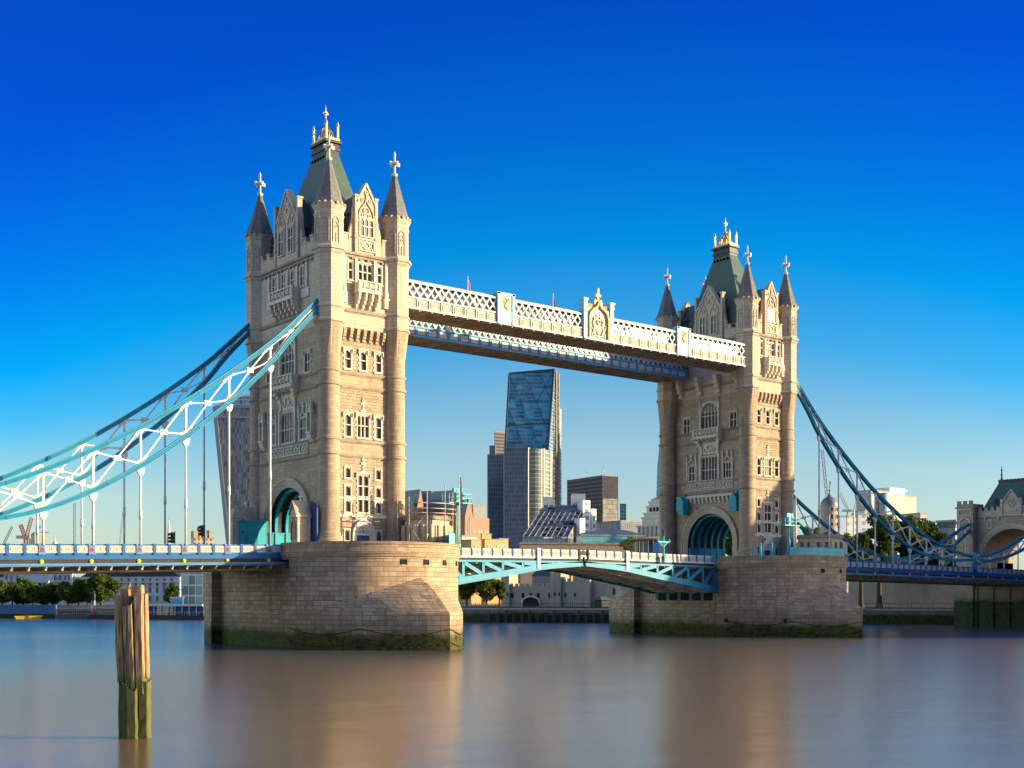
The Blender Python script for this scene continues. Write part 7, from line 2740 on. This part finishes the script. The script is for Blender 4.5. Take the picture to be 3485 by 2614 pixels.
for x, y0, y1, pr in ([(x, 490, 530, 0) for x in (458, 466, 545, 552, 607, 615, 664, 672, 755, 762)]+[(x, 488, 520, 0) for x in (880, 952)]+[(x, 485, 515, .8) for x in (395, 435, 806, 842)]+[(x, 455, 505, -1) for x in (1232, 1248, 1264)]):
    mb = MB()
    mb.fpoly(fc, [(xs_(x)-.28, zz(y1)), (xs_(x)+.28, zz(y1)), (xs_(x)+.28, zz(y0+10)), (xs_(x), zz(y0)), (xs_(x)-.28, zz(y0+10))], pr+.01, pr+.07)
    mb.build('slit_window', M['cave'], t)
mb = MB()
cu = xs_(612)
mb.fpoly(fc, [(cu-2.6, -.5)]+[(cu+2.6*math.cos(R(180-18*k)), 1.0+1.7*math.sin(R(18*k))) for k in range(11)]+[(cu+2.6, -.5)], .02, .08)
g = mb.build('water_gate', M['cave'], t)
mb = MB()
mb.strip(fc, [(cu+2.9*math.cos(R(180-18*k)), 1.0+2.0*math.sin(R(18*k))) for k in range(11)], .5, 0, .3)
mb.build('gate_arch', M['pale'], g)
for x0, x1, yt, lab, mm in ((645, 770, 345, 'brick house with white windows behind the castle wall', F['brickred']), (455, 650, 360, 'scaffold-sheeted grey house behind the castle wall', plain('sheeting', (.18, .21, .25), .7))):
    o_ = Vector((pa.x, pa.y, 0))+d*xs_(x0)-n_*14
    tt = thing('old_house', lab, 'house', (o_.x, o_.y, GZ))
    ff = face_fn(Vector((0, 0, 0)), d, n_)
    w_ = xs_(x1)-xs_(x0)
    h_ = zpx(Pz(0, yt)[1], v+8)-GZ
    mb = MB()
    mb.fbox(ff, 0, 0, -7, w_, h_, 0)
    mb.build('wall', mm, tt)
    mb = MB()
    mb.hexa([ff(-.3, h_, -7.3), ff(w_+.3, h_, -7.3), ff(w_+.3, h_, .3), ff(-.3, h_, .3)], [ff(.5, h_+2.2, -4), ff(w_-.5, h_+2.2, -4), ff(w_-.5, h_+2.2, -3), ff(.5, h_+2.2, -3)])
    mb.build('roof', M['slate'], tt)
    if x0 == 645:
        windows_on(tt, ff, [w_*f for f in (.18, .5, .82)], [h_-3.0], 1.0, 1.7, M['white'], M['pane'], .05)
for k, (px_, ty, wd, lab) in enumerate(((1588, 1948, 70, 'leafy tree on the quay close right of the nearer pier'), (1655, 1952, 90, 'spreading tree beside the castle\'s left tower'), (1700, 1965, 44, 'smaller tree tucked against the castle wall'))):
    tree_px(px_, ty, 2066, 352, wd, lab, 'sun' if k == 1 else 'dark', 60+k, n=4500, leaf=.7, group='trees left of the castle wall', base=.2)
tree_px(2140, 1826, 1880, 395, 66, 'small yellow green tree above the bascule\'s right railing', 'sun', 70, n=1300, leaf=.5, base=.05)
# small quay things: kiosk hut, sign posts, fence, mooring piles along the wall
o_ = at(2050, HY, 345)
t = thing('quay_hut', 'small timber hut with pitched dark roof on the castle quay', 'hut', (o_.x, o_.y, GZ-.2))
mb = MB()
mb.box(-1.6, -1.4, 0, 1.6, 1.4, 2.1)
mb.build('wall', M['dark'], t)
mb = MB()
mb.hexa([(-2.3, -2, 2.1), (2.3, -2, 2.1), (2.3, 2, 2.1), (-2.3, 2, 2.1)], [(-1, -.3, 3.1), (1, -.3, 3.1), (1, .3, 3.1), (-1, .3, 3.1)])
mb.build('roof', M['slate'], t)
def quay_at(f):
    """point on the quay edge, f running from the right-hand survey point to the left-hand one"""
    q = QUAY[1:4]
    k = 0 if f < 1 else 1
    a_, b_ = Vector((*q[k], 0)), Vector((*q[k+1], 0))
    return a_.lerp(b_, f-k)
t = thing('quay_fence', 'black iron railings along the top of the far quay', 'fence', tuple(quay_at(0).xy)+(3.75,))
O = Vector(t.location)
mb = MB()
prev = None
for k in range(91):
    p = quay_at(k/90*1.9)-Vector((O.x, O.y, 0))+Vector((1.5, .8, 0))
    mb.box(p.x-.06, p.y-.06, -.1, p.x+.06, p.y+.06, 1.3)
    if prev is not None:
        for z in (.25, 1.2):
            mb.beam(prev+Vector((0, 0, z)), p+Vector((0, 0, z)), .07, .09)
        for j in range(1, 5):
            m_ = prev.lerp(p, j/5)
            mb.box(m_.x-.03, m_.y-.03, .25, m_.x+.03, m_.y+.03, 1.2)
    prev = p
mb.build('railing', M['dark'], t)
nq = Vector((-.8, -.6, 0))
t = thing('dolphin_piles', 'row of dark timber fender piles standing against the quay wall', 'fender piles', tuple(quay_at(.72).xy)+(0,))
for k in range(18):
    p = quay_at(.72+.30*k/17)-Vector(t.location)+nq*.7
    mb = MB()
    mb.box(p.x-.2, p.y-.2, -1, p.x+.2, p.y+.2, 2.6+.5*(k % 3 == 0))
    mb.build('pile', M['dark'], t)
# ---- right bank: domed turret, wall, trees, office blocks
v = 470
def Rr(x, y): return 2640+x/3.2529, 1600+y/3.2529
p = at(Rr(596, 0)[0], HY, v)
k_ = v/FPX/3.2529
t = thing('domed_turret', 'round rubble castle turret with lead ogee dome and weathervane', 'castle turret', (p.x, p.y, GZ))
Zt = lambda y: zpx(Rr(0, y)[1], v)-GZ
mb = MB()
mb.lathe(0, 0, [(100*k_, 0), (100*k_, Zt(412)), (104*k_, Zt(410)), (104*k_, Zt(400))], 24)
mb.build('wall', M['castle'], t)
mb = MB()
mb.lathe(0, 0, [(102*k_, Zt(400)), (97*k_, Zt(370)), (84*k_, Zt(340)), (58*k_, Zt(312)), (30*k_, Zt(295)), (16*k_, Zt(275)), (8*k_, Zt(250)), (5*k_, Zt(238)), (16*k_, Zt(230)), (4*k_, Zt(218))], 24)
mb.build('dome', plain('lead_dome', (.20, .205, .21), .4, .2, var=.25, scale=.6), t)
mb = MB()
mb.tube((0, 0, Zt(220)), (0, 0, Zt(110)), 3*k_, 2*k_, 6)
mb.beam((-18*k_, 0, Zt(180)), (18*k_, 0, Zt(180)), 3*k_, 4*k_)
mb.box(2*k_, -2*k_, Zt(155), 26*k_, 2*k_, Zt(130))
mb.build('weathervane', M['dark'], t)
for an in (-128, -92):
    for y0, y1 in ((425, 460), (500, 545), (590, 620)):
        a_ = R(an)
        c_, s_ = math.cos(a_), math.sin(a_)
        ft = lambda u, z, e: ((100*k_+e)*c_-s_*u, (100*k_+e)*s_+c_*u, z)
        mb = MB()
        w_ = 11*k_
        mb.fpoly(ft, [(-w_*1.7, Zt(y1)-.2), (w_*1.7, Zt(y1)-.2), (w_*1.7, Zt(y0)), (0, Zt(y0)+.5), (-w_*1.7, Zt(y0))], -.3, .06)
        f_ = mb.build('window', M['pale'], t)
        mb = MB()
        mb.fpoly(ft, [(-w_, Zt(y1)), (w_, Zt(y1)), (w_, Zt(y0)), (0, Zt(y0)+.2), (-w_, Zt(y0))], .05, .1)
        mb.build('pane', M['cave'], f_)
t, o, dl, dr, a, b, z1 = block('office_block', 'tan office tower with curved glass corner behind the teal chain', 'office block', Rr(905, 0)[0], Rr(1060, 0)[0], Rr(1275, 0)[0], Rr(0, 228)[1], 800, facade('tan_office', (.40, .33, .26), (.12, .22, .26), 4.2, 3.6, .5, .8, .12, .4), 0)
mb = MB()
p = o+dr*(b*.55)
mb.lathe(p.x, p.y, [(b*.22, z1*.3), (b*.22, z1-1)], 16)
mb.build('glass_bay', F['paleglass'], t)
t, o, dl, dr, a, b, z1 = block('office_block', 'sunlit greenish glass office block with white box on its roof', 'office block', Rr(1265, 0)[0], Rr(1275, 0)[0], Rr(1556, 0)[0], Rr(0, 278)[1], 820, facade('green_glass', (.30, .285, .21), (.17, .22, .17), 4.4, 3.9, .88, .8, .15, .35), 0)
mb = MB()
lbox(mb, o, dl, dr, .3, b*.6, 1, 14, z1+.61, zpx(Rr(0, 190)[1], 820)-GZ)
mb.build('roof_box', M['white'], t)
mb = MB()
mb.tube(tuple(o+dr*(b*.6)+Vector((0, 3, z1+3))), tuple(o+dr*(b*.88)+Vector((0, 3, z1+5))), .5, n=6)
mb.build('cradle_arm', M['steel'], t)
block('office_block', 'pale blue white office slab behind the trees, left of the green glass block', 'office block', Rr(845, 0)[0], Rr(870, 0)[0], Rr(1300, 0)[0], Rr(0, 492)[1], 640, facade('white_blue_office', (.36, .40, .45), (.10, .15, .2), 4.5, 3.6, .5, .5, .15, .4), -20)
block('office_block', 'small pale roof house on the blue white slab', 'office block', Rr(855, 0)[0], Rr(985, 0)[0], Rr(1015, 0)[0], Rr(0, 448)[1], 660, M['portland'], -20)
block('office_block', 'pale blue slab half hidden just right of the domed turret', 'office block', Rr(705, 0)[0], Rr(712, 0)[0], Rr(790, 0)[0], Rr(0, 518)[1], 620, plain('blue_panel', (.34, .42, .52), .5, var=.15), -20)
block('office_block', 'narrow white gridded stair tower beside the white crane', 'office block', Rr(782, 0)[0], Rr(790, 0)[0], Rr(856, 0)[0], Rr(0, 515)[1], 610, F['white'], -10)
block('office_block', 'white office block with dark windows right of the green glass block', 'office block', Rr(1400, 0)[0], Rr(1600, 0)[0], Rr(1672, 0)[0], Rr(0, 482)[1], 700, F['white'], -10)
block('office_block', 'dark blue roofed grey building left of the gatehouse tower', 'building', Rr(1778, 0)[0], Rr(1990, 0)[0], Rr(2062, 0)[0], Rr(0, 632)[1], 330, M['portland'], 0)
block('roof_house', 'dark louvred plant room beside the gatehouse tower', 'building', Rr(1785, 0)[0], Rr(1995, 0)[0], Rr(2045, 0)[0], Rr(0, 572)[1], 345, plain('blue_louvre', (.05, .08, .12), .5), 0)
for k, (px_, ty, tb, wd, vv, kind, lab) in enumerate(((2992, 1752, 2066, 170, 318, 'dark', 'broad dark tree behind the middle of the teal chain'), (3080, 1748, 2066, 150, 325, 'dark', 'dark tree with sunlit tip behind the teal chain'), (3150, 1752, 2066, 150, 330, 'dark', 'tall dark tree right of centre behind the teal chain'), (3218, 1800, 2066, 110, 322, 'dark', 'lower dark tree nearest the gatehouse tower'), (2930, 1800, 2066, 90, 312, 'dark', 'dark tree at the left of the teal chain\'s clump'),
                                             (2760, 1780, 1900, 74, 425, 'sun', 'yellow green tree right of the farther tower'), (2832, 1800, 1930, 80, 420, 'sun', 'sunlit tree below the domed turret'), (2885, 1815, 1940, 76, 415, 'sun', 'sunlit tree right of the domed turret\'s foot'), (2490, 1778, 1912, 92, 300, 'sun', 'bright green tree seen through the farther archway'))):
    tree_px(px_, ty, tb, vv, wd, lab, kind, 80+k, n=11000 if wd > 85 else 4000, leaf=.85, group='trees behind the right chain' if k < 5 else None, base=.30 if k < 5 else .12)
v = 330
pa, pb = at(2890, HY, 330), at(3330, HY, 315)
t = thing('embankment_wall', 'grey stone wall under the right road span behind bare trunks', 'wall', (pa.x, pa.y, GZ))
d = Vector((pb.x-pa.x, pb.y-pa.y, 0))
mb = MB()
n_ = Vector((-SN, -CS, 0))
f = face_fn(Vector((0, 0, 0)), d.normalized(), n_)
mb.fbox(f, 0, -.5, -1, d.length, 7.2, 0)
mb.build('wall', M['castle'], t)
# ---- the riverside hotel downstream (out of frame): its shade lies over the far pier
t = thing('riverside_hotel', 'stepped concrete riverside hotel downstream of the bridge', 'hotel', (0, 0, 0))
wv = Vector((-SUN_DIR.y, SUN_DIR.x, 0))
mb = MB()
for w0, w1, h0, h1 in ((27.5, 32, 33.5, 35), (32, 35.6, 35, 38.8), (35.6, 42.3, 38.8, 42.3), (42.3, 49, 42.3, 49.2), (49, 52.2, 49.2, 52), (52.2, 62, 69, 69), (62, 131, 58, 58)):
    q = lambda w_, s: tuple((wv*w_+SUN_DIR*s).xy)
    mb.hexa([(*q(w0, 180), 0), (*q(w1, 180), 0), (*q(w1, 205), 0), (*q(w0, 205), 0)], [(*q(w0, 180), h0), (*q(w1, 180), h1), (*q(w1, 205), h1), (*q(w0, 205), h0)])
mb.build('wall', facade('hotel_concrete', (.34, .30, .25), (.05, .06, .07), 3.4, 3.1, .6, .5), t)
